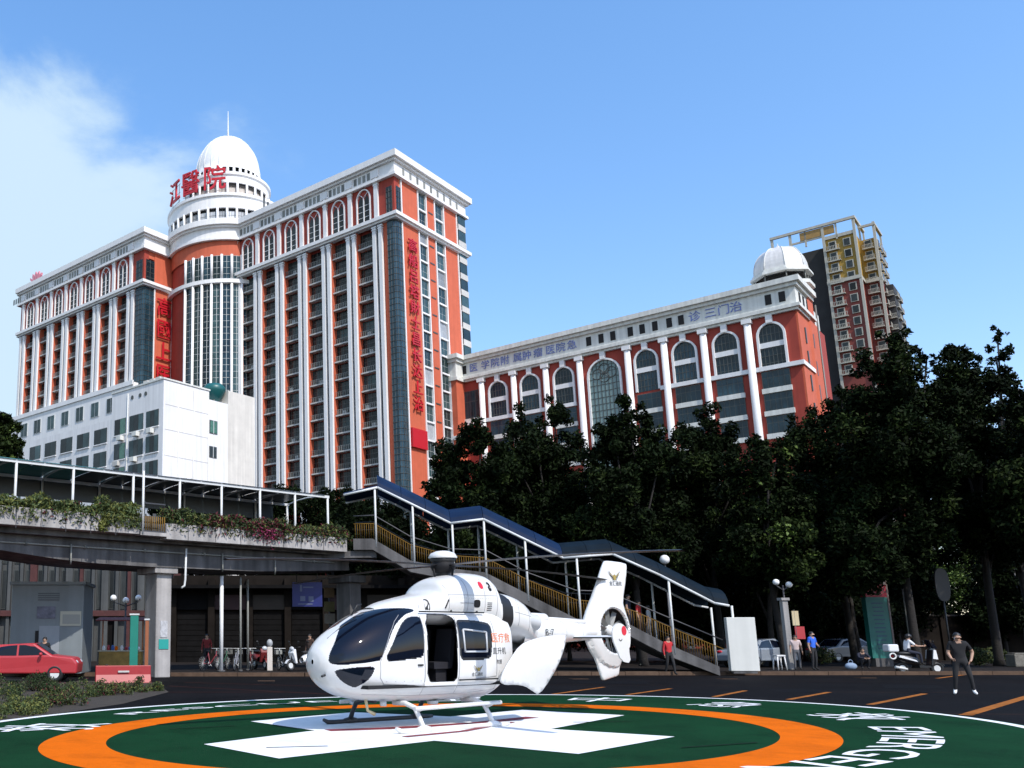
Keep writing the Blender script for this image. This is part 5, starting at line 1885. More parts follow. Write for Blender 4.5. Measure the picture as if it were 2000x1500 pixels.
# ---- tail boom, fin, fan
BS = [(-3.5, 1.36, 2.06, .36, 2.2), (-4.0, 1.42, 2.03, .30, 2.1), (-5.0, 1.50, 1.97, .22, 2.0), (-5.9, 1.56, 1.92, .17, 2.0), (-6.15, 1.58, 1.90, .15, 2.0)]
reg, G = loft(BS, 40, 40, m_hw, 'tail_boom')
boom = skin_obj('tail_boom', reg[0], m_hw)
q = MB(); q.tube([(-3.7, .0, 2.02), (-4.55, .0, 2.02), (-4.62, 0, 2.02)], [0.12, 0.11, 0.08], seg=14); q.build('drive_shaft_cover', m_hw, heli)
q = MB(); q.tube([(-4.55, 0, 2.0), (-6.0, 0, 1.95)], 0.06, seg=10); q.build('drive_shaft_cover', m_hw, heli)
FX, FZ = -6.76, 1.77
FIN = [(-5.84, 1.90), (-6.02, 2.22), (-6.32, 2.62), (-6.74, 3.33), (-6.86, 3.36), (-7.56, 3.33), (-7.59, 3.25), (-7.46, 2.83), (-7.30, 2.45), (-7.33, 2.20), (-7.44, 1.98), (-7.46, 1.70), (-7.40, 1.45), (-7.22, 1.22), (-7.06, 1.10), (-6.98, .80), (-6.93, .77), (-6.42, .68), (-6.37, .71), (-6.20, 1.16), (-6.05, 1.32), (-5.92, 1.52), (-5.86, 1.70)]
def fin_thick(x, z):
    r = math.hypot(x - FX, z - FZ)
    if r < 0.80: return 0.175 * (1 - 0.45 * max(0, (r - 0.52) / 0.28))
    if z > FZ: return 0.096 - 0.05 * min(1, (z - 2.5) / 0.9) if z > 2.5 else 0.096
    return 0.05
hole = [(FX + 0.50 * math.cos(2 * PI * k / 40), FZ + 0.50 * math.sin(2 * PI * k / 40)) for k in range(40)]
bm = bmesh.new()
FINs = smooth_poly(FIN, 1)
ov = [bm.verts.new((x, 0, z)) for x, z in FINs]
oe = [bm.edges.new((ov[k], ov[(k + 1) % len(ov)])) for k in range(len(ov))]
hv = [bm.verts.new((x, 0, z)) for x, z in hole]
he = [bm.edges.new((hv[k], hv[(k + 1) % len(hv)])) for k in range(len(hv))]
bmesh.ops.triangle_fill(bm, edges=oe + he, use_beauty=True)
for f in list(bm.faces):
    c = f.calc_center_median()
    if math.hypot(c.x - FX, c.z - FZ) < 0.49: bm.faces.remove(f)
for _ in range(5):
    es = [e for e in bm.edges if e.calc_length() > 0.055 and len(e.link_faces) == 2]
    bmesh.ops.subdivide_edges(bm, edges=es, cuts=1)
    bmesh.ops.triangulate(bm, faces=bm.faces)
rim_out = set()
for e in bm.edges:
    if len(e.link_faces) == 1:
        for v in e.verts: rim_out.add(v)
tris = [[v.index for v in f.verts] for f in bm.faces] if False else None
bm.verts.index_update()
vs_ = [(v.co.x, v.co.z, v in rim_out, math.hypot(v.co.x - FX, v.co.z - FZ) < 0.52) for v in bm.verts]
fs_ = [[v.index for v in f.verts] for f in bm.faces]
edges_b = [(e.verts[0].index, e.verts[1].index) for e in bm.edges if len(e.link_faces) == 1]
bm.free()
def edge_dist(x, z):
    best = 9
    P = Vector((x, z))
    for i in range(len(FINs)):
        a, b = Vector(FINs[i - 1]), Vector(FINs[i])
        d = b - a
        t = max(0, min(1, (P - a).dot(d) / max(d.length_squared, 1e-9)))
        best = min(best, (a + d * t - P).length)
    return best
V, F_ = [], []
for sd in (1, -1):
    for x, z, rim, hl in vs_:
        t = fin_thick(x, z)
        if not hl:
            e_ = min(1.0, edge_dist(x, z) / 0.16)
            t = 0.02 + (t - 0.02) * math.sqrt(max(0.0, 1 - (1 - e_) ** 2))
        if hl: t = 0.15
        V.append((x, sd * t, z))
n = len(vs_)
for f in fs_:
    F_.append(f); F_.append([k + n for k in f[::-1]])
for a, b in edges_b:
    F_.append([a, b, b + n, a + n])
me = bpy.data.meshes.new('tail_fin'); me.from_pydata(V, [], F_); me.materials.append(m_hw)
me.polygons.foreach_set('use_smooth', [True] * len(F_)); me.update(); recalc(me)
md = link('tail_fin', me, heli); md.data.set_sharp_from_angle(angle=R(40))
q = MB()
for k in range(36):
    a0, a1 = 2 * PI * k / 36, 2 * PI * (k + 1) / 36
    for y0, y1, r0, r1 in ((0.16, 0.10, 0.515, 0.495), (0.10, -0.15, 0.495, 0.495)):
        q.face([(FX + r0 * math.cos(a0), y0, FZ + r0 * math.sin(a0)), (FX + r0 * math.cos(a1), y0, FZ + r0 * math.sin(a1)), (FX + r1 * math.cos(a1), y1, FZ + r1 * math.sin(a1)), (FX + r1 * math.cos(a0), y1, FZ + r1 * math.sin(a0))], smooth=True)
q.build('fan_duct', m_hmetal, heli)
q = MB(); q.lathe([(0.0, 0.10), (0.10, 0.08), (0.14, 0.0), (0.14, -0.12), (0.0, -0.14)], seg=18)
me = q.mesh('fan_hub', m_hw); me.transform(Matrix.Translation((FX, 0, FZ)) @ Matrix.Rotation(-PI / 2, 4, 'X')); link('fan_hub', me, heli)
for k in range(10):
    t = 2 * PI * k / 10 + 0.2
    q = MB()
    c, s = math.cos(t), math.sin(t)
    P = lambda r, w, y: (FX + r * c - w * s, y, FZ + r * s + w * c)
    q.extrude([P(.13, -.04, -.03), P(.48, -.045, -.02), P(.48, .045, .03), P(.13, .04, .03)], (0, 0.012, 0))
    q.build('fan_blade', mat('fan_blade_grey', (0.16, 0.165, 0.16), 0.4), heli)
q = MB()
for t in (0.35, 2.4, 4.5):
    q.tube([(FX + .1 * math.cos(t), -0.09, FZ + .1 * math.sin(t)), (FX + .5 * math.cos(t), -0.09, FZ + .5 * math.sin(t))], 0.03, seg=6)
q.build('fan_strut', m_hw, heli)
# stabiliser with end plates
q = MB(); q.extrude([(-5.28, -1.08, 1.63), (-5.34, -1.08, 1.665), (-5.72, -1.08, 1.65), (-5.72, -1.08, 1.63)], (0, 2.16, 0)); q.build('stabiliser', m_hw, heli)
q = MB(); q.extrude([(-5.27, -1.07, 1.60), (-5.27, -1.07, 1.629), (-5.72, -1.07, 1.629), (-5.72, -1.07, 1.615)], (0, 2.14, 0)); q.build('stabiliser_underside', m_hmetal, heli)
EP = smooth_poly([(-5.31, 1.78), (-5.45, 1.90), (-5.62, 1.92), (-5.80, 1.82), (-5.91, 1.62), (-5.88, 1.45), (-5.82, 1.38), (-5.86, 1.09), (-5.55, 1.13), (-5.40, 1.40), (-5.30, 1.58)], 1)
for sd in (1, -1):
    q = MB(); q.extrude([(x, sd * 1.08, z) for x, z in EP], (0, sd * 0.03, 0))
    e = q.build('end_plate', m_hw, heli); recalc(e.data)
    q = MB(); q.face([(-5.70 + .085 * math.cos(2 * PI * k / 20), sd * 1.113, 1.76 + .10 * math.sin(2 * PI * k / 20)) for k in range(20)]); q.build('red_mark', m_hred, e)
    q = MB()
    for k in range(7):
        a0 = PI * 1.05 + PI * 0.9 * k / 7; a1 = PI * 1.05 + PI * 0.9 * (k + 1) / 7
        q.face([(-5.56 + r_ * math.cos(a), sd * 1.113, 1.60 + r_ * math.sin(a)) for r_, a in ((.06, a0), (.06, a1), (.04, a1), (.04, a0))])
    q.build('tie_down_mark', m_hltr, e)
# open clamshell door at the rear, port side
CL = [(-1.97, .84), (-2.05, 1.02), (-2.24, 1.23), (-2.55, 1.48), (-2.9, 1.58), (-3.24, 1.63), (-3.7, 1.67), (-4.06, 1.67), (-4.02, 1.60), (-3.72, 1.25), (-3.35, .84), (-3.05, .53), (-2.88, .60), (-2.63, .71), (-2.35, .745), (-2.12, .74), (-2.0, .78)]
bm = bmesh.new()
CLs = smooth_poly(CL, 1)
vv = [bm.verts.new((x, 0, z)) for x, z in CLs]
es = [bm.edges.new((vv[k], vv[(k + 1) % len(vv)])) for k in range(len(vv))]
bmesh.ops.triangle_fill(bm, edges=es, use_beauty=True)
for _ in range(4):
    e2 = [e for e in bm.edges if e.calc_length() > 0.12 and len(e.link_faces) == 2]
    bmesh.ops.subdivide_edges(bm, edges=e2, cuts=1); bmesh.ops.triangulate(bm, faces=bm.faces)
for v in bm.verts:
    x, z = v.co.x, v.co.z
    v.co.y = 0.98 + 0.10 * math.sin((z - .5) / 1.2 * PI) - 0.05 * (x + 3) ** 2
me = bpy.data.meshes.new('clamshell_door'); bm.to_mesh(me); bm.free()
me.materials.append(m_hw); me.polygons.foreach_set('use_smooth', [True] * len(me.polygons)); recalc(me)
o = link('clamshell_door', me, heli); sdm = o.modifiers.new('thick', 'SOLIDIFY'); sdm.thickness = 0.03
q = MB(); q.tube([(-3.38, .98, .98), (-3.55, 1.02, 1.0)], 0.02, seg=6); q.build('door_latch', m_hblk, o)
# starboard clamshell, swung out on the other side
q = MB()
q.extrude([(-2.5, -.80, .80), (-2.7, -1.35, .82), (-2.8, -1.55, 1.30), (-2.75, -1.35, 1.70), (-2.55, -.80, 1.72)], (-0.03, 0.0, 0))
o = q.build('clamshell_door', m_hw, heli); recalc(o.data)

# ---- skids
for sd in (1, -1):
    mm_ = m_hw if sd > 0 else mat('dark_skid', (0.035, 0.035, 0.04), 0.45)  # starboard skid and legs get a darker colour than the port ones
    y = sd * 1.0
    q = MB()
    q.tube([(.66, y, .10), (.56, y, .055), (.40, y, .045), (-2.0, y, .045), (-2.15, y, .05)], [.03, .042, .045, .045, .03], seg=10)
    q.build('skid', mm_, heli)
    for x in (.02, -1.72):
        q = MB()
        q.tube([(x, sd * .25, .46), (x, sd * .55, .47), (x, sd * .80, .40), (x, sd * .92, .22), (x, y, .05)], [.045, .045, .045, .042, .05], seg=10)
        q.tube([(x + .14, y, .05), (x - .02, y, .06), (x - .16, y, .05)], [.05, .075, .05], seg=8)
        q.build('skid_leg', mm_, heli)
    q = MB()
    q.tube([(.24, sd * 1.02, .41), (-1.93, sd * 1.02, .44)], .038, seg=8)
    q.tube([(.02, sd * .86, .36), (.02, sd * 1.02, .41)], .03, seg=6)
    q.tube([(-1.72, sd * .86, .36), (-1.72, sd * 1.02, .43)], .03, seg=6)
    q.build('boarding_step', m_hw, heli)
q = MB(); q.tube([(.62, .18, .53), (.58, .18, .34), (.42, .18, .27)], [.03, .025, .035], seg=8); q.build('belly_aerial', mat('cream_aerial', (.55, .48, .30), .5), heli)
q = MB(); q.tube([(-.9, .3, .47), (-.9, .3, .40)], [.12, .09], seg=12); q.build('landing_light', m_hw2, heli)
q = MB(); q.tube([(.36, .35, .5), (.36, .35, .42)], .06, seg=10); q.build('landing_light', m_hw2, heli)
# windscreen wiper, pitot and cutter on the nose
q = MB(); q.tube([(1.40, .10, 1.60), (1.12, .14, 1.80), (.82, .20, 1.98)], .010, seg=5); q.build('wiper', m_hblk, heli)
q = MB(); q.tube([(.75, 0, 2.02), (.62, 0, 2.20), (.52, 0, 2.22)], .016, seg=5); q.build('wire_cutter', m_hblk, heli)
q = MB(); q.tube([(1.58, .25, .98), (1.66, .26, .96)], .02, seg=6); q.build('pitot_tube', m_hblk, heli)

# ---- rotor
q = MB(); q.tube([(-1.62, 0, 2.74), (-1.62, 0, 3.02)], [.17, .10], seg=20); q.build('rotor_mast', m_hblk, heli)
q = MB(); q.lathe([(.10, 2.86), (.20, 2.90), (.25, 2.99), (.21, 3.09), (.12, 3.14)], (-1.62, 0), 24); hub = q.build('rotor_hub', m_hmetal, heli)
q = MB(); q.lathe([(.275, 3.16), (.285, 3.19), (.24, 3.26), (.13, 3.305), (.0, 3.32)], (-1.62, 0), 32); q.build('hub_cap', m_hw, heli)
q = MB(); q.lathe([(.20, 3.06), (.27, 3.16), (.0, 3.165)], (-1.62, 0), 32); q.build('hub_cap_lining', m_hblk, heli)
for k in range(4):
    t = 2 * PI * k / 4 + R(57.6) - HY - PI + R(-90 - 57.6) + R(-57.6)
    q = MB(); q.lathe([(.02, -.05), (.05, -.03), (.05, .03), (.02, .05)], seg=8)
    # pitch link
    q = MB(); c, s = math.cos(t), math.sin(t)
    q.tube([(-1.62 + .22 * c, .22 * s, 2.72), (-1.62 + .26 * c, .26 * s, 2.95)], .022, seg=6); q.build('pitch_link', m_hmetal, heli)
wd = Vector((2.6, -4.1, 0)).normalized()
for k in range(4):
    d = Vector((wd.x, wd.y, 0)); d.rotate(Matrix.Rotation(PI / 2 * k, 3, 'Z'))
    d.rotate(Matrix.Rotation(-(PI + HY), 3, 'Z'))
    s = Vector((-d.y, d.x, 0))
    q = MB()
    prev = None
    def blade_z(r): return 3.02 + 0.02 * r - 0.008 * r * r
    O = Vector((-1.62, 0, 0))
    n = 12
    rs = [0.22 + (5.05 - 0.22) * i / n for i in range(n + 1)]
    wdt = lambda r: 0.07 if r < 0.7 else (0.14 if r < 4.75 else 0.09)
    for i in range(n):
        r0, r1 = rs[i], rs[i + 1]
        a, b = O + d * r0, O + d * r1
        z0, z1 = blade_z(r0), blade_z(r1)
        for sgn in (1, -1):
            q.face([a - s * wdt(r0) + Vector((0, 0, z0)), b - s * wdt(r1) + Vector((0, 0, z1)), b + Vector((0, 0, z1 + sgn * .016)), a + Vector((0, 0, z0 + sgn * .02))][::sgn])
            q.face([a + Vector((0, 0, z0 + sgn * .02)), b + Vector((0, 0, z1 + sgn * .016)), b + s * wdt(r1) + Vector((0, 0, z1)), a + s * wdt(r0) + Vector((0, 0, z0))][::sgn])
    o = q.build('rotor_blade', m_hblade, heli); recalc(o.data)

# ---- lettering and emblems on the port side
def side_text(txt, x, z, size, m_, name='lettering', yfun=skin_y, slope=0.0, off=0.006, sx=1.0):
    me = text_mesh(txt, size, 0.0, 2).copy()
    for v in me.vertices:
        xx, zz = x - v.co.x * sx, z + v.co.y + slope * v.co.x
        v.co = (xx, yfun(xx, zz) + off, zz)
    me.materials.clear(); me.materials.append(m_)
    return link(name, me, heli)
side_text('医疗救', -2.33, 1.60, .20, m_horg, sx=1.0, yfun=lambda x, z: max(skin_y(min(max(x, -2.7), 1), z), 0.60))
side_text('直升机', -2.25, 1.36, .14, m_hltr, yfun=lambda x, z: max(skin_y(min(max(x, -2.7), 1), z), 0.60))
side_text('救援', -2.22, 1.16, .09, m_hltr, yfun=lambda x, z: max(skin_y(min(max(x, -2.7), 1), z), 0.60))
def emblem(x, z, s, y):
    """winged badge: two swept wings and a round shield"""
    q = MB()
    for sg in (1, -1):
        for k in range(4):
            t = k / 4
            q.face([(x - sg * s * .12, y, z - s * (.05 + .10 * k)), (x - sg * s * (.62 - .11 * k), y, z + s * (.30 - .17 * k)), (x - sg * s * (.50 - .10 * k), y, z + s * (.14 - .15 * k)), (x - sg * s * .10, y, z - s * (.12 + .10 * k))])
    o = q.build('wing_emblem', m_hltr, heli)
    q = MB(); q.face([(x + s * .15 * math.cos(2 * PI * k / 14), y + .002, z - s * .12 + s * .19 * math.sin(2 * PI * k / 14)) for k in range(14)]); q.build('shield', m_hgold, o)
    q = MB()
    for sg in (1, -1):
        q.face([(x - sg * s * .16, y + .002, z - s * .03), (x - sg * s * .50, y + .002, z + s * .20), (x - sg * s * .42, y + .002, z + s * .08), (x - sg * s * .14, y + .002, z - s * .12)])
    q.build('wing_inlay', m_hgold, o)
emblem(-1.62, 1.06, .20, .805)
side_text('金汇通航', -1.62, .94, .075, m_hltr)
emblem(-7.0, 3.02, .36, .085)
side_text('金汇通航', -7.02, 2.83, .115, m_hltr, yfun=lambda x, z: .086, off=0.0)
side_text('B-7', -4.35, 1.72, .20, m_hltr, yfun=lambda x, z: .295, off=0.0)
# ---------------------------------------------------------------- trees
m_bark = mat('dark_bark', (0.015, 0.012, 0.010), 0.9, var=0.4, scale=3, bump=0.6, bscale=12)
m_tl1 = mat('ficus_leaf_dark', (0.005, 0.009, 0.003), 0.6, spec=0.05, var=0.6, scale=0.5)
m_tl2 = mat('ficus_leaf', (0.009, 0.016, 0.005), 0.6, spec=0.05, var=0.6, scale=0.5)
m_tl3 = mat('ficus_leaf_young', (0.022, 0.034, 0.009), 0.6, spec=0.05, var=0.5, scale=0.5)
m_tl4 = mat('fresh_green_leaf', (0.085, 0.13, 0.025), 0.6, spec=0.2, var=0.5, scale=0.5)
import numpy as np
def leaf_mass(name, C_a, R_a, n, size, mix, parent, seed):
    """crown of n leaf-sized faces spread through the clumps"""
    g = np.random.default_rng(seed)
    w = R_a ** 2
    k = g.choice(len(R_a), n, p=w / w.sum())
    d = g.normal(size=(n, 3)); d /= np.linalg.norm(d, axis=1)[:, None]
    p = C_a[k] + d * (R_a[k] * g.random(n) ** 0.45)[:, None]
    m = g.normal(size=(n, 3)); m[:, 2] += 0.3; m /= np.linalg.norm(m, axis=1)[:, None]
    t = g.normal(size=(n, 3))
    a = np.cross(m, t); a /= np.linalg.norm(a, axis=1)[:, None]
    b = np.cross(m, a)
    s = (size * g.uniform(0.6, 1.45, n))[:, None]
    v = np.stack([p - a * s, p - b * s * 0.45 + m * s * 0.25, p + a * s, p + b * s * 0.45 + m * s * 0.25], 1).reshape(-1, 3)
    me = bpy.data.meshes.new(name)
    me.vertices.add(4 * n); me.vertices.foreach_set('co', v.astype(np.float32).ravel())
    me.loops.add(4 * n); me.loops.foreach_set('vertex_index', np.arange(4 * n, dtype=np.int32))
    me.polygons.add(n); me.polygons.foreach_set('loop_start', np.arange(0, 4 * n, 4, dtype=np.int32))
    for mm in (m_tl1, m_tl2, m_tl3, m_tl4): me.materials.append(mm)
    # leaves of one clump share a tone more often than not
    ct = g.choice(4, len(R_a), p=np.array(mix) / sum(mix))
    mi = np.where(g.random(n) < 0.6, ct[k], g.choice(4, n, p=np.array(mix) / sum(mix)))
    me.polygons.foreach_set('material_index', mi.astype(np.int32))
    me.update(calc_edges=True)
    return link(name, me, parent)
def tree(name, label, blobs, Y, seed, density=1.0, mix=(5, 4, 1, 0), leaf=0.12, group='dark ficus trees behind the helipad', trunk=True, base=None, zg=0.14, cat='tree', spread=0.8):
    rng = random.Random(seed)
    B = []
    for px, py, r in blobs:
        p = at_depth(px, py, Y + rng.uniform(-1.2, 1.2))
        B.append((p, r * Y / 1784.0))
    cx = sum(p.x for p, r in B) / len(B) if base is None else at_depth(base, 1245, Y).x
    o = empty(name, (cx, Y, zg))
    tag(o, label, cat, group)
    org = Vector((cx, Y, zg))
    # sub-clumps over every blob give the crown its ragged edge
    clumps = []
    for p, r in B:
        n = max(8, int(24 * (r / 1.6) ** 1.5))
        for k in range(n):
            d = Vector((rng.gauss(0, 1), rng.gauss(0, 1), rng.gauss(0, 1))).normalized()
            rr = r * rng.uniform(0.25, 1.0)
            clumps.append((p + Vector((d.x * rr, d.y * rr * spread, d.z * rr)), r * rng.uniform(0.20, 0.38)))
    C_a = np.array([tuple(c[0] - org) for c in clumps]); R_a = np.array([c[1] for c in clumps])
    w = R_a ** 2
    tot = float(w.sum())
    n = int(min(density * tot * 800, 62000))
    leaf_mass('crown', C_a, R_a, n, leaf, mix, o, seed)
    # trunk and limbs
    if trunk:
        q = MB()
        ztop = min(p.z - 0.2 * r for p, r in B)
        zc = max(2.0, sum(p.z for p, r in B) / len(B) - 1.0)
        lean = rng.uniform(-0.4, 0.4)
        pts = [(0, 0, -0.1), (0.02, 0, 0.4), (lean * 0.5, 0.1, zc * 0.4), (lean, 0.0, zc * 0.75)]
        r0 = 0.10 + 0.010 * zc
        q.tube(pts, [r0 * 1.5, r0 * 1.05, r0 * 0.85, r0 * 0.6], seg=10)
        for p, r in B:
            e = p - org
            s = Vector(pts[3]) if rng.random() < 0.6 else Vector(pts[2])
            m = s.lerp(e, 0.5) + Vector((rng.uniform(-.3, .3), rng.uniform(-.3, .3), rng.uniform(0, .4)))
            q.tube([s, m, e], [r0 * 0.45, r0 * 0.28, 0.04], seg=6)
        q.build('trunk', m_bark, o)
    return o
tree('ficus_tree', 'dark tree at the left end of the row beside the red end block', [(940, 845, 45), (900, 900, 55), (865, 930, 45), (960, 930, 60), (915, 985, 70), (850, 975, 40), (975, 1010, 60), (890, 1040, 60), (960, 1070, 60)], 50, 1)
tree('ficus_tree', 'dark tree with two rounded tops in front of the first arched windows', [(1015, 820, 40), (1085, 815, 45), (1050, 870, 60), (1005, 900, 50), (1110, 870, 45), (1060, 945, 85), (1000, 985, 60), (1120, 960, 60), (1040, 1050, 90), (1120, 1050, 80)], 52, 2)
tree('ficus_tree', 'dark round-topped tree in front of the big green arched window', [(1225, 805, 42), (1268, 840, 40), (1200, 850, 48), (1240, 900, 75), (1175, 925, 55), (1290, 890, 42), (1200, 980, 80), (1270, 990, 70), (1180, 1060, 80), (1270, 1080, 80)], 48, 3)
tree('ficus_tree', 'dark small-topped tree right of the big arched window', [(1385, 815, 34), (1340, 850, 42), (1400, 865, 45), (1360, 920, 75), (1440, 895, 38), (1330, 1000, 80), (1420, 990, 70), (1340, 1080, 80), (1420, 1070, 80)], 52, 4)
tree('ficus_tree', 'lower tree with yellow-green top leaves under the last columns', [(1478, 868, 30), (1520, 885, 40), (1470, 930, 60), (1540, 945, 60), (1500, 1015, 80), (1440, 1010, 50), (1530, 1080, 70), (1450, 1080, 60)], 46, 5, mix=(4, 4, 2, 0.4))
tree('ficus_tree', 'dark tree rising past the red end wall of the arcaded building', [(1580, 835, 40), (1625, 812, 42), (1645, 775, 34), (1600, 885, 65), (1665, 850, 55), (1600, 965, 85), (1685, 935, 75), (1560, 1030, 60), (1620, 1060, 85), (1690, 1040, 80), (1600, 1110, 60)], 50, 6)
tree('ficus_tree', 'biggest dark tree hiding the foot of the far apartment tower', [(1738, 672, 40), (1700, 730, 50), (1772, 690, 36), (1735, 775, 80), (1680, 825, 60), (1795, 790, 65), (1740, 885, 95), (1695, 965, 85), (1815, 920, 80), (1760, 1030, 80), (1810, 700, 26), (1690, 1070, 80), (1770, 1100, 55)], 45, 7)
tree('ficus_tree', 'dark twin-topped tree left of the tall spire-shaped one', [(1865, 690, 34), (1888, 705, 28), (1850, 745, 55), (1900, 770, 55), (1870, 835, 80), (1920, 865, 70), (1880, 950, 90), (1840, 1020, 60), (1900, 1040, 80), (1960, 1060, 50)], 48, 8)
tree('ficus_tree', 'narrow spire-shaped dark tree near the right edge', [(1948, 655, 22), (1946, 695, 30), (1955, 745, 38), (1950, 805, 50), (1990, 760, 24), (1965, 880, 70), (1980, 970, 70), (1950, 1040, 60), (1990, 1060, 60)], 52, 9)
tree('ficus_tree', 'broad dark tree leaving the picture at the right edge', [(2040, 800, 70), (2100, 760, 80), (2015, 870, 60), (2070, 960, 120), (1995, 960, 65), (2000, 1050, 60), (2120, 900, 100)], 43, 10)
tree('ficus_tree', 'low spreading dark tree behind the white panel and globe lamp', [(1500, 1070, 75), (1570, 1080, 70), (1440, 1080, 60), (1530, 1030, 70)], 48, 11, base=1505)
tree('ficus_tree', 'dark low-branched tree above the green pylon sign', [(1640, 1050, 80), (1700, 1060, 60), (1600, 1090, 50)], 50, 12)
# darker trees behind the stair
und = [((740, 1060), (800, 1080), (700, 1040)), ((900, 1060), (970, 1080), (860, 1100)), ((1060, 1060), (1120, 1100), (1010, 1110)), ((1220, 1080), (1290, 1110), (1180, 1140)), ((1370, 1090), (1430, 1130), (1340, 1150))]
lb = ['under the upper flight beside the rotor', 'behind the middle flight of the stair', 'between the stair landings', 'behind the tail fin and lower flight', 'behind the lower end of the stair canopy']
for k, bl in enumerate(und):
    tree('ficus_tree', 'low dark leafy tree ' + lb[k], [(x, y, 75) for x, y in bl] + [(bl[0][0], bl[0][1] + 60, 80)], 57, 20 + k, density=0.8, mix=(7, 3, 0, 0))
# low dark growth in front of the wall on the right
for k, (px, lab) in enumerate(((1470, 'dark low tree beside the parked silver car'), (1570, 'dark low tree behind the gate post'), (1650, 'dark low tree left of the pylon sign'), (1760, 'dark low tree right of the pylon sign'), (1960, 'dark low tree above the stone block'), (2050, 'dark low tree outside the right edge'), (1000, 'dark low growth behind the clamshell door of the helicopter'), (1110, 'dark low growth behind the tail boom'), (1215, 'dark low growth behind the tail fan'), (1330, 'dark low growth behind the person in red'), (1410, 'dark low growth at the foot of the stair'))):
    tree('ficus_tree', lab, [(px, 1150, 70), (px + 40, 1185, 60), (px - 40, 1195, 55), (px, 1110, 60)] + ([(px - 30, 1225, 50), (px + 30, 1230, 50)] if px < 1440 else []), 59, 50 + k, density=0.6, mix=(7, 3, 0, 0), group='low dark trees along the wall', base=px)
# behind the bridge
tree('ficus_tree', 'dark tree seen under the bridge canopy right of the railing gap', [(330, 995, 42), (380, 985, 46), (440, 990, 45), (390, 1060, 80)], 62, 31, density=0.9, group='dark trees behind the footbridge')
tree('ficus_tree', 'dark tree seen under the middle of the bridge canopy', [(500, 1000, 45), (570, 985, 45), (540, 1060, 80)], 60, 32, density=0.9, group='dark trees behind the footbridge')
tree('ficus_tree', 'dark tree where the bridge canopy meets the stair', [(630, 985, 45), (690, 1000, 50), (650, 1070, 85)], 60, 33, density=0.9, group='dark trees behind the footbridge')
# fresh green trees beyond the wall on the right
tree('leafy_tree', 'fresh green tree beyond the wall at the right', [(1850, 1110, 45), (1900, 1090, 40), (1870, 1160, 45), (1820, 1150, 30)], 72, 41, density=0.7, mix=(0, 2, 5, 4), group='green trees beyond the wall')
tree('leafy_tree', 'mid green tree beyond the wall at the far right edge', [(1985, 1130, 45), (2030, 1110, 60), (1960, 1170, 35)], 74, 42, density=0.7, mix=(1, 3, 4, 2), group='green trees beyond the wall')
tree('leafy_tree', 'dull green tree behind the green pylon sign', [(1740, 1120, 50), (1790, 1140, 50), (1690, 1130, 40)], 66, 43, density=0.7, mix=(3, 4, 2, 0), group='green trees beyond the wall')
# tree far away at the left edge
tree('leafy_tree', 'bluish green tree at the left edge beside the hospital', [(0, 840, 38), (22, 862, 24), (-35, 850, 50), (-10, 900, 55)], 100, 44, density=0.35, mix=(1, 4, 5, 1), leaf=0.28, zg=0)
# shrub bed in the left foreground
m_soil = mat('brown_soil', (0.040, 0.030, 0.020), 0.95, var=0.4, scale=3, bump=0.5, bscale=20)
q = MB()
bed = [on_level(*p) for p in ((-260, 1440), (-20, 1412), (90, 1398), (240, 1375), (330, 1352), (300, 1333), (-260, 1320))]
q.face([(p.x, p.y, 0.006) for p in bed]); structure(q.build('planting_bed', m_soil))
sh = [(-60, 1405, 60, 'low olive shrub at the very left edge of the pad'), (30, 1392, 55, 'olive green shrub beside the white ring at the left'), (-30, 1360, 60, 'dark shrub at the left edge behind the olive ones'), (110, 1378, 50, 'brownish green shrub left of the pad'), (70, 1350, 46, 'dark green shrub in front of the red car'), (160, 1358, 46, 'green shrub in front of the grey booth'), (215, 1356, 40, 'dry brown-green shrub in front of the red barrier'), (275, 1350, 34, 'small low shrub at the right end of the planting bed')]
for k, (px, py, rp, lab) in enumerate(sh):
    g = on_level(px, py)
    r = rp * g.y / 1784
    o = empty('low_shrub', (g.x, g.y, 0)); tag(o, lab, 'shrub', 'shrubs in the planting bed')
    cl = []
    rng = random.Random(60 + k)
    for j in range(26):
        a = rng.uniform(0, 2 * PI); rr = r * math.sqrt(rng.random()) * 1.15
        cl.append((Vector((rr * math.cos(a), rr * math.sin(a) * 1.3, r * rng.uniform(0.1, 0.62) * (1.1 - rr / r / 1.6))), r * 0.28))
    mixes = [(3, 3, 2, 0), (2, 3, 2, 0), (1, 1, 5, 0), (2, 1, 3, 1), (1, 0, 5, 0.3), (3, 1, 3, 0.3), (2, 2, 2, 1.2), (2, 2, 3, 0.4)]
    def fn(r_):
        c, cr = r_.choice(cl)
        d = Vector((r_.gauss(0, 1), r_.gauss(0, 1), r_.gauss(0, 1))).normalized() * cr * r_.random() ** 0.5
        p = c + d
        p.z = max(p.z, 0.02)
        return p, r_.choices(range(4), mixes[k])[0]
    leaf_cloud('foliage', fn, 2600, 0.036, [m_lf1, m_lf2, m_lf3, m_lfr], o, seed=70 + k)
    q = MB()
    for j in range(14):
        a = rng.uniform(0, 2 * PI); q.tube([(0.1 * math.cos(a), 0.1 * math.sin(a), 0), (r * .7 * math.cos(a), r * .7 * math.sin(a), r * 0.5)], [0.012, 0.005], seg=4)
    q.build('stem', m_stem, o)
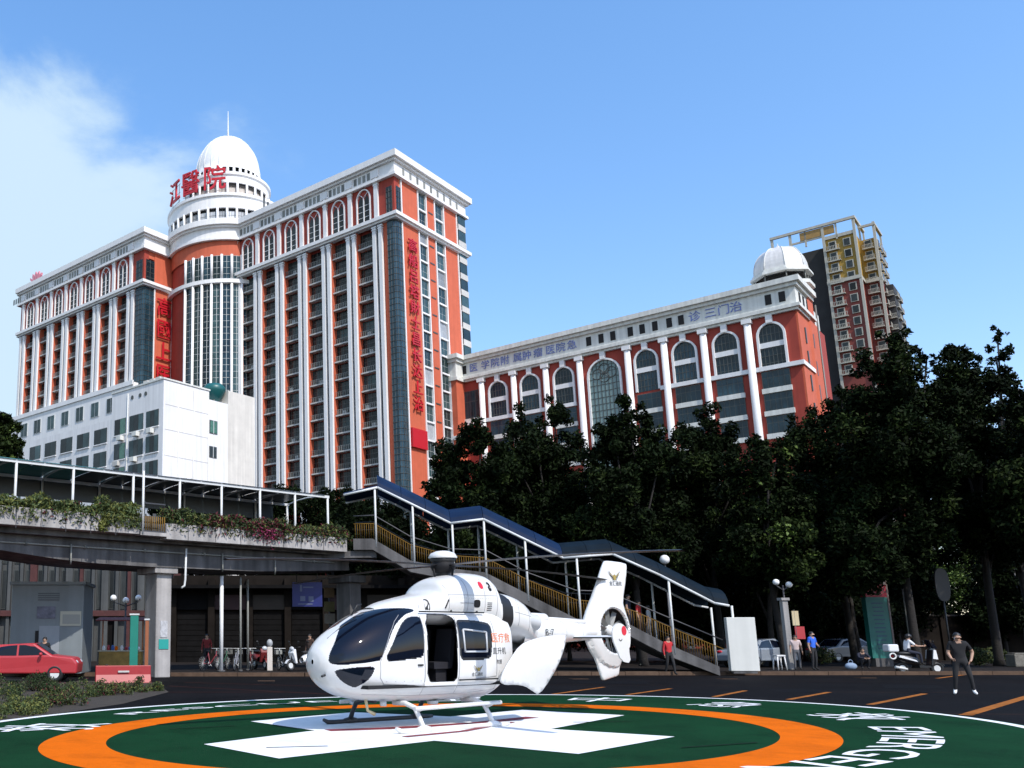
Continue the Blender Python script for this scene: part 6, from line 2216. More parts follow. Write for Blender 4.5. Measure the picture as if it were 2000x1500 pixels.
# ---------------------------------------------------------------- buildings and walls behind the bridge and trees, shade put into their dark colours
m_shop = mat('shaded_brown_shopfront', (0.013, 0.010, 0.008), 0.85, spec=0.1, var=0.5, scale=1.0)
m_shop2 = mat('shaded_shutter', (0.006, 0.0055, 0.0055), 0.8, spec=0.1, var=0.5, scale=2)
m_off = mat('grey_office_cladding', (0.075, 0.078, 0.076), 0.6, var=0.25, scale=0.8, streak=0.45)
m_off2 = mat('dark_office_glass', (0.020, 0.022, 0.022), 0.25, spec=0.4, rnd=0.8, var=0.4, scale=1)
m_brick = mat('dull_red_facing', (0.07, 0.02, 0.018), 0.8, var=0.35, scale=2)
def gx(px, Y): return at_depth(px, 1245, Y).x
Y0 = 58.0
x0, x1 = gx(-220, Y0), gx(345, Y0)
off = empty('grey_building', (x0, Y0, 0)); tag(off, 'shadowy grey building with tall vertical ribs behind the footbridge', 'building')
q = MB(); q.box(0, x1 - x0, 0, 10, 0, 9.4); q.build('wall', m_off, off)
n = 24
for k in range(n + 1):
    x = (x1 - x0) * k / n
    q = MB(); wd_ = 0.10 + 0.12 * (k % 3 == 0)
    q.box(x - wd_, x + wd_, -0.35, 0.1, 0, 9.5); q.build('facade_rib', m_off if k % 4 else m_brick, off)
for k in range(n):
    xa, xb = (x1 - x0) * k / n + 0.22, (x1 - x0) * (k + 1) / n - 0.22
    for z0, z1 in ((3.4, 5.9), (6.3, 8.8)):
        f = MB().box(xa, xb, -0.06, 0.05, z0, z1).build('window', m_frame_dk, off)
        g = MB(); g.face([(xa + .05, -0.075, z0 + .05), (xb - .05, -0.075, z0 + .05), (xb - .05, -0.075, z1 - .05), (xa + .05, -0.075, z1 - .05)]); g.build('pane', m_off2, f)
    if k % 2 == 0:
        f = MB().box(xa, xb + 0.3, -0.05, 0.05, 0.1, 2.9).build('shop_window', m_shop2, off)
q = MB(); q.box(0, x1 - x0, -0.5, 0.1, 2.95, 3.3); q.build('fascia', m_brick, off)

Y1 = 56.0
x0, x1 = gx(338, Y1), gx(1010, Y1)
shop = empty('shop_row', (x0, Y1, 0)); tag(shop, 'low dark row of shops in the shade under the footbridge', 'building')
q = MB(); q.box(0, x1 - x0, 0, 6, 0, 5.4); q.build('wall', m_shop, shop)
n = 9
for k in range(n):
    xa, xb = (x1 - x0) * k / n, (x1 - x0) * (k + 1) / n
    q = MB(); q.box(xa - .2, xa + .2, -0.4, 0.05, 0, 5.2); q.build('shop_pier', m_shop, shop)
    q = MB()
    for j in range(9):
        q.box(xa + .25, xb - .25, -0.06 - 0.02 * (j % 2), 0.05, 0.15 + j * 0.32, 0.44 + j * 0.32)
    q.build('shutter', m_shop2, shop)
    q = MB(); q.box(xa + .2, xb - .2, -0.25, 0.05, 3.3, 4.2)
    s_ = q.build('fascia_board', [m_shop2, mat('dim_red_fascia', (0.03, 0.006, 0.007), 0.6, var=0.3), mat('dim_tan_fascia', (0.03, 0.02, 0.011), 0.6, var=0.3)][k % 3], shop)
q = MB(); q.box(-0.3, x1 - x0 + .3, -1.3, 0.1, 4.55, 4.75); q.build('awning', m_shop2, shop)

# dark wall with a rail beyond the trees on the right
Y2 = 60.0
x0, x1 = gx(1430, Y2), gx(2260, Y2)
wall = empty('boundary_wall', (x0, Y2, 0.1)); tag(wall, 'long dark boundary wall with a rail behind the scooter rider', 'wall')
q = MB(); q.box(0, x1 - x0, 0, 0.4, 0, 2.9); q.build('wall_panel', m_shop, wall)
for k in range(15):
    x = (x1 - x0) * k / 14
    q = MB(); q.box(x - .22, x + .22, -0.12, 0.1, 0, 3.1); q.build('wall_pier', m_shop, wall)
q = MB(); q.box(0, x1 - x0, -0.1, 0.5, 2.9, 3.0); q.build('coping', mat('dim_coping', (0.07, 0.06, 0.055), 0.8, var=0.3, scale=2), wall)

# ---------------------------------------------------------------- things on the left
m_booth = mat('blue_grey_booth_panel', (0.20, 0.225, 0.235), 0.5, var=0.15, scale=0.6, streak=0.15)
bY = 38.0
bo = empty('grey_booth', (gx(90, bY), bY, 0.145)); tag(bo, 'large blue-grey booth with a pale window under the left end of the bridge', 'booth')
hw = (gx(160, bY) - gx(18, bY)) / 2
q = MB(); q.box(-hw, hw, 0, 2.4, 0, 3.65); o = q.build('wall', m_booth, bo); bevel(o, 0.03)
q = MB(); q.box(-hw - .08, hw + .08, -0.1, 2.5, 3.65, 3.78); q.build('roof', m_booth, bo)
q = MB(); q.box(hw - 0.95, hw - 0.08, -0.04, 0.05, 1.95, 2.55); f = q.build('window', mat('cream_frame', (0.45, 0.43, 0.34), 0.6), bo)
q = MB(); q.box(hw - 0.85, hw - 0.12, -0.05, 0.0, 2.03, 2.42); q.build('pane', mat('dusty_pane', (0.28, 0.28, 0.25), 0.4), f)
q = MB(); q.box(-0.3, 0.55, -0.03, 0.05, 0.05, 1.95); q.build('door', mat('grey_door', (0.28, 0.30, 0.32), 0.5, var=0.1), bo)
q = MB(); q.box(-0.45, -0.32, -0.05, 0.05, 0.9, 1.75); q.build('door_gap', m_dark, bo)
for k in range(4):
    q = MB(); q.box(-0.4 - 0.0, 0.5, -0.04, 0.01, 3.0 + 0.09 * k, 3.04 + 0.09 * k); q.build('louvre', mat('dark_louvre', (0.10, 0.11, 0.12), 0.6), bo)
q = MB(); q.box(-0.42, 0.35, -0.035, 0.05, 2.25, 2.75); q.build('notice', mat('faded_violet_notice', (0.14, 0.14, 0.18), 0.6, var=0.5, scale=6), bo)

# parked red car
def car(name, label, loc, rot, paint, scale=1.0, cat='car', group=None):
    o = empty(name, loc, rot); tag(o, label, cat, group)
    bmx = bmesh.new()
    prof = [(-2.15, .32), (-2.2, .62), (-2.1, .84), (-1.3, .93), (-.75, 1.36), (.55, 1.42), (1.25, .98), (2.0, .90), (2.18, .70), (2.15, .32)]
    st_ = []
    for y, ins, dz in ((-.82, 0.0, 0), (-.70, 0, 0), (.70, 0, 0), (.82, 0, 0)):
        st_.append([bmx.verts.new((x * (0.985 if abs(y) > .8 else 1), y * (0.86 if z > 1.0 else 1.0), z)) for x, z in prof])
    for a, b in zip(st_[:-1], st_[1:]):
        for k in range(len(prof)):
            k2 = (k + 1) % len(prof)
            bmx.faces.new((a[k], a[k2], b[k2], b[k]))
    bmx.faces.new(st_[0][::-1]); bmx.faces.new(st_[-1])
    bmesh.ops.recalc_face_normals(bmx, faces=bmx.faces)
    me = bpy.data.meshes.new('body'); bmx.to_mesh(me); bmx.free(); me.materials.append(paint)
    b_ = link('body', me, o); bevel(b_, 0.06, 3, 20)
    for sd in (-1, 1):
        y = sd * .80
        for pts in ([(-1.12, .97), (-.68, 1.30), (-.05, 1.345), (-.05, .97)], [(.02, .97), (.02, 1.345), (.50, 1.35), (1.05, 1.0)]):
            q = MB(); f = [(x, y * (0.90 + (.0 if z > 1.1 else .135)), z) for x, z in pts]
            q.face(f if sd < 0 else f[::-1]); q.build('side_window', m_hgl, o)
        for x in (-1.32, 1.35):
            wmb_ = MB(); wmb_.torus((x, sd * .74, .32), (0, 1, 0), .235, .095, 22, 8)
            wh = wmb_.build('wheel', m_hblk, o)
            q = MB(); q.tube([(x, sd * .66, .32), (x, sd * .80, .32)], .18, seg=16); q.build('rim', m_steel, wh)
        q = MB(); q.ball((2.06, sd * .6, .72), (.12, .16, .09), 10, 6); q.build('headlight', m_curtain, o)
        q = MB(); q.ball((-2.12, sd * .6, .76), (.07, .16, .08), 10, 6); q.build('tail_light', m_red_sign, o)
        q = MB(); q.ball((.85, sd * .98, 1.02), (.07, .10, .07), 8, 6); q.build('mirror', paint, o)
    q = MB(); q.face([(.62, -.60, 1.405), (1.22, -.66, 1.005), (1.22, .66, 1.005), (.62, .60, 1.405)][::-1]); q.build('windscreen', m_hgl, o)
    q = MB(); q.face([(-.80, -.60, 1.345), (-1.28, -.66, .96), (-1.28, .66, .96), (-.80, .60, 1.345)]); q.build('rear_window', m_hgl, o)
    return o
m_redcar = mat('red_car_paint', (0.40, 0.03, 0.038), 0.4, coat=0.1, var=0.05)
m_silver = mat('silver_car_paint', (0.24, 0.27, 0.31), 0.25, coat=0.5)
m_whitecar = mat('dusty_white_car_paint', (0.22, 0.225, 0.23), 0.25, coat=0.5)
g = at_depth(45, 1245, 34.3); car('parked_car', 'red car parked in front of the grey booth at the left', (g.x, 34.3, 0), 0.05, m_redcar, group='parked cars')
g = at_depth(1498, 1245, 46); car('parked_car', 'pale silver car half hidden behind the white panel', (g.x - .3, 46.5, .145), 0.5, m_silver, group='parked cars')
g = at_depth(1600, 1245, 56); car('parked_car', 'dusty pale car in the shade behind the man in the blue shirt', (g.x + 1.5, 56.0, .145), 0.2, m_whitecar, group='parked cars')

# red plastic barriers
def barrier(px, py, label, rz):
    g = on_level(px, py)
    o = empty('road_barrier', (g.x, g.y, 0), rz); tag(o, label, 'barrier')
    q = MB(); q.extrude([(-1.0, -.22, 0), (-1.0, .22, 0), (-1.0, .10, .30), (-1.0, .07, .62), (-1.0, -.07, .62), (-1.0, -.10, .30)], (2.0, 0, 0))
    b_ = q.build('body', mat('red_plastic', (0.30, 0.010, 0.012), 0.45, var=0.15), o); bevel(b_, 0.02)
    q = MB(); q.box(-.2, .2, -.16, -.105, .38, .44); q.build('reflector', m_grey_ledge, o)
    for x in (-.6, .6):
        q = MB(); q.tube([(x, 0, .62), (x, 0, .66)], .05, seg=8); q.build('filler_cap', m_hblk, o)
barrier(240, 1334, 'low red plastic barrier behind the shrubs left of the bridge pier', 0.25)

# street stall under the bridge
g = on_level(215, 1322)
stall = empty('street_stall', (g.x, g.y + 3.2, .145)); tag(stall, 'small street stall with yellow counter between booth and pier', 'stall')
q = MB(); q.box(-.95, .95, -.4, .4, .0, .85); q.build('counter', mat('yellow_counter', (0.36, 0.22, 0.05), 0.6, var=0.4, scale=3), stall)
q = MB(); q.box(-1.0, 1.0, -.45, .45, .85, .90); q.build('counter_top', mat('pale_counter_top', (0.5, 0.45, 0.33), 0.5), stall)
for x in (-.92, .92):
    q = MB(); q.tube([(x, .38, 0), (x, .38, 2.3)], .035, seg=6); q.build('post', mat('orange_post', (0.40, 0.13, 0.04), 0.5), stall)
q = MB(); q.extrude([(-1.1, -.7, 2.2), (-1.1, .5, 2.35), (-1.1, .5, 2.40), (-1.1, -.7, 2.25)], (2.2, 0, 0)); q.build('awning', mat('dull_red_awning', (0.16, 0.03, 0.03), 0.7), stall)
rr = random.Random(5)
for k in range(9):
    x = -.8 + k * .2
    q = MB(); q.ball((x, rr.uniform(-.2, .2), .90 + .09), (.08, .08, rr.uniform(.07, .16)), 10, 6)
    q.build('goods', [m_white, m_redcar, mat('blue_goods', (0.05, 0.13, 0.42), 0.5), m_opaint][k % 4], stall)
for px, lab, col, hh in ((262, 'teal sign post standing beside the street stall', (0.01, 0.19, 0.14), 2.5), (287, 'slim orange-brown post just left of the bridge pier', (0.30, 0.10, 0.04), 2.3)):
    g = at_depth(px, 1245, 36.5)
    o = empty('sign_post', (g.x, 36.5, 0)); tag(o, lab, 'post')
    w2 = 0.16 if px == 262 else 0.07
    q = MB(); q.box(-w2, w2, -.08, .08, .1, hh); b_ = q.build('post', mat('post_paint_%d' % px, col, 0.5, var=0.15), o); bevel(b_, .015)
    q = MB(); q.box(-w2 - .06, w2 + .06, -.14, .14, 0, .1); q.build('foot', m_conc_dk, o)
    q = MB(); q.box(-w2 - .03, w2 + .03, -.1, .1, hh, hh + .06); q.build('cap', m_steel, o)

# globe street lamps
m_globe = mat('white_lamp_globe', (0.85, 0.85, 0.84), 0.3)
def globe_lamp(px, py, Y, label, zg=.145, n=1, r=.17):
    p = at_depth(px, py, Y)
    o = empty('globe_lamp', (p.x, Y, zg)); tag(o, label, 'street lamp', 'globe street lamps')
    h = p.z - zg
    q = MB(); q.tube([(0, 0, 0), (0, 0, .5), (0, 0, h - r)], [.09, .055, .04], seg=8); q.build('pole', m_hrail, o)
    for k in range(n):
        dx = (k - (n - 1) / 2) * .62
        q = MB(); q.ball((dx, 0, h - (0.12 if k % 2 else 0)), r, 16, 10); q.build('globe', m_globe, o)
        if n > 1:
            q = MB(); q.tube([(0, 0, h - r - .25), (dx, 0, h - r - .02)], .03, seg=6); q.build('arm', m_hrail, o)
globe_lamp(1298, 1093, 46, 'globe lamp showing above the lower canopy of the stair', r=.24)
globe_lamp(1528, 1137, 44, 'globe lamp with paired white balls above the gate post', n=2, r=.15)
globe_lamp(1971, 1055, 58, 'bluish white globe lamp high up near the right edge', r=.22)
globe_lamp(246, 1168, 45, 'twin globe lamp behind the street stall under the bridge', n=3, r=.16)
# pale gate post with a red sign behind
g = at_depth(1538, 1245, 43)
o = empty('gate_post', (g.x, 43, .145)); tag(o, 'pale concrete gate post beside the people under the trees', 'post')
q = MB(); q.box(-.13, .13, -.13, .13, 0, 3.2); b_ = q.build('shaft', m_conc, o); bevel(b_, .02)
q = MB(); q.box(-.19, .19, -.19, .19, 3.2, 3.32); q.build('cap', m_conc, o)
g = at_depth(1556, 1245, 44.5)
o = empty('red_flag_sign', (g.x, 44.5, .145)); tag(o, 'small red and cream banner behind the gate post', 'banner')
q = MB(); q.tube([(0, 0, 0), (0, 0, 2.8)], .03, seg=6); q.build('pole', m_hrail, o)
q = MB(); q.box(-.05, .42, -.02, .02, 1.4, 2.0); q.build('cloth', m_redcar, o)
q = MB(); q.box(-.12, .20, -.025, .025, 2.05, 2.75); q.build('cloth', mat('cream_cloth', (.55, .45, .28), .8), o)

# white pole and thin posts under the bridge
for px, pt, pb, Y, rad, m_, lab in ((433, 1125, 1262, 40, .085, m_white, 'white painted pole under the middle of the bridge'), (470, 1128, 1285, 40.5, .045, m_rail_grey, 'thin grey pole right of the white pole'), (484, 1132, 1282, 41.5, .045, m_rail_grey, 'second thin grey pole beside the bicycles'), (1764, 1150, 1262, 46, .06, m_rail_grey, 'slim grey pole just behind the scooter rider')):
    g = at_depth(px, pt, Y)
    o = empty('pole', (g.x, Y, .145)); tag(o, lab, 'pole')
    q = MB(); q.tube([(0, 0, 0), (0, 0, g.z - .145)], rad, seg=8); q.build('shaft', m_, o)
    q = MB(); q.tube([(0, 0, 0), (0, 0, .08)], rad * 2, seg=8); q.build('foot', m_conc_dk, o)

# blue sign hung from the bridge
p = at_depth(600, 1161, 43.6)
o = empty('blue_sign', (p.x, 43.6, p.z)); tag(o, 'blue rectangular sign hanging in the dark under the bridge end', 'sign')
q = MB(); q.box(-.72, .72, -.04, .04, -.58, .58); q.build('board', mat('deep_blue_board', (0.004, 0.010, 0.12), 0.5, var=0.25, scale=2), o)
m_bw = mat('dim_sign_white', (0.10, 0.12, 0.20), 0.6)
for x, z, hx, hz in ((-.30, .30, .05, .16), (.05, .34, .25, .03), (-.22, -.20, .12, .12), (.18, -.22, .12, .13), (-.1, -.46, .35, .025)):
    q = MB(); q.box(x - hx, x + hx, -.055, -.041, z - hz, z + hz); q.build('marking', m_bw, o)
for x in (-.5, .5):
    q = MB(); q.tube([(x, 0, .58), (x, 0, 1.25)], .03, seg=6); q.build('hanger', m_hrail, o)
p = at_depth(643, 1163, 46)
o = empty('shop_sign', (p.x, 46, p.z)); tag(o, 'stack of dim tan shop signs beside the blue sign', 'sign')
for k, (z, col) in enumerate(((.15, (.13, .075, .025)), (-.55, (.10, .085, .02)), (-1.15, (.16, .14, .11)))):
    q = MB(); q.box(-.26, .26, -.05, .05, z - .26, z + .24); q.build('board', mat('shop_board_%d' % k, col, 0.6, var=0.3, scale=3), o)
q = MB(); q.tube([(0, .07, .4), (0, .07, -p.z + .145)], .04, seg=6); q.build('pole', m_hrail, o)

# green pylon sign on the right
p = at_depth(1717, 1245, 47.5)
o = empty('pylon_sign', (p.x, 47.5, .145), 0.12); tag(o, 'tall green pylon sign with a red header under the trees', 'sign')
q = MB(); q.box(-.62, .62, -.14, .14, .42, 3.55); q.build('panel', mat('sea_green_panel', (0.012, 0.135, 0.115), 0.5, var=0.2, scale=1.2), o)
q = MB(); q.box(-.63, .63, -.15, .15, 3.55, 4.20); hd = q.build('header', mat('pylon_red', (0.34, 0.012, 0.03), 0.5, var=0.15), o)
q = MB(); q.box(-.64, .64, -.15, .15, 4.20, 4.45); q.build('top_band', mat('pylon_grey', (0.13, 0.11, 0.11), 0.6), o)
q = MB(); q.box(.62, .72, -.16, .16, .3, 4.45); q.build('edge_strip', mat('pylon_edge', (0.14, 0.10, 0.09), 0.5), o)
q = MB(); q.box(-.5, .5, -.16, .16, 0, .42); q.build('base', m_conc_dk, o)
letters('lettering', '急诊', mat('pylon_pink_text', (0.50, 0.22, 0.20), 0.5), frame4((0, -.155, 3.88), (1, 0, 0), (0, 0, 1)), .55, .02, o)
for k in range(12):
    z = 3.2 - k * .21
    q = MB(); q.box(-.32 + .04 * (k % 3), .34 - .06 * (k % 2), -.150, -.141, z, z + .06); q.build('text_line', mat('pylon_blue_text', (0.012, 0.055, 0.11), 0.5), o)

# black lozenge sign on a pole
p = at_depth(1840, 1142, 45)
o = empty('round_sign', (p.x, 45, .145)); tag(o, 'black rounded sign board on a thin pole under the trees', 'sign')
q = MB(); pts = []
for k in range(20):
    t = 2 * PI * k / 20
    pts.append((.36 * math.copysign(abs(math.cos(t)) ** .7, math.cos(t)), -.04, p.z - .145 + .82 * math.copysign(abs(math.sin(t)) ** .8, math.sin(t))))
q.extrude(pts, (0, .08, 0)); q.build('board', m_hblk, o)
q = MB(); q.tube([(0, .06, 0), (0, .06, p.z - .5)], .04, seg=6); q.build('pole', m_hblk, o)
# stone block near the right edge
p = at_depth(1982, 1245, 47)
o = empty('stone_block', (p.x, 47, .145)); tag(o, 'rough grey stone block on the paving near the right edge', 'stone')
q = MB(); q.box(-.42, .42, -.3, .3, 0, .62); q.box(-.34, .34, -.25, .25, .62, .70)
b_ = q.build('block', mat('grey_stone', (0.16, 0.15, 0.13), 0.9, var=0.4, scale=4, bump=0.5), o); bevel(b_, .05)
# low shrubs by the wall on the right
for k, (px, lab) in enumerate(((1905, 'low dull shrub just behind the man in black'), (1935, 'low shrub left of the grey stone block'), (1600, 'dark shrub behind the man in the blue shirt'))):
    g = at_depth(px, 1245, 49 + k)
    o = empty('low_shrub', (g.x, 49 + k, .145)); tag(o, lab, 'shrub', 'shrubs under the trees')
    def fn(r_):
        d = Vector((r_.gauss(0, 1), r_.gauss(0, 1), r_.gauss(0, 1))).normalized() * r_.random() ** .4
        return Vector((d.x * .75, d.y * .6, .5 + d.z * .48)), r_.choices(range(4), (2, 1, 4, .2))[0]
    leaf_cloud('foliage', fn, 900, .07, [m_lf1, m_lf2, m_lf3, m_lfr], o, seed=90 + k)
    q = MB()
    for j in range(6):
        q.tube([(0, 0, 0), (.4 * math.cos(j), .4 * math.sin(j), .6)], [.02, .008], seg=4)
    q.build('stem', m_stem, o)
# white stool, light-blue bag
g = at_depth(1517, 1245, 42.5)
o = empty('white_stool', (g.x, 42.5, .145)); tag(o, 'white plastic stool beside the foot of the gate post', 'stool')
q = MB(); q.box(-.2, .2, -.2, .2, .62, .68); q.build('seat', m_white, o)
for sx in (-1, 1):
    for sy in (-1, 1):
        q = MB(); q.tube([(sx * .16, sy * .16, .62), (sx * .2, sy * .2, 0)], .03, seg=6); q.build('leg', m_white, o)
g = at_depth(1655, 1245, 43)
o = empty('bag', (g.x, 43, .145)); tag(o, 'pale blue bag on the ground beside the seated person', 'bag')
q = MB(); q.ball((0, 0, .15), (.28, .16, .17), 14, 8); q.build('body', mat('pale_blue_cloth', (0.22, 0.30, 0.42), 0.7, var=0.2, scale=6), o)
q = MB(); q.torus((0, 0, .34), (0, 1, 0), .1, .018, 16, 6); q.build('handle', mat('pale_blue_cloth', (0.22, 0.30, 0.42), 0.7), o)
# parking post
g = on_level(530, 1321)
o = empty('ticket_post', (g.x, g.y + 2.5, .145)); tag(o, 'white post with a grey head among the bicycles under the bridge', 'post')
q = MB(); q.box(-.12, .12, -.1, .1, 0, 1.05); b_ = q.build('post', mat('cream_white_post', (0.62, 0.56, 0.50), 0.6), o); bevel(b_, .02)
q = MB(); q.ball((0, 0, 1.22), (.14, .12, .18), 12, 8); q.build('head', mat('grey_head', (.35, .36, .37), .5), o)

# ---------------------------------------------------------------- bicycles and scooters
def bicycle(loc, rz, label, col):
    o = empty('bicycle', loc, rz); tag(o, label, 'bicycle', 'bicycles parked under the bridge')
    pm = mat('bicycle_paint_%s' % col[0], col[1], 0.4)
    for x in (-.52, .52):
        q = MB(); q.torus((x, 0, .33), (0, 1, 0), .31, .022, 26, 6); wl = q.build('wheel', m_hblk, o)
        q = MB()
        for k in range(8):
            t = PI * k / 8
            q.tube([(x - .3 * math.cos(t), 0, .33 - .3 * math.sin(t)), (x + .3 * math.cos(t), 0, .33 + .3 * math.sin(t))], .005, seg=3)
        q.build('spokes', m_steel, wl)
    q = MB()
    q.tube([(-.52, 0, .33), (-.05, 0, .30), (-.18, 0, .82)], .02, seg=6)
    q.tube([(-.52, 0, .33), (-.17, 0, .75)], .014, seg=6)
    q.tube([(-.05, 0, .30), (.38, 0, .72), (.40, 0, .86)], .022, seg=6)
    q.tube([(.38, 0, .74), (.52, 0, .33)], .02, seg=6)
    q.build('frame', pm, o)
    q = MB(); q.ball((-.19, 0, .86), (.13, .07, .035), 10, 6); q.build('saddle', m_hblk, o)
    q = MB(); q.tube([(.36, -.28, .98), (.42, -.1, .98), (.42, .1, .98), (.36, .28, .98)], .014, seg=6); q.tube([(.40, 0, .86), (.42, 0, .98)], .016, seg=6); q.build('handlebar', m_steel, o)
    q = MB(); q.box(.46, .72, -.15, .15, .72, .92); q.build('basket', m_rail_grey, o)
    q = MB(); q.torus((-.05, .04, .30), (0, 1, 0), .08, .012, 14, 5); q.tube([(-.05, -.1, .2), (-.05, .1, .4)], .012, seg=5); q.build('crank', m_steel, o)
for k, (px, lab, col) in enumerate(((412, 'leftmost bicycle beside the bridge pier', ('red', (.22, .02, .03))), (436, 'green bicycle below the white pole', ('green', (.02, .10, .05))), (462, 'grey bicycle between the thin poles', ('grey', (.25, .26, .30))), (490, 'dark red bicycle left of the white post', ('dark_red', (.16, .02, .02))), (552, 'black bicycle between the white post and scooter', ('black', (.02, .02, .02))))):
    Y = 41.5 + 0.5 * (k % 2)
    bicycle((gx(px, Y), Y, .145), 0.9 + 0.25 * k, lab, col)
def scooter(loc, rz, label, col, box=False, s=1.0, body=None):
    body = body or col
    o = empty('motor_scooter', loc, rz); tag(o, label, 'scooter', 'motor scooters'); o.scale = (s, s, s)
    for x in (-.62, .64):
        q = MB(); q.torus((x, 0, .25), (0, 1, 0), .19, .065, 24, 8); wl = q.build('wheel', m_hblk, o)
        q = MB(); q.tube([(x, -.05, .25), (x, .05, .25)], .12, seg=14); q.build('rim', m_steel, wl)
    # rear body
    CSb = [(-.02, .36, .60, .14, 2.2), (-.25, .38, .74, .20, 2.4), (-.6, .46, .80, .20, 2.4), (-.85, .58, .80, .13, 2.2), (-.95, .66, .76, .05, 2.0)]
    q = MB()
    for i in range(14):
        xa, xb = -.02 - .93 * i / 14, -.02 - .93 * (i + 1) / 14
        for j in range(20):
            a0, a1 = 2 * PI * j / 20, 2 * PI * (j + 1) / 20
            q.face([skin_pt(xa, a0, 1, CSb), skin_pt(xb, a0, 1, CSb), skin_pt(xb, a1, 1, CSb), skin_pt(xa, a1, 1, CSb)], smooth=True)
    q.build('rear_body', body, o)
    q = MB(); q.box(-.05, .42, -.16, .16, .28, .36); q.build('footboard', m_hblk, o)
    q = MB(); q.extrude([(.36, -.20, .34), (.46, -.20, .34), (.62, -.20, .80), (.52, -.20, .98), (.46, -.20, .96)], (0, .40, 0)); b_ = q.build('leg_shield', body, o); bevel(b_, .03, 2)
    q = MB()
    for k in range(10):
        t0, t1 = R(20 + 14 * k), R(34 + 14 * k)
        q.face([(.64 + .28 * math.cos(t0), -.08, .25 + .28 * math.sin(t0)), (.64 + .28 * math.cos(t1), -.08, .25 + .28 * math.sin(t1)), (.64 + .28 * math.cos(t1), .08, .25 + .28 * math.sin(t1)), (.64 + .28 * math.cos(t0), .08, .25 + .28 * math.sin(t0))], smooth=True)
    q.build('mudguard', col, o)
    q = MB(); q.tube([(.60, 0, .34), (.48, 0, .95), (.44, 0, 1.05)], .035, seg=8); q.build('fork', m_hblk, o)
    q = MB(); q.tube([(.32, -.34, 1.06), (.44, -.12, 1.04), (.44, .12, 1.04), (.32, .34, 1.06)], .02, seg=6); q.build('handlebar', m_hblk, o)
    q = MB(); q.ball((.55, 0, .98), (.09, .13, .10), 12, 8); q.build('headlight', m_curtain, o)
    for sy in (-1, 1):
        q = MB(); q.tube([(.40, sy * .2, 1.05), (.44, sy * .30, 1.25)], .01, seg=5); q.ball((.44, sy * .32, 1.28), (.02, .07, .05), 8, 6); q.build('mirror', m_hblk, o)
    q = MB(); q.ball((-.42, 0, .83), (.42, .15, .075), 14, 8); q.build('saddle', m_hblk, o)
    q = MB(); q.ball((-.93, 0, .72), (.04, .09, .05), 8, 6); q.build('tail_light', m_red_sign, o)
    if box:
        q = MB(); q.box(-1.15, -.75, -.22, .22, .88, 1.18); b_ = q.build('top_box', col, o); bevel(b_, .06, 3)
        q = MB(); q.torus((-.98, -.14, .72), (0, 1, 0), .11, .03, 18, 6); q.build('ring_lamp', m_white, o)
        for sy in (-1, 1):
            q = MB(); q.extrude([(.42, sy * .21, .62), (.60, sy * .21, .60), (.56, sy * .21, .95), (.48, sy * .21, .97)], (0, sy * .04, 0)); q.build('front_trim', col, o)
            q = MB(); q.extrude([(.50, sy * .02, 1.02), (.66, sy * .02, 1.02), (.46, sy * .02, 1.36), (.40, sy * .02, 1.34)], (0, sy * .16, 0)); q.build('wind_shield', m_hgl, o)
        for sy in (-1, 1):
            q = MB(); q.extrude([(-.80, sy * .2, .68), (-.15, sy * .2, .50), (-.2, sy * .2, .57), (-.76, sy * .2, .76)], (0, sy * .05, 0)); q.build('side_trim', col, o)
    q = MB(); q.tube([(-.5, -.12, .22), (-.95, -.16, .30)], [.04, .055], seg=8); q.build('exhaust_pipe', m_steel, o)
m_scw = mat('white_scooter_paint', (0.78, 0.78, 0.79), 0.25, coat=0.5)
g = on_level(1797, 1318)
SC_LOC = Vector((g.x, g.y, 0)); SC_RZ = -0.12
scooter(SC_LOC, SC_RZ, 'big black and white scooter with a white top box ridden under the trees', m_scw, True, 1.12, mat('black_scooter_paint', (0.012, 0.012, 0.014), 0.3, coat=0.4))
scooter((gx(588, 41), 41, .145), -2.5, 'white scooter parked beside the nose of the helicopter', m_scw, False, 1.0)
scooter((gx(622, 43), 43, .145), -2.2, 'dark scooter parked behind the white one', mat('black_scooter_paint', (0.02, 0.02, 0.022), 0.3, coat=0.4), False, 1.0)
scooter((gx(508, 43), 43, .145), -1.2, 'red scooter parked behind the bicycles', mat('dull_red_scooter_paint', (0.16, 0.02, 0.02), 0.4), False, 1.0)

# ---------------------------------------------------------------- people
m_skin = mat('skin', (0.42, 0.25, 0.17), 0.55)
m_hair = mat('black_hair', (0.012, 0.010, 0.009), 0.5)
m_eye = mat('dark_eye', (0.01, 0.01, 0.01), 0.3)
def cloth(name, c): return mat('cloth_' + name, c, 0.85, var=0.12, scale=9)
BASE = dict(pelvis=(0, 0, .95), spine=(0, .01, 1.12), chest=(0, .0, 1.32), neck=(0, .01, 1.47), head=(0, -.015, 1.575), crown=(0, -.01, 1.67),
            shl=(.175, .01, 1.405), ell=(.235, .03, 1.13), wrl=(.25, -.03, .90), hal=(.252, -.05, .83),
            shr=(-.175, .01, 1.405), elr=(-.235, .03, 1.13), wrr=(-.25, -.03, .90), har=(-.252, -.05, .83),
            hil=(.095, 0, .90), knl=(.105, -.02, .50), anl=(.11, .03, .09), tol=(.125, -.12, .035),
            hir=(-.095, 0, .90), knr=(-.105, -.02, .50), anr=(-.11, .03, .09), tor=(-.125, -.12, .035))
RAD = dict(pelvis=(.155, .115), spine=(.140, .100), chest=(.165, .110), neck=(.060, .060), head=(.082, .098), crown=(.060, .070),
           sh=(.070, .070), el=(.047, .047), wr=(.033, .033), ha=(.036, .022), hi=(.095, .095), kn=(.062, .062), an=(.045, .045), to=(.042, .036))
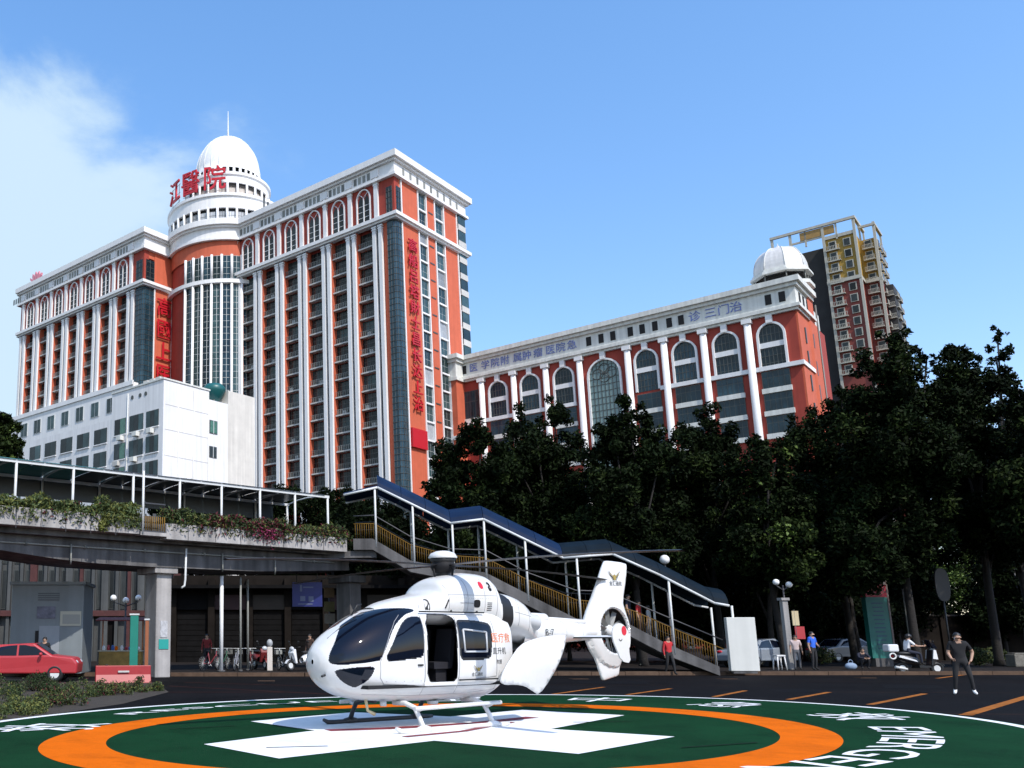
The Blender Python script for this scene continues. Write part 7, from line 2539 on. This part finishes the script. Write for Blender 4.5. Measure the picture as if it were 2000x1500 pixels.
BONES = [('pelvis', 'spine'), ('spine', 'chest'), ('chest', 'neck'), ('neck', 'head'), ('head', 'crown'),
         ('chest', 'shl'), ('shl', 'ell'), ('ell', 'wrl'), ('wrl', 'hal'), ('chest', 'shr'), ('shr', 'elr'), ('elr', 'wrr'), ('wrr', 'har'),
         ('pelvis', 'hil'), ('hil', 'knl'), ('knl', 'anl'), ('anl', 'tol'), ('pelvis', 'hir'), ('hir', 'knr'), ('knr', 'anr'), ('anr', 'tor')]
def person(label, loc, rz, top, legs, shoes, pose=None, sleeves='short', h=1.70, hair=True, helmet=None, mask=False, group=None, scale_body=1.0, legskin=False):
    J = dict(BASE)
    if pose: J.update(pose)
    s = h / 1.72
    names = list(J)
    me = bpy.data.meshes.new('person')
    me.from_pydata([tuple(Vector(J[n]) * s) for n in names], [(names.index(a), names.index(b)) for a, b in BONES], [])
    ob = bpy.data.objects.new('person', me); COL.objects.link(ob)
    md = ob.modifiers.new('skin', 'SKIN')
    for i, n in enumerate(names):
        r = RAD.get(n) or RAD[n[:2]]
        sv = me.skin_vertices[0].data[i]
        sv.radius = (r[0] * s * scale_body, r[1] * s * scale_body)
        sv.use_root = (n == 'pelvis')
    sb = ob.modifiers.new('smooth', 'SUBSURF'); sb.levels = 2
    dg = bpy.context.evaluated_depsgraph_get(); dg.update()
    m2 = bpy.data.meshes.new_from_object(ob.evaluated_get(dg))
    bpy.data.objects.remove(ob)
    m2.materials.clear()
    for m_ in (m_skin, top, legs, shoes, mat('white_mask', (.75, .76, .77), .8)): m2.materials.append(m_)
    # clothing follows the nearest limb
    for p in m2.polygons:
        c = p.center / s
        best, bd, bt = None, 9, 0
        for a, b in BONES:
            A, B = Vector(J[a]), Vector(J[b]); d = B - A
            t = max(0, min(1, (c - A).dot(d) / max(d.length_squared, 1e-9)))
            dd = (A + d * t - c).length - (RAD.get(a) or RAD[a[:2]])[0] * 0.6
            if dd < bd: best, bd, bt = (a, b), dd, t
        a, b = best
        k = 0
        if a in ('pelvis', 'spine') and b in ('spine', 'chest'): k = 1 if c.z > J['pelvis'][2] + .03 else 2
        elif a == 'chest' and b == 'neck': k = 1 if bt < .62 else 0
        elif a == 'chest': k = 1
        elif a[:2] == 'sh': k = 1
        elif a[:2] == 'el': k = 1 if sleeves == 'long' or (sleeves == 'short' and bt < 0.0) else 0
        elif a[:2] == 'hi' or a == 'pelvis': k = 2
        elif a[:2] == 'kn': k = 2 if (bt < .88 and not legskin) else (0 if legskin and bt < .85 else 3)
        elif a[:2] == 'an': k = 3
        if sleeves == 'short' and a[:2] == 'sh' and bt > .72: k = 0
        if mask and b in ('head', 'crown', 'neck') and c.y < J['head'][1] - .035 and J['neck'][2] + .01 < c.z < J['head'][2] - .022: k = 4
        p.material_index = k
        p.use_smooth = True
    # fingers and thumb, nose, ears joined to the body surface
    bmx = bmesh.new(); bmx.from_mesh(m2)
    def prong(p0, p1, r0, r1):
        p0, p1 = Vector(p0) * s, Vector(p1) * s
        d = (p1 - p0).normalized(); u = d.orthogonal().normalized(); v = d.cross(u)
        A = [bmx.verts.new(p0 + (u * math.cos(2 * PI * j / 6) + v * math.sin(2 * PI * j / 6)) * r0 * s) for j in range(6)]
        B = [bmx.verts.new(p1 + (u * math.cos(2 * PI * j / 6) + v * math.sin(2 * PI * j / 6)) * r1 * s) for j in range(6)]
        for j in range(6):
            f = bmx.faces.new((A[j], A[(j + 1) % 6], B[(j + 1) % 6], B[j])); f.smooth = True
        bmx.faces.new(B)
    for sd in 'lr':
        wr, ha = Vector(J['wr' + sd]), Vector(J['ha' + sd])
        d = (ha - wr).normalized(); side = d.cross(Vector((1, 0, 0)))
        side = side.normalized() if side.length > .1 else Vector((0, 1, 0))
        for k, ln in enumerate((.062, .074, .070, .054)):
            b0 = ha + side * (k - 1.5) * .017 + d * .012
            m_ = b0 + d * ln * .6; e_ = m_ + (d * .75 + Vector((0, -.3, 0))).normalized() * ln * .5
            prong(b0, m_, .0095, .0085); prong(m_, e_, .0085, .006)
        prong(wr.lerp(ha, .6) - side * .022, ha - side * .048 + d * .02, .011, .008)
    hd = Vector(J['head'])
    prong(hd + Vector((0, -.088, -.005)), hd + Vector((0, -.115, -.022)), .012, .010)
    for sx in (-1, 1): prong(hd + Vector((sx * .074, .01, -.015)), hd + Vector((sx * .09, .018, .0)), .022, .018)
    bmx.to_mesh(m2); bmx.free()
    o = link('person', m2, None, loc, (0, 0, rz))
    tag(o, label, 'person', group)
    q = MB()
    for sx in (-1, 1): q.ball(tuple((hd + Vector((sx * .030, -.080, .026))) * s), .0065 * s, 8, 5)
    if not helmet:
        pass
    q.build('eyes', m_eye, o)
    if helmet:
        q = MB(); q.ball(tuple((hd + Vector((0, .012, .05))) * s), (.118 * s, .135 * s, .115 * s), 18, 12); q.build('helmet', helmet, o)
    elif hair:
        q = MB()
        c = (hd + Vector((0, .018, .035))) * s
        n, r_ = 18, 9
        for i in range(r_):
            t0, t1 = PI / 2 * 1.32 * i / r_, PI / 2 * 1.32 * (i + 1) / r_
            for j in range(n):
                a0, a1 = 2 * PI * j / n, 2 * PI * (j + 1) / n
                def P(t, a):
                    front = max(0, -math.sin(a))
                    tt = t * (1 - .38 * front)
                    return (c.x + .094 * s * math.sin(tt) * math.cos(a), c.y + .108 * s * math.sin(tt) * math.sin(a), c.z + .098 * s * math.cos(tt))
                q.face([P(t0, a0), P(t1, a0), P(t1, a1), P(t0, a1)], smooth=True)
        q.build('hair', m_hair, o)
    return o
k_black, k_white, k_blue, k_red, k_navy, k_grey, k_pink = cloth('black', (.010, .010, .012)), cloth('white', (.74, .74, .76)), cloth('blue', (.025, .12, .62)), cloth('red', (.45, .02, .025)), cloth('navy', (.015, .018, .035)), cloth('grey', (.12, .12, .13)), cloth('pale_pink', (.60, .47, .45))
k_pants, k_shoe_w, k_shoe_b, k_brown = cloth('charcoal', (.018, .018, .020)), cloth('white_shoe', (.80, .80, .79)), cloth('black_shoe', (.012, .012, .012)), cloth('brown', (.07, .04, .03))
g = on_level(1885, 1357)
person('man in black with a white mask, bare forearms and white shoes on the dark road', (g.x, g.y, 0), -0.55, k_black, k_pants, k_shoe_w,
       dict(hil=(.10, 0, .90), knl=(.17, -.05, .50), anl=(.215, .02, .09), tol=(.25, -.13, .035), hir=(-.10, 0, .90), knr=(-.16, -.03, .50), anr=(-.20, .05, .09), tor=(-.235, -.10, .035),
            ell=(.31, .10, 1.16), wrl=(.24, -.02, .94), hal=(.20, -.07, .89), elr=(-.25, .0, 1.13), wrr=(-.20, -.16, .97), har=(-.17, -.22, .96)), h=1.78, mask=True, sleeves='short')
g = at_depth(1585, 1245, 41.8)
person('man in a bright blue shirt and dark trousers standing under the trees', (g.x, 41.8, .145), 0.4, k_blue, k_pants, k_shoe_b, dict(ell=(.29, .02, 1.15), wrl=(.18, -.16, 1.05), hal=(.12, -.2, 1.06)), h=1.76)
g = at_depth(1552, 1245, 42.2)
person('person in a pale pink top and grey trousers beside the gate post', (g.x, 42.2, .145), -0.4, k_pink, k_grey, k_shoe_b, h=1.60)
g = on_level(1310, 1319)
person('person in a red jacket and black trousers walking below the stair', (g.x, g.y, 0), 0.2, k_red, k_pants, k_shoe_b, dict(knl=(.10, -.14, .52), anl=(.11, -.16, .10), tol=(.12, -.30, .05), knr=(-.10, .03, .49), anr=(-.11, .18, .11), tor=(-.12, .06, .03)), sleeves='long', h=1.70)
# people on the stair
for px, py, lab, tp, lg, rz, hh in ((1253, 1233, 'person in a red shirt walking down the lower stair flight', k_red, k_brown, 0.9, 1.66), (1233, 1222, 'person in navy just behind the red shirt on the stair', k_navy, k_navy, 0.9, 1.70), (1272, 1242, 'person in a pale grey top on the stair below the red shirt', cloth('pale_grey', (.30, .33, .34)), k_grey, -2.2, 1.66)):
    x, _ = sp_(px, py, 1.0)
    P = S0 + SD * x + SN * 1.2
    person(lab, (P.x, P.y, zline(top, x) - .12), rz, tp, lg, k_shoe_b, dict(knl=(.10, -.10, .54), anl=(.11, -.06, .14), tol=(.12, -.2, .08)), h=hh, group='people on the stair')
# scooter rider
sitp = dict(pelvis=(0, .12, .98), spine=(0, .10, 1.14), chest=(0, .03, 1.33), neck=(0, .0, 1.48), head=(0, -.03, 1.585), crown=(0, -.03, 1.68),
            shl=(.175, .02, 1.41), shr=(-.175, .02, 1.41), ell=(.24, -.16, 1.20), elr=(-.24, -.16, 1.20), wrl=(.28, -.38, 1.20), wrr=(-.28, -.38, 1.20), hal=(.29, -.45, 1.22), har=(-.29, -.45, 1.22),
            hil=(.10, .08, .96), hir=(-.10, .08, .96), knl=(.17, -.33, .88), knr=(-.17, -.33, .88), anl=(.16, -.36, .46), anr=(-.16, -.36, .46), tol=(.165, -.50, .41), tor=(-.165, -.50, .41))
d = Vector((math.cos(SC_RZ), math.sin(SC_RZ), 0))
person('scooter rider in a white shirt and dark helmet', SC_LOC + d * (-.30) + Vector((0, 0, .04)), SC_RZ + PI / 2, k_white, k_navy, k_shoe_b, sitp, h=1.72, helmet=mat('dark_helmet', (.02, .018, .018), .3))
# crouching person in the dark
crouch = dict(pelvis=(0, .16, .30), spine=(0, .12, .46), chest=(0, .02, .64), neck=(0, -.04, .78), head=(0, -.07, .885), crown=(0, -.07, .98),
              shl=(.175, .0, .72), shr=(-.175, .0, .72), ell=(.25, -.20, .55), elr=(-.25, -.20, .55), wrl=(.12, -.36, .52), wrr=(-.12, -.36, .52), hal=(.06, -.42, .52), har=(-.06, -.42, .52),
              hil=(.10, .12, .28), hir=(-.10, .12, .28), knl=(.16, -.28, .48), knr=(-.16, -.28, .48), anl=(.14, -.12, .09), anr=(-.14, -.12, .09), tol=(.15, -.26, .035), tor=(-.15, -.26, .035))
g = at_depth(1679, 1245, 43.2)
person('person in dark clothes crouching left of the green pylon sign', (g.x, 43.2, .145), -0.1, k_navy, k_pants, k_shoe_b, crouch, h=1.70, sleeves='long')
# people in the distance under the bridge
for px, Y, lab, tp in ((404, 45, 'person in dark red among the bicycles near the pier', cloth('dark_red', (.20, .02, .02))), (605, 45, 'person in dark clothes behind the parked white scooter', k_brown), (88, 37.2, 'person in dark clothes behind the red car', k_black)):
    g = at_depth(px, 1245, Y)
    person(lab, (g.x, Y, .145 if Y > 39.3 else 0), random.uniform(-1, 1), tp, k_pants, k_shoe_b, h=1.66, sleeves='long', group='people under the bridge')
